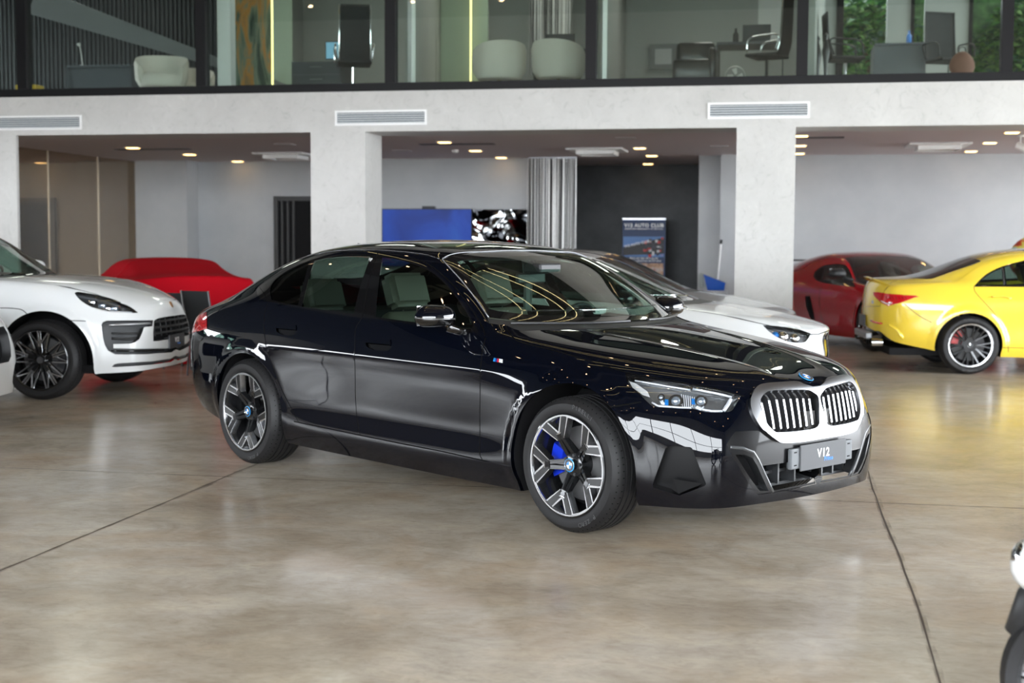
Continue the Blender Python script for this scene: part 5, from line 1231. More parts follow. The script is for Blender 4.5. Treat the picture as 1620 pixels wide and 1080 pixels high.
# string curtain on the mezzanine and hall-level one
strm = [mat('string_light', (.82, .83, .82), .35, .3), mat('string_dark', (.03, .03, .033), .5), mat('string_mid', (.32, .32, .31), .4, .4)]
def string_curtain(x0, x1, Y, z0, z1, lab, seed):
    rnd = random.Random(seed); t = thing('string_curtain', lab, 'curtain', ((x0+x1)/2, Y, z1)); q = MB(); n = int((x1-x0)/.011)
    for i in range(n):
        x = x0+(x1-x0)*i/n-(x0+x1)/2; y = rnd.uniform(-.03, .03); w_ = rnd.uniform(.003, .008); d = rnd.uniform(-.02, .02)
        q.add([(x-w_, y, 0), (x+w_, y, 0), (x+w_+d, y, z0-z1), (x-w_+d, y, z0-z1), (x, y-.004, 0), (x+d, y-.004, z0-z1)], [(0, 4, 5, 3), (4, 1, 2, 5)], rnd.choice([0, 0, 1, 1, 2]))
    o = q.build('strings', strm, t, fixn=False); o['kind'] = 'stuff'
    q = MB(); q.box(((x0-x1)/2, -.03, -.03), ((x1-x0)/2, .03, 0)); q.build('rail', satin_silver, t)
string_curtain(upx(838, 23.6), upx(905, 23.6), 23.6, UZ+.7, 6.2, 'grey string curtain hanging on the mezzanine above the right cream tub chair', 3)
a = on(835, 300, 1, 25.3); b2 = on(912, 300, 1, 25.3); string_curtain(a.x, b2.x, 25.3, 0.02, CZ, 'silver string curtain hanging beside the blue screen under the mezzanine', 4)
string_curtain(upx(656, 22.5), upx(690, 22.5), 22.5, UZ+.02, 6.2, 'dark grey string curtain behind the pane left of the sage green panel', 9)
# area lights added to brighten the offices; no fittings hang there
for x, y in ((-12, 22), (-7, 22), (-3.8, 22), (-.8, 22), (2.0, 22), (4.6, 22)):
    l = bpy.data.lights.new('office_fill', 'AREA'); l.size = 1.2; l.energy = 52; l.color = (1, .95, .88); o = bpy.data.objects.new('office_fill', l); COL.objects.link(o); o.location = (x, y, 6.2)
# ------------------------------------------------------------------ things standing under the mezzanine
scr_m = mat('blue_screen', (.0, .02, .12), .35, emit=(.01, .06, .42), es=.6, spec=.3); nt = scr_m.node_tree; L = nt.links.new; b = bsdf(scr_m); tc = nt.nodes.new('ShaderNodeTexCoord')
f1 = ramp(nz(1.1, 4, (1, 1, 1), .5, .8), [(.35, (.0, .012, .16)), (.55, (.005, .05, .42)), (.75, (.01, .09, .50))]); L(f1, b.inputs['Emission Color'])
p0 = on(604, 330, 1, 25.35); p1 = on(746, 400, 1, 25.35); t_ = thing('tv_screen', 'wide blue video screen on the wall above the black saloon roof', 'screen', (p0.x, 25.35, 1.0))
q = MB(); q.box((0, 0, 0), (p1.x-p0.x, .15, p0.z-1.0)); q.build('casing', satin_black, t_); q = MB(); q.box((.015, -.005, .015), (p1.x-p0.x-.01, 0, p0.z-1.015)); q.build('display', scr_m, t_)
p2 = on(668, 326, 1, 25.35); p3 = on(688, 330, 1, 25.35); q = MB(); q.box((p2.x, 25.33, p0.z), (p3.x, 25.42, p2.z), bev=.004); tag(q.build('camera_bar', satin_black), 'small black camera bar on top of the blue video screen', 'camera')
art = mat('wavy_mirror', (.55, .56, .56), .05, 1.); nt = art.node_tree; L = nt.links.new; b = bsdf(art); tc = nt.nodes.new('ShaderNodeTexCoord')
f1 = ramp(nz(.9, 3, (1, 1, 1), .5, 2.5), [(.40, (.012, .013, .014)), (.50, (.02, .02, .022)), (.56, (.45, .47, .48)), (.66, (.05, .05, .05)), (.75, (.6, .62, .64))]); L(f1, b.inputs['Base Color'])
bp = nt.nodes.new('ShaderNodeBump'); bp.inputs['Strength'].default_value = 1; bp.inputs['Distance'].default_value = .25; L(nz(.7, 2, (1, 1, 1), .5, 1.), bp.inputs['Height']); L(bp.outputs[0], b.inputs['Normal'])
p0 = on(747, 331, 1, 25.35); p1 = on(833, 400, 1, 25.35); q = MB(); q.box((p0.x, 25.38, 1.0), (p1.x, 25.44, p0.z)); tag(q.build('mirror_artwork', art), 'wavy black and silver mirror artwork right of the blue screen', 'artwork')
# roll-up banner
p0 = on(985, 345, 1, 27.2); p1 = on(1053, 345, 1, 27.2); bw = p1.x-p0.x; bh = p0.z
t_ = thing('roll_up_banner', 'dark blue roll-up banner reading V12 AUTO CLUB before the charcoal wall', 'banner', (p0.x, 27.2, 0))
navy = mat('banner_navy', (.008, .03, .10), .5); q = MB(); q.box((0, 0, .08), (bw, .006, bh-.02)); q.build('banner_sheet', navy, t_); q = MB(); q.box((0, -.015, bh-.03), (bw, .015, bh)); q.build('top_rail', satin_silver, t_); q = MB(); q.box((-.02, -.08, 0), (bw+.02, .08, .08), bev=.01); q.build('base', satin_silver, t_)
Mb = lambda x, z: lm((1, 0, 0), (0, 0, 1), (0, -1, 0), (x, -.004, z))
u = bh/(1-0)  # banner runs from the rail down
sc_ = bw/68.0  # metres per photo pixel at this depth
zt = lambda py: bh-(py-345)*sc_*1.0
text_mesh('V12 AUTO CLUB', bw*.112, wl, t_, 'lettering', Mb(bw/2, zt(356.5)), .001, bold=.003)
text_mesh('EXPOSIÇÃO PERMANENTE DE VEÍCULOS', bw*.044, wl, t_, 'lettering', Mb(bw/2, zt(362)), .001, bold=.001)
text_mesh('MAIS DE 200 VEÍCULOS', bw*.058, wl, t_, 'lettering', Mb(bw/2, zt(408.5)), .001, bold=.001); text_mesh('CLÁSSICOS, ESPORTIVOS, MOTOS E MAIS', bw*.040, wl, t_, 'lettering', Mb(bw/2, zt(412.5)), .001, bold=.001)
def patch(x0, x1, y0, y1, m_, nm, d=.0045):
    q = MB(); q.box((bw*x0, -d, zt(y1)), (bw*x1, -.001, zt(y0))); return q.build(nm, m_, t_)
patch(.02, .97, 374, 406, mat('banner_sky', (.10, .22, .50), .5), 'banner_photo'); 
q = MB(); q.prism([(bw*.02, zt(391)), (bw*.97, zt(375)), (bw*.97, zt(401)), (bw*.02, zt(404))], -.0055, -.001); q.build('banner_building', mat('banner_black', (.012, .012, .015), .5), t_)
text_mesh('V12 AUTO CLUB', bw*.072, wl, t_, 'lettering', Mb(bw*.34, zt(385.5)) @ Matrix.Rotation(.22, 4, 'Z') @ Matrix.Translation((0, 0, .003)), .001, bold=.002)
rb = random.Random(2); q = MB()
for i in range(40):
    x = bw*rb.uniform(.48, .95); z = zt(rb.uniform(376, 405)); s_ = rb.uniform(.008, .03); q.box((x-s_, -.0075, z-s_*.8), (x+s_, -.006, z+s_), rb.randrange(3))
q.build('banner_rider', [mat('banner_red', (.5, .03, .03), .5), mat('banner_white', (.6, .6, .62), .5), mat('banner_dark', (.03, .03, .05), .5)], t_)
bph = mat('banner_crowd', (.4, .25, .15), .5); nt = bph.node_tree; L = nt.links.new; b = bsdf(bph); tc = nt.nodes.new('ShaderNodeTexCoord'); L(ramp(nz(9, 5, (1, 1, 1), .6, .5), [(.35, (.12, .08, .08)), (.5, (.5, .28, .16)), (.62, (.5, .45, .42)), (.7, (.4, .08, .08))]), b.inputs['Base Color'])
patch(.03, .96, 416, 439, bph, 'banner_photo')
# mop bucket and pole
p0 = on(1132, 447, 1, 24.2); t_ = thing('cleaning_bucket', 'blue cleaning bucket with a white mop pole on a trolley by the grey pier', 'bucket', (p0.x, 24.2, 0)); zb = p0.z
q = MB(); q.add([(-.13, -.1, -.13), (.15, -.1, -.13), (.15, .1, -.13), (-.13, .1, -.13), (-.20, -.13, .14), (.17, -.13, .0), (.17, .13, .0), (-.20, .13, .14)], [(3, 2, 1, 0), (0, 1, 5, 4), (1, 2, 6, 5), (2, 3, 7, 6), (3, 0, 4, 7), (4, 5, 6, 7)], M=Matrix.Translation((0, 0, zb))); q.build('bucket', mat('bucket_blue', (.01, .09, .45), .35), t_)
q = MB(); q.tube([(-.02, .05, 0), (.03, .05, zb), (.08, .12, on(1137, 382, 1, 24.2).z)], .016, 8); q.build('pole', whitem, t_); q = MB(); q.cyl((.075, .115, on(1137, 386, 1, 24.2).z), (.085, .125, on(1137, 381, 1, 24.2).z+.02), .025); q.build('pole_cap', satin_black, t_)
q = MB(); q.box((-.28, -.05, zb-.10), (-.20, .05, zb+.16), bev=.02); q.box((-.20, -.03, zb-.08), (-.13, .03, zb+.0)); q.build('wringer', mat('wringer_grey', (.32, .36, .34), .5), t_); q = MB(); q.box((-.2, -.16, .08), (.2, .16, zb-.13)); q.build('trolley', mat('trolley_grey', (.4, .42, .44), .5), t_)
for dx in (-.16, .16): q = MB(); q.cyl((dx, -.12, .04), (dx, .12, .04), .04, n=12); q.build('castor', satin_black, t_)
# wall spotlight and camera
p0 = on(1614, 240, 1, 21.); t_ = thing('track_spotlight', 'white adjustable spotlight under the ceiling at the right edge', 'spotlight', (p0.x, 21., CZ)); q = MB(); q.cyl((0, 0, -.02), (0, 0, 0), .05); q.cyl((0, 0, -.12), (0, 0, -.02), .012, n=8); q.build('mount', white_pl, t_); q = MB(); q.cyl((-.05, 0, -.14), (.08, -.06, -.20), .05, .06, 16); q.build('lamp_head', white_pl, t_, auto=40); q = MB(); q.cyl((.08, -.06, -.20), (.085, -.063, -.203), .045, n=16); q.build('lens', satin_black, t_)
p0 = on(7, 228, 1, FY0); t_ = thing('security_camera', 'small white camera under the left end of the beam', 'camera', (p0.x, FY0+.1, ZB)); q = MB(); q.cyl((0, 0, -.02), (0, 0, 0), .05); q.build('mount', white_pl, t_); q = MB(); q.cyl((-.05, 0, -.07), (.07, -.05, -.09), .04, .045, 16); q.build('camera_body', white_pl, t_, auto=40)
# ------------------------------------------------------------------ the other cars
X0 = np.array([p[0] for p in rows[5]]); B0 = np.array([p[2] for p in rows[5]]); C0 = np.array([p[2] for p in rows[9]])
def morph(Xn, belt, cz_, sw, sill, kf=1., kr=1., wst=None, rowz=None, roofw=1.):
    """the same 16-station layout with other proportions"""
    Xn = np.array(Xn, float); belt = np.array(belt, float); cz_ = np.array(cz_, float); w = np.ones(16) if wst is None else np.array(wst); R = []
    for r, row in enumerate(rows):
        o = []
        for i, (x, y, z) in enumerate(row):
            xn = Xn[i]+(x-X0[i])
            if r <= 5:
                z00 = rows[0][i][2]; zn = (z-z00)/(B0[i]-z00)*(belt[i]-(z00+sill))+z00+sill
            else:
                d0 = C0[i]-B0[i]; t = (z-B0[i])/d0 if abs(d0) > .03 else ((z-B0[i])*1.0)/.03*.5
                dz = cz_[i]-belt[i]; zn = belt[i]+t*dz if abs(d0) > .03 else belt[i]+dz*min(1, (r-5)/3)
            yn = y*sw*w[i]
            if r >= 6 and cz_[i]-belt[i] > .12: yn *= roofw
            o.append((xn, yn, zn))
        R.append(o)
    def ends(T, i, k):
        out = []
        for r, row in enumerate(T):
            q = []
            for (x, y, z) in row:
                z00 = T[0][0][2]; top_ = B0[i]; zz = (z-z00)/(top_-z00)*(belt[i]-(z00+sill))+z00+sill
                q.append((Xn[i]+(x-X0[i])*k, y*sw*w[i], zz))
            out.append(q)
        return out
    return R, ends(front, 15, kf), ends(rear, 0, kr)
def carpose(px, py, depth, local, head, scl=1.):
    d = pray(px, py); d = d/d.dot(cfw); P = CPOS+d*depth; h = math.radians(head)
    R_ = Matrix.Rotation(h, 3, 'Z'); o = P-R_ @ (Vector(local)*scl); o.z = 0
    return o, h, Matrix.Translation(o) @ Matrix.Rotation(h, 4, 'Z') @ Matrix.Scale(scl, 4), scl
class Car:
    def __init__(s, name, label, rws, pose, flares, wr=.33):
        o, h, M_, scl = pose; s.root = thing(name, label, 'car', o, h); s.root.scale = (scl,)*3; s.S = Shell(rws[0], rws[1], rws[2], M_)
        if flares: s.S.disp = [flare([c], r, a) for c, r, a in flares]
    def px(s, pts, n=3, smooth=True): return PXC(s.S, pts, n, smooth)
    def sd(s, pts, n=3, smooth=True): return SDC(s.S, pts, n, smooth)
    def fp(s, pts, n=3, smooth=True, rear=False): return FPC(s.S, pts, n, smooth, rear)
    def tp(s, pts, n=3, smooth=True): return [s.S.top(a, b2) for a, b2 in (catmull(pts, n) if smooth else dens(pts, n))]
    def trim(s, regs, seams=(), ds=6, dt=6, seamw=.004): s.T = trim(s.S, [('body', None)]+regs, seams, ds, dt, seamw, .008)
    def p(s, names, objname, m, **k): return panel(s.T, names, objname, m, k.pop('parent', s.root), gapmat=k.pop('gapmat', gap_black), **k)
    def wall(s, name, curve, o0, o1, m, parent=None, side=None, close=True):
        c = list(curve)+([curve[0]] if close else []); A = surf(s.S, c, o0); Bq = surf(s.S, c, o1)
        if side is None: o = strip(name, A, Bq, m, parent or s.root, True)
        else:
            if side > 0: A = np.array(mirr(A)); Bq = np.array(mirr(Bq))
            o = strip(name, A, Bq, m, parent or s.root, False)
        return o
    def arches(s, specs, m, zc=.34):
        for c_, xc in specs:
            c = [(c_[0][0], c_[0][1]*k) for k in (0., .5)]+list(c_)+[(c_[-1][0], c_[-1][1]*k) for k in (.5, 0.)]
            A = surf(s.S, c); Bq = A.copy(); Bq[:, 1] += .03; Cc = A.copy(); Cc[:, 1] += .38
            d = np.stack([A[:, 0]-xc, A[:, 2]-zc], 1); d /= np.linalg.norm(d, axis=1)[:, None]+1e-9; Bq[:, 0] += d[:, 0]*.01; Bq[:, 2] += d[:, 1]*.01; Cc[:, 0] += d[:, 0]*.02; Cc[:, 2] += d[:, 1]*.02
            for sg in (-1, 1):
                f_ = (lambda Q: Q) if sg < 0 else (lambda Q: np.array(mirr(Q)))
                strip('arch_lip', f_(A), f_(Bq), m, s.root, False); strip('arch_liner', f_(Bq), f_(Cc), matt_black, s.root, False)
def star(par, y, r=.03):
    b_ = MB(); b_.lathe([(r, 0), (r*1.05, -.003), (r, -.006), (r*.92, -.003)], 24, closed=True, M=Matrix.Translation((0, y, 0)))
    for k in range(3): a = PI/2+k*2*PI/3; b_.tube([(0, y-.003, 0), (r*math.cos(a), y-.003, r*math.sin(a))], [.004, .0012], 5)
    b_.build('wheel_star', chrome, par)
# standard parameter-space outlines shared by the layouts (roof glass etc.)
WSO = [(8.88, 9.3), (8.87, 8), (8.86, 7.02), (9.5, 6.93), (10.1, 6.85), (10.6, 6.75), (10.95, 6.75), (11.12, 7.3), (11.2, 8.2), (11.22, 9.3)]
WSI = [(9.1, 9.3), (9.1, 8), (9.12, 7.25), (9.6, 7.15), (10.2, 7.0), (10.65, 6.95), (10.78, 7.1), (10.88, 7.6), (10.97, 8.3), (10.99, 9.3)]
BLO = [(2.3, 9.3), (2.35, 8), (2.6, 7.35), (3, 7.18), (4, 7.12), (4.6, 7.15), (4.72, 7.4), (4.72, 9.3)]
BLI = [(2.45, 9.3), (2.5, 8), (2.72, 7.5), (3.1, 7.3), (4, 7.24), (4.5, 7.27), (4.6, 7.45), (4.6, 9.3)]
COWL = [(10.9, 9.3), (11.9, 9.3), (11.9, 8), (11.75, 6.7), (11.5, 6.3), (11.0, 6.3), (10.75, 6.7)]
DLO = [(3.3, 5.45), (3.0, 5.25), (3.5, 5.14), (6, 5.12), (9, 5.12), (10.6, 5.14), (10.55, 5.6), (10.0, 6.3), (9.4, 6.6), (8.6, 6.78), (7, 6.85), (5.5, 6.82), (4.4, 6.6), (3.7, 6.0)]
GLF = [(7.15, 5.25), (10.25, 5.26), (9.9, 6.0), (9.2, 6.5), (8.4, 6.68), (7.25, 6.74)]
GLR = [(3.6, 5.27), (6.85, 5.25), (6.9, 6.74), (5.6, 6.72), (4.6, 6.5), (3.9, 6.0)]

# ---------------- white sport utility with the dealer plate (left)
white_paint = mat('white_car_paint', (.70, .72, .73), .25, coat=1., coatr=.02); 
MX = [-3.65, -3.5, -3.3, -3.1, -2.8, -2.4, -2.0, -1.65, -1.35, -1.02, -.82, -.62, -.45, -.05, .36, .66]
mac = morph(MX, [1.05, 1.08, 1.10, 1.11, 1.11, 1.10, 1.10, 1.09, 1.09, 1.08, 1.075, 1.07, 1.06, 1.045, .975, .89],
            [1.15, 1.25, 1.40, 1.50, 1.57, 1.60, 1.62, 1.62, 1.60, 1.55, 1.34, 1.155, 1.15, 1.13, 1.05, .92], 1.02, .05, 1.0, 1.0)
def suv(name, label, pose, detail=True):
    c = Car(name, label, mac, pose, [((.04, .37), .45, .02), ((-2.78, .37), .45, .02)]); S_ = c.S
    aF, cF = arch(S_, .045, .375, .452, .30); aR, cR = arch(S_, -2.78, .37, .45, .30)
    if detail:
        hs = c.px([(45, 497), (34, 489.6), (15, 487.2), (0, 487)], 3)
        lampp = c.px([(118, 463.7), (124.4, 461.6), (155.6, 466.8), (181.5, 474), (207.4, 486), (218.6, 494.5)], 3)+c.px([(212, 495), (190, 494), (168.5, 492.2), (147.8, 487), (129.6, 476.7), (120, 467)], 3)
        bs = c.px([(103, 507), (125, 507.4), (166, 508.6), (243, 507)], 3)
        gri = c.px([(243.7, 507), (250, 503.5), (259.3, 501.3), (275, 499.3)], 3, False)
        gz = c.px([(270, 537)], 1)[0] if False else None
        gx0 = S_.frontp(0, .80)[1]; gx1 = S_.frontp(0, .565)[1]
        gri = gri+[(19.3, gx0), (19.3, gx1)]+c.px([(274, 535.5), (250, 539.3), (242.8, 539.5), (242.4, 525)], 3, False)
        it = c.px([(160.7, 513), (163, 509.5), (168.5, 507), (205, 506.7), (242.4, 506.5)], 3, False)+c.px([(241, 515.6), (228, 517.5), (224.5, 527), (220.4, 536.3), (213, 541.5), (207.4, 543.5), (179.5, 544.3), (179.5, 550.6), (220, 551.5), (272, 550.8)], 3, False)
        z2 = S_.frontp(0, .475)[1]; z3 = S_.frontp(0, .43)[1]
        it = it+[(19.3, z2), (19.3, z3)]+c.px([(272, 557), (233.3, 560), (200, 560.5), (181.5, 560), (171, 554.5), (166, 546), (163.3, 536.3), (161, 522)], 3, False)
        z4 = S_.frontp(0, .365)[1]; z5 = S_.frontp(0, .33)[1]
        sl = c.px([(176.8, 580), (181, 576), (187, 574.6), (241, 571.3), (270, 567)], 3, False)+[(19.3, z4), (19.3, z5)]+c.px([(270, 572.5), (241, 576.5), (210, 578.8), (181.5, 580.6)], 3, False)
        c.trim([('bumper', [(19.3, 5.3)]+[(15, 5.3)]+[(14.5, 4.4)]+bs[:1]+[(bs[0][0], 2), (13.3, -.3), (19.3, -.3)]), ('bonnet', [(11.7, 9.3), (11.6, 7), (11.9, 6.2), (13, 5.6), (14.5, 5.2), (15.0, 5.0), (15.6, 4.9), (19.3, 4.7), (19.3, 5.3), (15.3, 5.3), (15.3, 9.3)]),
                ('cowl', COWL), ('ws_o', WSO), ('ws', WSI), ('bl', BLI), ('dlo', DLO), ('gf', GLF), ('gr', GLR), ('lamp', lampp), ('grille', gri), ('intake', it), ('slit', sl), ('void', aF), ('void', aR)],
               seams=[hs, bs[:5], [(11.75, 6.5), (11.9, 6.25), (13, 5.62), (14.2, 5.35), (14.8, 5.15)]], ds=10)
    else:
        gri = c.fp([(.0, .80), (.42, .80), (.48, .74), (.46, .56), (.40, .52), (0, .52)], 3, False); it = c.fp([(.88, .50), (.88, .34), (.86, .30), (.70, .28), (.52, .34), (.56, .48), (.70, .52)], 3)
        lampp = c.fp([(.55, .86), (.62, .93), (.76, .97), (.84, .96), (.80, .86), (.66, .80)], 3)
        c.trim([('bonnet', [(11.7, 9.3), (11.6, 7), (11.9, 6.2), (13, 5.6), (14.5, 5.2), (15.0, 5.0), (19.3, 4.7), (19.3, 5.3), (15.3, 5.3), (15.3, 9.3)]), ('cowl', COWL), ('ws_o', WSO), ('ws', WSI), ('bl', BLI), ('dlo', DLO), ('gf', GLF), ('gr', GLR), ('lamp', lampp), ('grille', gri), ('intake', it), ('void', aF), ('void', aR)], ds=6)
        sl = None
    c.p('body', 'body_shell', white_paint, both=True); c.p('bumper', 'front_bumper', white_paint, both=True); c.p('bonnet', 'bonnet', white_paint, both=True); c.p('cowl', 'cowl_panel', satin_black, both=True, off=-.004)
    c.p('ws_o', 'windscreen_border', gloss_black, both=True); c.p('ws', 'windscreen', screen_glass, both=True); c.p('bl', 'rear_window', side_glass, both=True)
    for sg in (-1, 1):
        c.p('dlo', 'window_trim', gloss_black, side=sg); c.p('gf', 'side_window', side_glass, side=sg, off=-.004); c.p('gr', 'side_window', side_glass, side=sg, off=-.004)
        bw_ = c.p('lamp', 'headlamp', mat('dark_lamp_bowl', (.05, .053, .06), .2, .3, coat=.5), side=sg, off=-.05); c.wall('lamp_housing', lampp, 0, -.05, gloss_black, bw_, sg); c.p('lamp', 'lamp_lens', lens_glass, side=sg, off=.001, parent=bw_)
        if detail:
            for i_, (a_, b3) in enumerate([(147, 476), (163, 481), (172, 486), (183, 486)]):
                P_ = surf(S_, [S_.px(a_, b3)], -.03)[0]; P_ = P_ if sg < 0 else (P_[0], -P_[1], P_[2]); q = MB(); q.box((P_[0]-.035, P_[1]-.03, P_[2]-.02), (P_[0]+.03, P_[1]+.03, P_[2]+.02), bev=.008); q.build('lamp_projector', chrome if i_ % 2 == 0 else mat('projector_glass', (.35, .40, .46), .04, .6, coat=1.), bw_, auto=40)
            Pq = surf(S_, c.px([(146, 485), (165, 489.5), (190, 491.5), (210, 492.5)], 3), -.02); q = MB(); q.tube(Pq if sg < 0 else mirr(Pq), .005, 6); q.build('light_bar', drl, bw_)
    gm = satin_black
    c.p('grille', 'grille_backing', matt_black, both=True, off=-.07); c.wall('grille_frame', gri[:-1] if detail else gri, .0, -.07, gm, close=False)
    c.p('intake', 'intake_backing', mat('intake_grey', (.045, .048, .052), .5), both=True, off=-.05); c.wall('intake_wall', it, .0, -.05, gm, close=False)
    if detail:
        c.p('slit', 'lower_intake', mat('intake_grey'), both=True, off=-.025)
        for k in range(4):
            z = .60+.055*k; P_ = surf(S_, [S_.frontp(y, z) for y in np.linspace(.0, .47, 8)], -.012); q = MB(); q.tube(list(mirr(P_)[::-1])+list(P_), .011, 6); q.build('grille_bar', gm, c.root)
        for y in (-.40, -.28, -.16, -.05, .07, .19, .31, .42):
            P_ = surf(S_, [S_.frontp(abs(y), z) for z in (.57, .68, .79)], -.03); P_ = P_ if y < 0 else mirr(P_); q = MB(); q.tube(P_, .006, 6); q.build('grille_strut', gm, c.root)
        for sg in (-1, 1):
            for pts, rr_, mm in (([(172, 513.5), (215, 511.5), (241, 510.5)], .011, white_paint), ([(177, 527), (205, 527), (219, 526)], .009, satin_black), ([(177, 535), (205, 536), (217, 534)], .012, satin_black), ([(176, 555), (215, 555.5), (262, 553.5)], .007, gloss_black)):
                Pq = surf(S_, c.px(pts, 4), -.02); q = MB(); q.tube(Pq if sg < 0 else mirr(Pq), rr_, 8, flat=1.); q.build('intake_blade', mm if mm is not white_paint else mat('blade_silver', (.45, .46, .48), .3, .6), c.root, smooth=True)
        # plate and crest
        q = MB(); q.box((.955, -.2, .435), (.975, .2, .565), bev=.003); pl_ = q.build('number_plate', mat('plate_dark', (.035, .036, .04), .35), c.root)
        q = MB(); q.box((.90, -.17, .46), (.957, .17, .54)); q.build('plate_bracket', satin_black, c.root)
        Mt_ = lm((0, 1, 0), (0, 0, 1), (1, 0, 0), (.9755, 0, .5)); text_mesh('V12', .062, wl, pl_, 'lettering', Mt_ @ Matrix.Translation((-.01, .012, 0)), .0008, bold=.0022); text_mesh('Prime', .030, bl_, pl_, 'lettering', Mt_ @ Matrix.Translation((.04, -.024, 0)), .0008)
        st_ = S_.px(267, 481.9); P_, Nn_ = S_.ev([st_]); nv_ = Vector(Nn_[0]); nv_.y = 0; nv_.normalize(); xa_ = Vector((0, 1, 0)).cross(nv_)
        q = MB(); q.prism([(0, -.034), (.022, -.02), (.027, .028), (0, .034), (-.027, .028), (-.022, -.02)], 0, .004, plane='xy', M=lm((0, 1, 0), -xa_, nv_, (P_[0][0], 0, P_[0][2]))); q.build('bonnet_badge', mat('crest_bronze', (.30, .14, .04), .3, .6), c.root)
    c.arches([(cF, .045), (cR, -2.78)], white_paint, .37)
    for y in (-.38, .38): seat(c.root, -1.75, y, .72, m=mat('black_leather', (.02, .022, .022), .3))
    q = MB(); q.add([(-.45, -.72, 1.08), (-.45, .72, 1.08), (-1.0, .72, 1.08), (-1.0, -.72, 1.08), (-1.05, -.7, .6), (-1.05, .7, .6)], [(0, 1, 2, 3), (3, 2, 5, 4)]); q.build('dashboard', dark_int, c.root)
    Mw_ = Matrix.Translation((-1.15, .38, 1.05)) @ Matrix.Rotation(math.radians(-64), 4, 'Y'); q = MB(); q.tube([(.185*math.cos(2*PI*i/28), .185*math.sin(2*PI*i/28), 0) for i in range(28)], .015, 8, closed=True, M=Mw_); q.box((-.17, -.02, -.02), (.17, .02, 0), M=Mw_); q.build('steering_wheel', satin_black, c.root, auto=50)
    q = MB(); q.box((-1.16, -.12, 1.40), (-1.13, .12, 1.46), bev=.01); q.box((-1.12, -.08, 1.44), (-1.0, .08, 1.52), bev=.01); q.build('interior_mirror', satin_black, c.root)
    q = MB(); q.box((-3.6, -.80, .24), (.62, .80, .32)); q.box((-.45, -.5, .3), (.5, .5, .8)); q.build('underbody', matt_black, c.root)
    for sg in (-1, 1):
        door_mirror(c.root, (-.95, 1.02, 1.20), 1, white_paint, gloss_black, sg, 1.1)
        make_wheel(.372, .278, .255, 'lace', c.root, (0, sg*.83, .372), sg, lambda w, y: (lambda b_: b_.build('centre_cap', satin_silver, w))(MB().cyl((0, y, 0), (0, y-.008, 0), .03, n=20)), mat('caliper_grey', (.05, .05, .055), .3), spin=90, cal_ang=0)
        make_wheel(.372, .278, .255, 'lace', c.root, (-2.807, sg*.83, .372), sg, None, None, spin=70)
    return c
mp = carpose(70.5, 574, 13.0, (0, -.845, .372), 4)
suv_near = suv('sport_utility_car', 'white sport utility car with a black V12 plate on the left', mp, True)
mp2 = carpose(-13, 575, 10.8, (.93, .15, .5), 2)
suv_far = suv('sport_utility_car', 'second white sport utility car whose bumper corner cuts the left edge of the picture', mp2, False)

# ---------------- yellow four-door coupe (right)
yellow = mat('yellow_car_paint', (.80, .58, .05), .25, coat=1., coatr=.02)
CX = [-3.56, -3.40, -3.12, -2.85, -2.6, -2.3, -2.0, -1.65, -1.35, -1.05, -.85, -.65, -.45, -.1, .25, .5]
cla_r = morph(CX, [.975, 1.00, 1.015, 1.02, 1.03, 1.03, 1.03, 1.02, 1.01, 1.0, .985, .965, .94, .88, .80, .72],
              [1.055, 1.08, 1.095, 1.14, 1.25, 1.37, 1.425, 1.44, 1.425, 1.37, 1.18, 1.02, .98, .94, .87, .77], .965, 0.02, 1., .95)
cp = carpose(1532, 548, 15.94, (-2.729, -.82, .333), 6)
c = Car('four_door_coupe', 'bright yellow four door coupe with black wheels on the right', cla_r, cp, [((0, .335), .38, .012), ((-2.74, .335), .385, .016)]); S_ = c.S; CLA = c
aF, cF = arch(S_, .0, .335, .385, .24); aR, cR = arch(S_, -2.74, .33, .372, .25)
dlo_c = c.px([(1541.5, 452), (1545, 448), (1552, 440.5), (1562, 432.5), (1575, 425.5), (1590, 419.5), (1605, 415.5), (1620, 412)], 3)+[(6.3, 6.85), (8.6, 6.8), (9.6, 6.6), (10.5, 5.7), (10.6, 5.14), (9, 5.1), (7, 5.1)]+c.px([(1619, 452.5), (1590, 452.3), (1560, 452.3)], 3)
q1 = c.px([(1547, 450), (1553, 443.5), (1563, 435.3), (1574, 429), (1584, 425)], 3)+c.px([(1586, 433), (1588.5, 450)], 3, False)
q2 = c.px([(1592.5, 450), (1590.5, 432), (1589, 423)], 3, False)+c.px([(1600, 419.5), (1619, 415)], 3)+[(6.6, 6.65), (6.75, 5.2)]
tlc = c.px([(1382, 462), (1383, 467), (1387, 472), (1396, 480), (1405, 483.5), (1413, 482), (1430, 477), (1446, 471), (1454, 469.5)], 2, False)+c.px([(1448, 467.5), (1430, 466.5), (1405, 464.5), (1390, 462)], 2, False)
rd = c.px([(1541, 453), (1542, 460), (1548, 468), (1560, 481), (1575, 498), (1587, 517), (1594, 540), (1595, 557)], 3)
blc = c.px([(1442, 439), (1455, 440.5), (1472, 441), (1485, 437), (1510, 428), (1535, 420), (1552, 413.5)], 4)+c.px([(1549, 411), (1535, 407)], 3)+[(4.75, 8.6), (4.75, 9.3), (2.15, 9.3)]
bump_r = c.px([(1474, 510), (1455, 500), (1430, 480)], 3)
diffc = [(-4.3, -.3), (-4.3, 1.7)]+c.px([(1384, 523), (1392, 524), (1402, 532), (1415, 540), (1440, 547), (1476, 555)], 3)+[(1.6, -.3)]
trc = [(2.1, 9.3), (2.1, 7.6), (1.7, 7.1), (.9, 6.7), (.1, 6.3), (-.9, 4.97), (-1.05, 4.4), (-1.15, 3.2), (-4.3, 3.0), (-4.3, 5.3), (-.2, 5.3), (-.2, 9.3)]
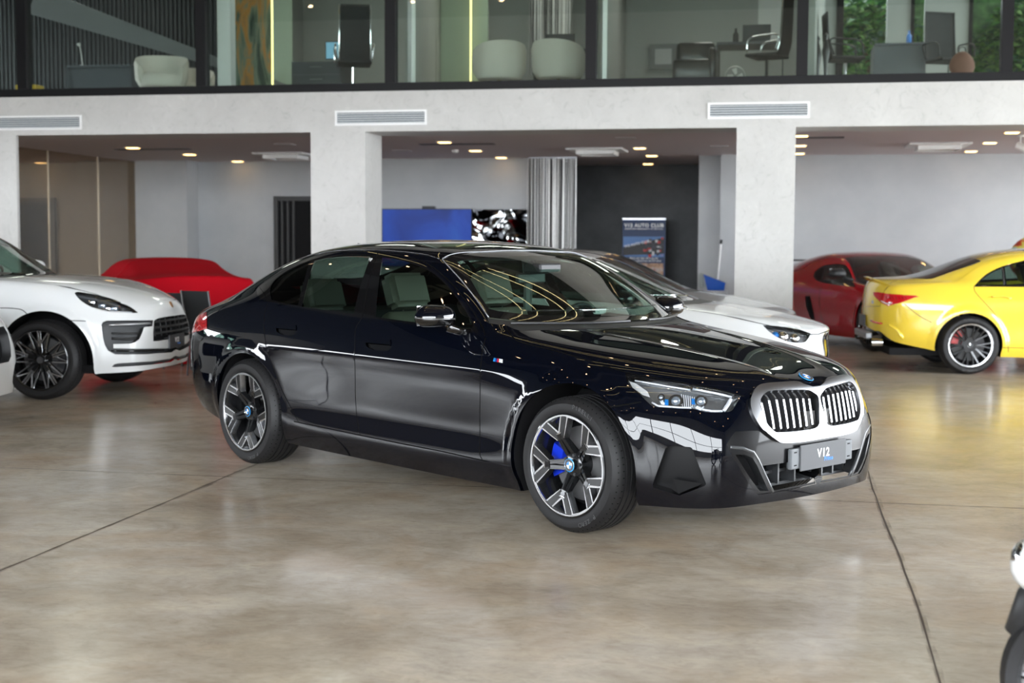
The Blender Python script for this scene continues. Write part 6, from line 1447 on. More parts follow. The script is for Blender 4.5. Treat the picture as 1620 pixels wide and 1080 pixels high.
pan = [(6.1, 9.3), (6.1, 7.5), (8.4, 7.4), (8.5, 9.3)]
c.trim([('boot_lid', trc), ('diffuser', diffc), ('bumper', [(19.3, 5.3), (15.2, 5.0), (13.9, 4.4), (13.6, 2.5), (13.3, -.3), (19.3, -.3)]), ('bonnet', [(11.7, 9.3), (11.6, 7), (11.9, 6.2), (14.9, 5.2), (15.3, 5.1), (19.3, 4.7), (19.3, 5.3), (15.3, 5.3), (15.3, 9.3)]), ('cowl', COWL), ('ws_o', WSO), ('ws', WSI), ('bl', blc),
        ('rdoor', rd+[(7.0, .8), (7.0, 6.95), (4.6, 6.9), (3.0, 5.4)]), ('fdoor', [(7.0, .8), (10.8, .8), (10.9, 5.3), (9, 6.9), (7.0, 6.95)]), ('skirt', [(3.2, -.3), (12.5, -.3), (12.5, .85), (3.2, .85)]), ('sunroof', pan), ('dlo', dlo_c), ('q1', q1), ('q2', q2), ('gf', GLF), ('lamp', c.px([], 1) if False else [(15.2, 4.7), (16.3, 4.5), (16.2, 3.9), (14.6, 4.1), (14.2, 4.7)]),
        ('grille', [(17.2, 4.2), (19.3, 4.2), (19.3, 2.4), (17.0, 2.4)]), ('tail', tlc), ('void', aF), ('void', aR)],
       seams=[rd, [(7.0, .85), (7.0, 5.1)], [(3.3, .85), (12.4, .85)], bump_r, trc[3:9]], ds=10)
for nm, on_ in (('body', 'body_shell'), ('boot_lid', 'boot_lid'), ('bumper', 'front_bumper'), ('bonnet', 'bonnet')): c.p(nm, on_, yellow, both=True, gapmat=mat('yellow_shut_line', (.10, .06, .005), .7))
c.p('diffuser', 'rear_diffuser', gloss_black, both=True, off=-.004); c.p('cowl', 'cowl_panel', satin_black, both=True); c.p('ws_o', 'windscreen_border', gloss_black, both=True); c.p('ws', 'windscreen', screen_glass, both=True)
dark_glass = thin_glass('dark_privacy_glass', (.06, .07, .065), .8); c.p('bl', 'rear_window', dark_glass, both=True, off=.001); c.p('sunroof', 'sunroof', gloss_black, both=True, off=.001); c.p('grille', 'grille', satin_black, both=True)
for sg in (-1, 1):
    for nm, on_ in (('rdoor', 'rear_door'), ('fdoor', 'front_door'), ('skirt', 'side_skirt')): c.p(nm, on_, yellow, side=sg, gapmat=mat('yellow_shut_line'))
    c.p('dlo', 'window_trim', gloss_black, side=sg); 
    for nm in ('q1', 'q2', 'gf'): c.p(nm, 'side_window', side_glass, side=sg, off=-.004)
    c.p('lamp', 'headlamp', mat('lamp_bowl'), side=sg); tb = c.p('tail', 'tail_lamp', mat('tail_lamp_bright_red', (.55, .006, .012), .08, coat=1.), side=sg, off=.004)
    c.wall('lamp_edge', tlc, .006, -.004, gloss_black, tb, sg)
    P_ = surf(S_, c.px([(1395, 476), (1405, 480.5), (1412, 479)], 3), .008); q = MB(); q.tube(P_ if sg < 0 else mirr(P_), .008, 6); q.build('lamp_strip', mat('lamp_clear', (.8, .75, .75), .15, coat=1.), tb)
    for k in range(7):
        P_ = surf(S_, c.px([(1402+k*5, 468.5+k*.2), (1404+k*5, 473)], 1, False), .007); q = MB(); q.tube(P_ if sg < 0 else mirr(P_), .004, 6); q.build('lamp_segment', mat('lamp_dark_red', (.22, .002, .004), .1, coat=1.), tb)
    P_ = surf(S_, c.px([(1378, 506.5), (1386, 510), (1396, 511.5)], 3), .004); q = MB(); q.tube(P_ if sg < 0 else mirr(P_), .013, 6, flat=.6); q.build('rear_reflector', mat('tail_lamp_bright_red'), c.root, smooth=True)
    P_ = surf(S_, c.px([(1405, 513), (1415, 518), (1423, 526), (1429, 537)], 4), .0); q = MB(); q.tube(P_ if sg < 0 else mirr(P_), [.004]+[.02]*8+[.028]*3+[.004], 8, flat=.6); q.build('bumper_flic', yellow, c.root, smooth=True)
    q = MB(); q.tube(c_pts := surf(S_, c.px([(1568, 470), (1580, 468.7), (1592, 470), (1599, 472.5)], 3), .02) if sg < 0 else mirr(surf(S_, c.px([(1568, 470), (1580, 468.7), (1592, 470), (1599, 472.5)], 3), .02)), .013, 8, flat=.7); q.build('door_handle', yellow, c.root, smooth=True)
    P_ = surf(S_, c.px([(1588, 450.3), (1586.5, 432), (1585, 424.5)], 3), .006); q = MB(); q.tube(P_ if sg < 0 else mirr(P_), .008, 6); q.build('window_divider', satin_silver, c.root)
    P_ = surf(S_, c.px([(1541, 453), (1580, 453), (1619, 453.3)], 3)+[(7, 5.1), (8.5, 5.1), (10.4, 5.12)], .004); q = MB(); q.tube(P_ if sg < 0 else mirr(P_), .006, 6); q.build('belt_moulding', gloss_black, c.root)
    for yy in (.50, .60):
        q = MB(); q.cyl((-3.78, sg*yy, .335), (-3.66, sg*yy, .335), .043, n=20, caps=False); q.cyl((-3.785, sg*yy, .335), (-3.66, sg*yy, .335), .038, n=20, caps=False); q.build('tailpipe', chrome if yy > .55 else gloss_black, c.root, smooth=True)
    door_mirror(c.root, (-.95, .98, 1.03), 1, yellow, gloss_black, sg)
    make_wheel(.333, .252, .255, 'cross10', c.root, (-2.729, sg*.79, .333), sg, lambda w, y: star(w, y), mat('caliper_red', (.55, .01, .015), .3, coat=.5), spin=92, cal_ang=150, lettering=[('MICHELIN', 90), ('MICHELIN', 270)] if sg < 0 else None)
    make_wheel(.333, .252, .255, 'cross10', c.root, (0, sg*.79, .333), sg, None, mat('caliper_red'), spin=30, cal_ang=180)
q = MB(); lipP = surf(S_, [(.12, 5.4+.3*k) for k in range(13)], .012); lp2 = lipP.copy(); lp2[:, 0] -= .07; lp2[:, 2] += .022; n_ = len(lipP); vs_ = [tuple(p) for p in lipP]+[tuple(p) for p in lp2]+[(p[0]+.01, p[1], p[2]-.018) for p in lp2]; fs_ = [(i, i+1, n_+i+1, n_+i) for i in range(n_-1)]+[(n_+i, n_+i+1, 2*n_+i+1, 2*n_+i) for i in range(n_-1)]
q.add(vs_, fs_); q.add([(a_, -b3, d_) for a_, b3, d_ in vs_], [f_[::-1] for f_ in fs_]); q.build('boot_spoiler', yellow, c.root, smooth=True)
xr = CX[0]-.235
q = MB(); q.box((xr-.012, -.2, .50), (xr+.0, .2, .63), bev=.003); q.build('number_plate', mat('plate_grey'), c.root)
q = MB(); q.box((xr-.03, -.42, .36), (xr+.05, .42, .44), bev=.015); q.build('bumper_insert', mat('insert_grey', (.25, .26, .27), .3, .3), c.root)
for dy, tx in ((-.50, 'CLA'), ): text_mesh(tx, .05, satin_silver, c.root, 'lettering', lm((0, -1, 0), (0, 0, 1), (-1, 0, 0), (xr-.005+.035, dy, .80)), .003, bold=.001)
c.arches([(cF, 0), (cR, -2.74)], yellow, .335)
for y in (-.37, .37): seat(c.root, -1.55, y, .58, m=mat('black_leather'))
for y in (-.37, .37): seat(c.root, -2.35, y, .58, m=mat('black_leather'))
q = MB(); q.box((-3.6, -.74, .2), (.5, .74, .28)); q.box((-3.3, -.6, .3), (-2.9, .6, .9)); q.build('underbody', matt_black, c.root)

# ---------------- red mid-engined coupe with rear wing
red = mat('carmine_car_paint', (.34, .002, .008), .25, coat=1., coatr=.02)
RX = [-3.2, -3.05, -2.85, -2.6, -2.35, -2.1, -1.85, -1.6, -1.35, -1.05, -.85, -.65, -.45, -.10, .25, .50]
cay = morph(RX, [.85, .88, .90, .92, .93, .925, .915, .905, .895, .885, .875, .86, .84, .80, .72, .60],
            [.87, .92, .99, 1.06, 1.13, 1.19, 1.235, 1.26, 1.255, 1.20, 1.05, .875, .82, .74, .63, .52], .955, -.03, 1., 1.)
rp = carpose(1376, 406.5, 20.9, (-1.55, 0, 1.262), -61, 1.08)
c = Car('sports_coupe', 'carmine red sports coupe with a black rear wing behind the yellow coupe', cay, rp, [((-.1, .33), .36, .015), ((-2.475, .33), .37, .025)]); S_ = c.S
aF, cF = arch(S_, -.1, .33, .36, .22); aR, cR = arch(S_, -2.475, .33, .365, .22)
sc_in = c.px([(1274, 469), (1279, 467), (1282, 470), (1286, 490), (1290, 509), (1286, 511), (1281, 500), (1275, 484)], 2)
dl = c.px([(1287, 437), (1289, 430), (1296, 424), (1305, 419.5), (1320, 417.8), (1335, 418.5), (1343, 426), (1348, 438), (1353, 454)], 3)+c.px([(1340, 452.5), (1320, 450), (1302, 447), (1291, 443)], 3)
gq_ = c.px([(1289, 437), (1292, 429), (1299, 424.5), (1303, 424), (1301, 433), (1298, 443), (1292, 441)], 3); gd_ = c.px([(1305, 423), (1312, 420.3), (1322, 419.3), (1334, 420.5), (1341, 427), (1346, 439), (1350, 452)], 3)+c.px([(1335, 450.5), (1318, 448), (1302, 444.5)], 3)
c.trim([('bonnet', [(11.7, 9.3), (11.6, 7), (11.9, 6.2), (14.9, 5.2), (19.3, 4.7), (19.3, 5.3), (15.3, 5.3), (15.3, 9.3)]), ('cowl', COWL), ('ws_o', WSO), ('ws', WSI), ('bl', BLI), ('door', c.px([(1300, 452), (1296, 470), (1299, 500), (1306, 516), (1356, 524), (1357, 500), (1356, 456)], 3)), ('dlo', dl), ('g1', gq_), ('g2', gd_), ('scoop', sc_in), ('lamp', c.fp([(.50, .62), (.62, .68), (.72, .66), (.70, .54), (.58, .50), (.50, .54)], 3)), ('void', aF), ('void', aR)],
       seams=[c.px([(1300, 452), (1296, 470), (1299, 500), (1306, 516)], 3)], ds=8)
for nm, on_ in (('body', 'body_shell'), ('bonnet', 'bonnet')): c.p(nm, on_, red, both=True)
c.p('cowl', 'cowl_panel', satin_black, both=True); c.p('ws_o', 'windscreen_border', gloss_black, both=True); c.p('ws', 'windscreen', side_glass, both=True); c.p('bl', 'rear_window', dark_glass, both=True)
for sg in (-1, 1):
    c.p('door', 'door', red, side=sg); c.p('dlo', 'window_trim', gloss_black, side=sg); c.p('g1', 'side_window', dark_glass, side=sg); c.p('g2', 'side_window', side_glass, side=sg)
    c.p('scoop', 'side_intake', matt_black, side=sg, off=-.04); c.wall('intake_wall', sc_in, 0, -.04, satin_black, None, sg); c.p('lamp', 'headlamp', mat('lamp_bowl'), side=sg)
    door_mirror(c.root, (-.72, .99, .98), 1, satin_black, satin_black, sg, .95)
    make_wheel(.335, .255, .26, 'dark10', c.root, (-.1, sg*.77, .335), sg, tyre_n=48); make_wheel(.335, .255, .28, 'dark10', c.root, (-2.475, sg*.77, .335), sg, tyre_n=48)
    q = MB(); q.add([(-3.05, sg*.42, .95), (-2.90, sg*.42, .98), (-3.12, sg*.42, 1.11), (-3.18, sg*.42, 1.11), (-3.05, sg*.44, .90), (-2.90, sg*.44, .93), (-3.12, sg*.44, 1.11), (-3.18, sg*.44, 1.11)], [(0, 1, 2, 3), (7, 6, 5, 4), (0, 4, 5, 1), (1, 5, 6, 2), (2, 6, 7, 3), (3, 7, 4, 0)]); q.build('wing_strut', satin_black, c.root)
    q = MB(); q.box((-3.30, sg*.71-.012, 1.05), (-3.0, sg*.71+.012, 1.17), bev=.01); q.build('wing_end_plate', satin_black, c.root)
q = MB(); q.box((-3.28, -.70, 1.105), (-3.02, .70, 1.13), bev=.008); q.build('rear_wing', satin_black, c.root, auto=40)
c.arches([(cF, -.1), (cR, -2.475)], red, .33)
for y in (-.36, .36): seat(c.root, -1.35, y, .45, m=mat('black_leather'))
q = MB(); q.box((-3.1, -.72, .14), (.3, .72, .22)); q.box((-2.3, -.6, .2), (-1.9, .6, .85)); q.build('underbody', matt_black, c.root)
q = MB(); q.add([(-.5, -.66, .88), (-.5, .66, .88), (-.95, .66, .86), (-.95, -.66, .86), (-1, -.66, .5), (-1, .66, .5)], [(0, 1, 2, 3), (3, 2, 5, 4)]); q.build('dashboard', dark_int, c.root)

# ---------------- white compact coupe directly behind the black saloon, grey one beyond it
WX = [x*.93 for x in X]
small = morph(WX, [p[2]*.955 for p in rows[5]], [p[2]*.945 for p in rows[9]], .955, -.005, .70, .93)
def coupe2(name, label, pose, paintm, detail):
    c = Car(name, label, small, pose, [((0, .33), .38, .012), ((-2.785, .33), .38, .012)]); S_ = c.S
    aF, cF = arch(S_, 0, .33, .385, .22); aR, cR = arch(S_, -2.785, .33, .385, .22)
    if detail: lp_ = c.px([(1206.5, 514), (1220, 514.8), (1245, 517.5), (1265, 521), (1282, 527)], 3)+c.px([(1279, 535), (1272, 541.5), (1250, 541), (1236, 536), (1226, 531), (1215, 523)], 3)
    else: lp_ = c.fp([(.42, .66), (.56, .735), (.70, .76), (.74, .72), (.66, .64), (.50, .60)], 3)
    kd = c.fp([(.03, .70), (.30, .72), (.36, .66), (.32, .48), (.24, .42), (.04, .42)], 2)
    c.trim([('bumper', [(19.3, 5.3), (15.0, 4.95), (14.2, 4.6), (13.9, 2.4), (13.3, -.3), (19.3, -.3)]), ('bonnet', [(11.72, 9.3), (11.72, 8), (11.5, 6.6), (12, 5.85), (13, 5.3), (13.8, 4.95), (15, 4.75), (16.4, 4.5), (19.3, 4.55), (19.3, 5.3), (15.2, 5.3), (15.2, 9.3)]), ('cowl', COWL), ('ws_o', WSO), ('ws', WSI), ('bl', BLI), ('dlo', DLO), ('gf', GLF), ('gr', GLR), ('lamp', lp_), ('kid', kd), ('mask', c.fp([(.50, .47), (.72, .50), (.70, .30), (.50, .28)], 2, False)), ('void', aF), ('void', aR)],
           seams=[[(11.5, 6.4), (12, 5.85), (13, 5.3), (13.8, 4.95), (15, 4.75), (16.4, 4.5), (18.9, 4.55)]], ds=8)
    for nm, on_ in (('body', 'body_shell'), ('bonnet', 'bonnet'), ('bumper', 'front_bumper')): c.p(nm, on_, paintm, both=True)
    c.p('cowl', 'cowl_panel', satin_black, both=True); c.p('ws_o', 'windscreen_border', gloss_black, both=True); c.p('ws', 'windscreen', screen_glass, both=True); c.p('bl', 'rear_window', side_glass, both=True)
    c.p('kid', 'grille', gloss_black, both=True, off=.004); c.p('mask', 'corner_intake', gloss_black, both=True, off=-.005)
    for sg in (-1, 1):
        c.p('dlo', 'window_trim', gloss_black, side=sg); c.p('gf', 'side_window', side_glass, side=sg, off=-.003); c.p('gr', 'side_window', side_glass, side=sg, off=-.003)
        bw_ = c.p('lamp', 'headlamp', mat('bright_lamp_bowl', (.55, .56, .58), .25, .7, coat=.5), side=sg, off=-.04); c.wall('lamp_housing', lp_, 0, -.04, gloss_black, bw_, sg); c.p('lamp', 'lamp_lens', lens_glass, side=sg, off=.001, parent=bw_)
        if detail:
            for a_, b3, r_ in ((1240, 530, .05), (1259, 533, .045), (1228, 527, .03)):
                P_ = surf(S_, [S_.px(a_, b3)], -.03)[0]; P_ = P_ if sg < 0 else (P_[0], -P_[1], P_[2]); bm = bmesh.new(); bmesh.ops.create_uvsphere(bm, u_segments=16, v_segments=10, radius=r_); q = MB(); q.add([v.co+Vector(P_) for v in bm.verts], [[v.index for v in f.verts] for f in bm.faces]); bm.free(); q.build('lamp_projector', chrome if r_ > .04 else mat('blue_filter'), bw_, smooth=True)
        door_mirror(c.root, (-.87, .95, 1.02), 1, gloss_black, gloss_black, sg, .95)
        make_wheel(.33, .245, .235, 'dark10', c.root, (0, sg*.77, .33), sg, tyre_n=48); make_wheel(.33, .245, .235, 'dark10', c.root, (-2.785, sg*.77, .33), sg, tyre_n=48)
    c.arches([(cF, 0), (cR, -2.785)], paintm, .33)
    for y in (-.36, .36): seat(c.root, -1.6, y, .58, m=mat('black_leather'))
    q = MB(); q.add([(-.46, -.66, .95), (-.46, .66, .95), (-.98, .66, .97), (-.98, -.66, .97), (-1, -.66, .5), (-1, .66, .5)], [(0, 1, 2, 3), (3, 2, 5, 4)]); q.build('dashboard', dark_int, c.root)
    q = MB(); q.box((-3.6, -.74, .18), (.56, .74, .25)); q.box((-.4, -.5, .25), (.5, .5, .66)); q.build('underbody', matt_black, c.root)
    return c
wp = carpose(1207, 515, 11.6, (.25, -.755, .795), -3)
coupe2('compact_coupe', 'white compact coupe directly behind the black saloon bonnet', wp, white_paint, True)
gp_ = carpose(1254, 500, 14.6, (.78, -.2, .70), -8)
silverp = mat('silver_grey_car_paint', (.36, .38, .39), .28, .5, coat=1., coatr=.02)
coupe2('compact_coupe', 'silver grey compact coupe on the far side of the white one', gp_, silverp, False)

# ---------------- car under a red cloth
cloth = mat('red_stretch_cloth', (.36, .0015, .008), .8, spec=.12)
KX = [-3.55, -3.40, -3.12, -2.85, -2.6, -2.3, -2.0, -1.65, -1.35, -1.05, -.85, -.65, -.45, -.1, .25, .5]
cov = morph(KX, [1.02, 1.03, 1.02, 1.0, .99, .98, .97, .965, .96, .95, .94, .93, .91, .86, .78, .66],
            [1.09, 1.09, 1.095, 1.11, 1.17, 1.24, 1.285, 1.30, 1.29, 1.25, 1.13, 1.00, .95, .90, .83, .72], .96, -.10, 1., .8, roofw=.94)
kp = carpose(262, 411, 18.3, (-1.75, 0, 1.295), 127, .97)
c = Car('covered_car', 'car hidden under a bright red cloth cover behind the white sport utility car', cov, kp, None); S_ = c.S
def folds(P):
    x, y, z = P[:, 0], P[:, 1], P[:, 2]
    a = np.clip((1.1-z)/.5, 0, 1)
    return .010*a*np.sin(x*9+3*np.sin(y*5))+.012*np.exp(-((x+2.75)**2+(z-.85)**2)/.02)*1.6*np.sin(20*z+14*x)+.012*np.exp(-(x+2.35-.5*(z-.9))**2/.004)*np.clip((z-.2)/.5, 0, 1)+.006*np.sin(x*23+z*15)*a
S_.disp = [folds]
c.trim([], [], ds=10, dt=10); c.p('body', 'cloth_cover', cloth, both=True)
q = MB()
A = surf(S_, [(s_/4, 0) for s_ in range(-16, 77)]); n_ = len(A); Bq = A.copy(); Bq[:, 2] = .012; Bq[:, 1] += .02*np.sin(np.arange(n_)*1.3)
strip('cloth_hem', A, Bq, cloth, c.root, False, True); strip('cloth_hem', np.array(mirr(A)), np.array(mirr(Bq)), cloth, c.root, False, True)

# ---------------- visitor chairs, table, motorcycle, painted figure
def visitor_chair(px, py, Y, rz, lab):
    p = on(px, py, 1, Y); t = thing('visitor_chair', lab, 'chair', (p.x, Y, 0), rz, 'black visitor chairs by the covered car')
    q = MB(); q.box((-.23, -.22, .42), (.23, .22, .47), bev=.02); q.build('seat', mesh_blk, t); q = MB(); q.add([(-.22, .20, .50), (.22, .20, .50), (.23, .34, p.z), (-.23, .34, p.z), (-.22, .215, .50), (.22, .215, .50), (.23, .355, p.z), (-.23, .355, p.z)], [(0, 1, 2, 3), (7, 6, 5, 4), (0, 4, 5, 1), (1, 5, 6, 2), (2, 6, 7, 3), (3, 7, 4, 0)]); q.build('backrest', mesh_blk, t)
    for sg in (-1, 1):
        q = MB(); q.tube([(sg*.235, .19, .46), (sg*.24, .30, .75), (sg*.24, .35, p.z)], .012, 6); q.build('back_frame', satin_silver, t)
        q = MB(); q.tube([(sg*.23, -.2, .44), (sg*.24, -.22, .01)], .014, 6); q.build('leg', satin_black, t); q = MB(); q.tube([(sg*.23, .2, .44), (sg*.24, .24, .01)], .014, 6); q.build('leg', satin_black, t)
    t.scale = (.78, .78, 1.)
    return t
visitor_chair(334, 459, 14.3, 2.85, 'black backed visitor chair just behind the saloon boot'); visitor_chair(294, 462, 15.0, 2.95, 'black backed visitor chair half hidden by the white sport utility car nose')
# motorcycle nose at the lower right corner
pm = on(1640, 900, 2, .62); 
mt = thing('motorcycle', 'white and black motorcycle whose nose enters the lower right corner', 'motorcycle', (0, 0, 0))
dd = 3.9; d = pray(1696, 890); d = d/d.dot(cfw); Pm = CPOS+d*dd; mt.location = (Pm.x, Pm.y, 0); mt.rotation_euler = (0, 0, math.radians(160))
def ell(c0, r, m_, nm, par, M_=None, n=24):
    bm = bmesh.new(); bmesh.ops.create_uvsphere(bm, u_segments=n, v_segments=n//2, radius=1); q = MB(); q.add([Vector((v.co.x*r[0], v.co.y*r[1], v.co.z*r[2])) for v in bm.verts], [[v.index for v in f.verts] for f in bm.faces], 0, Matrix.Translation(c0) @ (M_ or Matrix())); bm.free(); return q.build(nm, m_, par, smooth=True)
ell((.02, 0, .60), (.15, .10, .105), white_paint, 'headlamp_fairing', mt, Matrix.Rotation(.25, 4, 'Y')); ell((.10, 0, .60), (.065, .07, .065), chrome, 'headlamp', mt)
q = MB(); q.tube([(-.22, .0, .50), (-.12, 0, .545), (.0, 0, .535), (.10, 0, .47), (.15, 0, .38)], [.05, .06, .065, .06, .03], 12); q.build('front_mudguard', satin_black, mt, smooth=True)
for sg in (-1, 1): q = MB(); q.cyl((-.18, sg*.075, .66), (-.08, sg*.075, .26), .022, n=12); q.build('fork_leg', satin_silver if sg > 0 else satin_black, mt, smooth=True)
wv = bpy.data.objects.new('wheel', None); COL.objects.link(wv); wv.parent = mt; wv.location = (-.08, 0, .262)
q = MB(); q.lathe([(.21, -.045), (.24, -.055), (.262, -.02), (.262, .02), (.24, .055), (.21, .045)], 48); q.build('tyre', rubber, wv, auto=40, fixn=False); q = MB(); q.lathe([(.215, -.04), (.20, -.03), (.20, .03), (.215, .04)], 40); q.build('rim', satin_black, wv, fixn=False)
for k in range(6): q = MB(); q.cyl((0, 0, 0), (.2*math.cos(k*PI/3), 0, .2*math.sin(k*PI/3)), .012, n=8); q.build('spoke', satin_silver, wv)
ell((-.45, 0, .72), (.30, .15, .12), white_paint, 'fuel_tank', mt); ell((-.40, 0, .40), (.25, .14, .18), satin_black, 'engine', mt); q = MB(); q.box((-1.15, -.12, .66), (-.7, .12, .74), bev=.03); q.build('seat', satin_black, mt, auto=50)
q = MB(); q.tube([(-.30, -.33, .84), (-.22, -.22, .83), (-.17, -.10, .80), (-.17, .10, .80), (-.22, .22, .83), (-.30, .33, .84)], .013, 8); q.build('handlebar', satin_black, mt, smooth=True)
q = MB(); q.box((-.24, -.10, .64), (-.15, .10, .80), bev=.02); q.build('fork_crown', satin_black, mt, auto=40); q = MB(); q.tube([(-.3, .16, .30), (-.6, .17, .26), (-1.05, .17, .36)], [.025, .03, .045], 10); q.build('exhaust', satin_silver, mt, smooth=True)
q = MB(); q.tube([(-.18, 0, .66), (-.35, 0, .50), (-.75, 0, .42), (-.95, 0, .68)], .03, 8); q.build('motorcycle_frame', satin_black, mt, smooth=True)
wv2 = wv.copy(); COL.objects.link(wv2); wv2.location = (-1.15, 0, .262)
for ch in list(wv.children): o_ = ch.copy(); COL.objects.link(o_); o_.parent = wv2
q = MB(); q.tube([(-.35, 0, .35), (-1.15, 0, .262)], .04, 8); q.build('swingarm', satin_black, mt)
# painted figure beyond the yellow coupe roof
pf = on(1618, 396, 1, 21.5); t_ = thing('painted_sculpture', 'red and multicoloured painted sculpture beyond the yellow coupe roof', 'sculpture', (pf.x+.12, 21.5, 0))
pm_ = mat('painted_patches', (.5, .3, .1), .3, coat=.6); nt = pm_.node_tree; L = nt.links.new; b = bsdf(pm_); tc = nt.nodes.new('ShaderNodeTexCoord'); L(ramp(nz(3.2, 2, (1, 1, 1), .4, 1.2), [(.33, (.45, .03, .01)), (.45, (.65, .12, .02)), (.52, (.65, .6, .12)), (.60, (.35, .5, .5)), (.68, (.12, .35, .45)), (.8, (.5, .04, .02))]), b.inputs['Base Color'])
for n_ in nt.nodes:
    if n_.type == 'VALTORGB' and len(n_.color_ramp.elements) > 3: n_.color_ramp.interpolation = 'CONSTANT'
ell((.1, 0, pf.z-.12), (.42, .3, .36), pm_, 'body', t_); q = MB(); q.tube([(-.06, 0, pf.z+.30), (.1, 0, pf.z+.32), (.3, 0, pf.z+.26)], [.02, .04, .03], 8); q.build('red_crest', mat('sculpture_red', (.30, .01, .02), .3), t_, smooth=True)
q = MB(); q.cyl((.1, 0, 0), (.1, 0, pf.z-.40), .28, .25, 24); q.build('plinth', whitem, t_, auto=40)
# ------------------------------------------------------------------ hall shell around and behind the camera (seen in reflections, lets the daylight in)
hall_ceil = mat('dark_hall_ceiling', (.03, .028, .027), .7)
HZ = 8.7; YB = -7.0; XL, XR = -17.5, 12.0
m = MB(); m.box((XL-.3, YB, HZ), (XR+.3, 30, HZ+.2)); struct('ceiling', m, hall_ceil)
m = MB(); m.box((XL-.3, FY0, 6.25), (XR+.3, FY0+.3, HZ)); struct('wall_above_glazing', m, plaster)
# left: dark low wall, opening and window strip added for car reflections; right: wall
m = MB(); m.box((XL-.2, YB, 0), (XL, 9.0, 2.0)); m.box((XL-.2, 11.2, 0), (XL, FY0, 2.0)); m.box((XL-.2, YB, 2.0), (XL, 0, 2.9)); m.box((XL-.2, 16.5, 2.0), (XL, FY0, 2.9)); struct('wall_left', m, mat('taupe_wall', (.10, .09, .085), .6))
m = MB()
for y in (-4, 0, 4, 8, 12, 16.4): m.box((XL-.15, y, 2.0), (XL-.05, y+.1, 2.9))
struct('window_left_added', m, fr)
m = MB(); m.box((XL-.2, YB, 2.9), (XL, FY0, HZ)); m.box((XL, YB, 2.9), (XL+3.5, FY0-.02, 3.2)); struct('wall_left_upper', m, dark_wall)
m = MB(); m.box((XR, YB, 0), (XR+.2, 5, HZ)); m.box((XR, 5, 5.2), (XR+.2, 18.6, HZ)); m.box((XR, 5, 0), (XR+.2, 18.6, .3)); struct('wall_right', m, white_wall)
m = MB(); m.box((XL, YB-.2, 5.7), (XR, YB, HZ)); m.box((XL+3, YB-.2, 0), (XR-2, YB, 1.25)); m.box((XL, YB-.2, 0), (XL+3, YB, 5.7)); m.box((XR-2, YB-.2, 0), (XR, YB, 5.7)); struct('wall_front', m, plaster)  # unseen; knee wall and low header shaped to cut bright reflections on car and glass
m = MB(); x = XL+3
while x < XR-2+.01: m.box((x-.06, YB-.15, 1.25), (x+.06, YB-.02, 5.7)); x += 4.9016
m.box((XL+3, YB-.14, 2.75), (XR-2, YB-.04, 2.85)); struct('window_front_frame', m, fr)
# hall ceiling: exposed beams, warm spots and led lines
m = MB()
for y in (1.5, 6.5, 11.5, 16.0): m.box((XL, y-.2, HZ-.5), (XR, y+.2, HZ))
struct('ceiling_beam', m, mat('beam_grey', (.10, .095, .09), .6))
led = mat('warm_led_line', (1, .85, .5), .5, emit=(1., .80, .38), es=9.)
spot_em = mat('warm_spot', (1, .8, .5), .5, emit=(1., .66, .38), es=70.)
k = 0
for (x0, y0, x1, y1) in [(-6, 3.2, 3, 4.6), (-6, 4.2, 2.2, 5.4), (-5, 8.0, 3, 9.6), (-5, 8.8, 3, 10.4), (-5, 11.5, 1, 12.2), (-5, 12.3, 1, 13.0), (-5, 11.5, -5, 16.5), (-1.5, 14.2, 4, 16.6), (-1.5, 15., 4, 17.3), (-9, 10, -9, 16.5)]:
    f = MB(); f.tube([(x0, y0, HZ-.62), (x1, y1, HZ-.62)], .014, 6); tag(f.build('ceiling_led_line', led), 'thin warm led line hanging under the dark hall ceiling', 'light', 'led lines of the hall ceiling'); k += 1
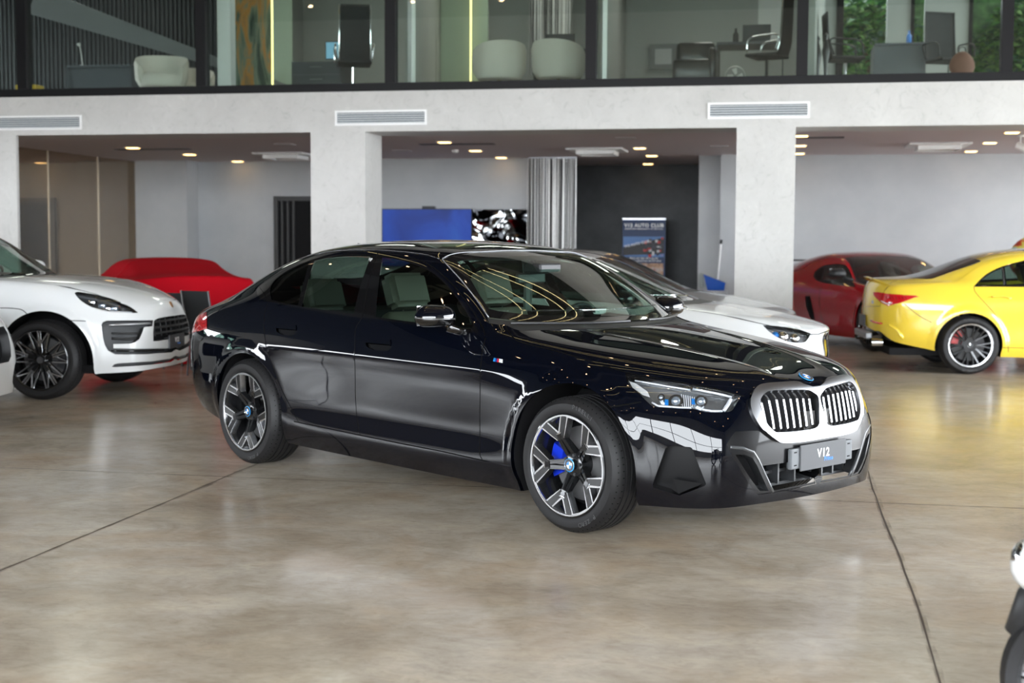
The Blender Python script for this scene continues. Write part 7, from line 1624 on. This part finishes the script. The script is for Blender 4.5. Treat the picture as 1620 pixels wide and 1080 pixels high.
f = MB(); f.lathe([(0, 0), (.055, 0), (.055, -.03), (0, -.03)], 12, axis='z'); sp0 = f.build('ceiling_spot', spot_em)
tag(sp0, 'small round warm spot on the dark hall ceiling', 'light', 'round spots of the hall ceiling'); first = True; rs = random.Random(11)
for ix in range(9):
    for iy in range(8):
        o = sp0 if first else sp0.copy()
        if not first: COL.objects.link(o)
        first = False; o.location = (-14.5+ix*3.0+rs.uniform(-.3, .3), -4.2+iy*2.9+rs.uniform(-.3, .3), HZ-.0)
# pale forecourt and planting outside the glazing
m = MB(); m.box((-60, -60, -.35), (50, -7.2, -.21)); m.box((-60, -7.2, -.35), (-24.05, 60, -.21)); o = struct('ground_outside', m, mat('forecourt', (.16, .16, .15), .8))
# ------------------------------------------------------------------ daylight
w = bpy.data.worlds.new('sky'); bpy.context.scene.world = w; w.use_nodes = True
nt = w.node_tree; bg = nt.nodes['Background']; L = nt.links.new
bg.inputs[0].default_value = (.90, .95, 1.0, 1); bg.inputs[1].default_value = 19.
def portal(loc, rot, sx, sy):
    l = bpy.data.lights.new('daylight_portal', 'AREA'); l.shape = 'RECTANGLE'; l.size = sx; l.size_y = sy; l.cycles.is_portal = True
    o = bpy.data.objects.new('daylight_portal', l); COL.objects.link(o); o.location = loc; o.rotation_euler = rot
portal(((XL+XR)/2+.5, YB-.1, 3.475), (-PI/2, 0, 0), XR-XL-5, 4.45)
portal((XL-.1, 8.2, 2.45), (0, -PI/2, 0), .9, 16.5)
portal((XR+.1, 11.8, 2.7), (0, PI/2, 0), 4.9, 13.6)
sc = bpy.context.scene
sc.view_settings.view_transform = 'Standard'; sc.view_settings.look = 'None'; sc.view_settings.gamma = 1; sc.view_settings.exposure = 0.; sc.view_settings.use_curve_mapping = False
sc.cycles.max_bounces = 10; sc.cycles.transparent_max_bounces = 24; sc.cycles.diffuse_bounces = 5; sc.cycles.glossy_bounces = 5; sc.cycles.sample_clamp_indirect = 6.; sc.cycles.sample_clamp_direct = 0.
sc.cycles.caustics_reflective = False; sc.cycles.caustics_refractive = False; sc.cycles.blur_glossy = .5
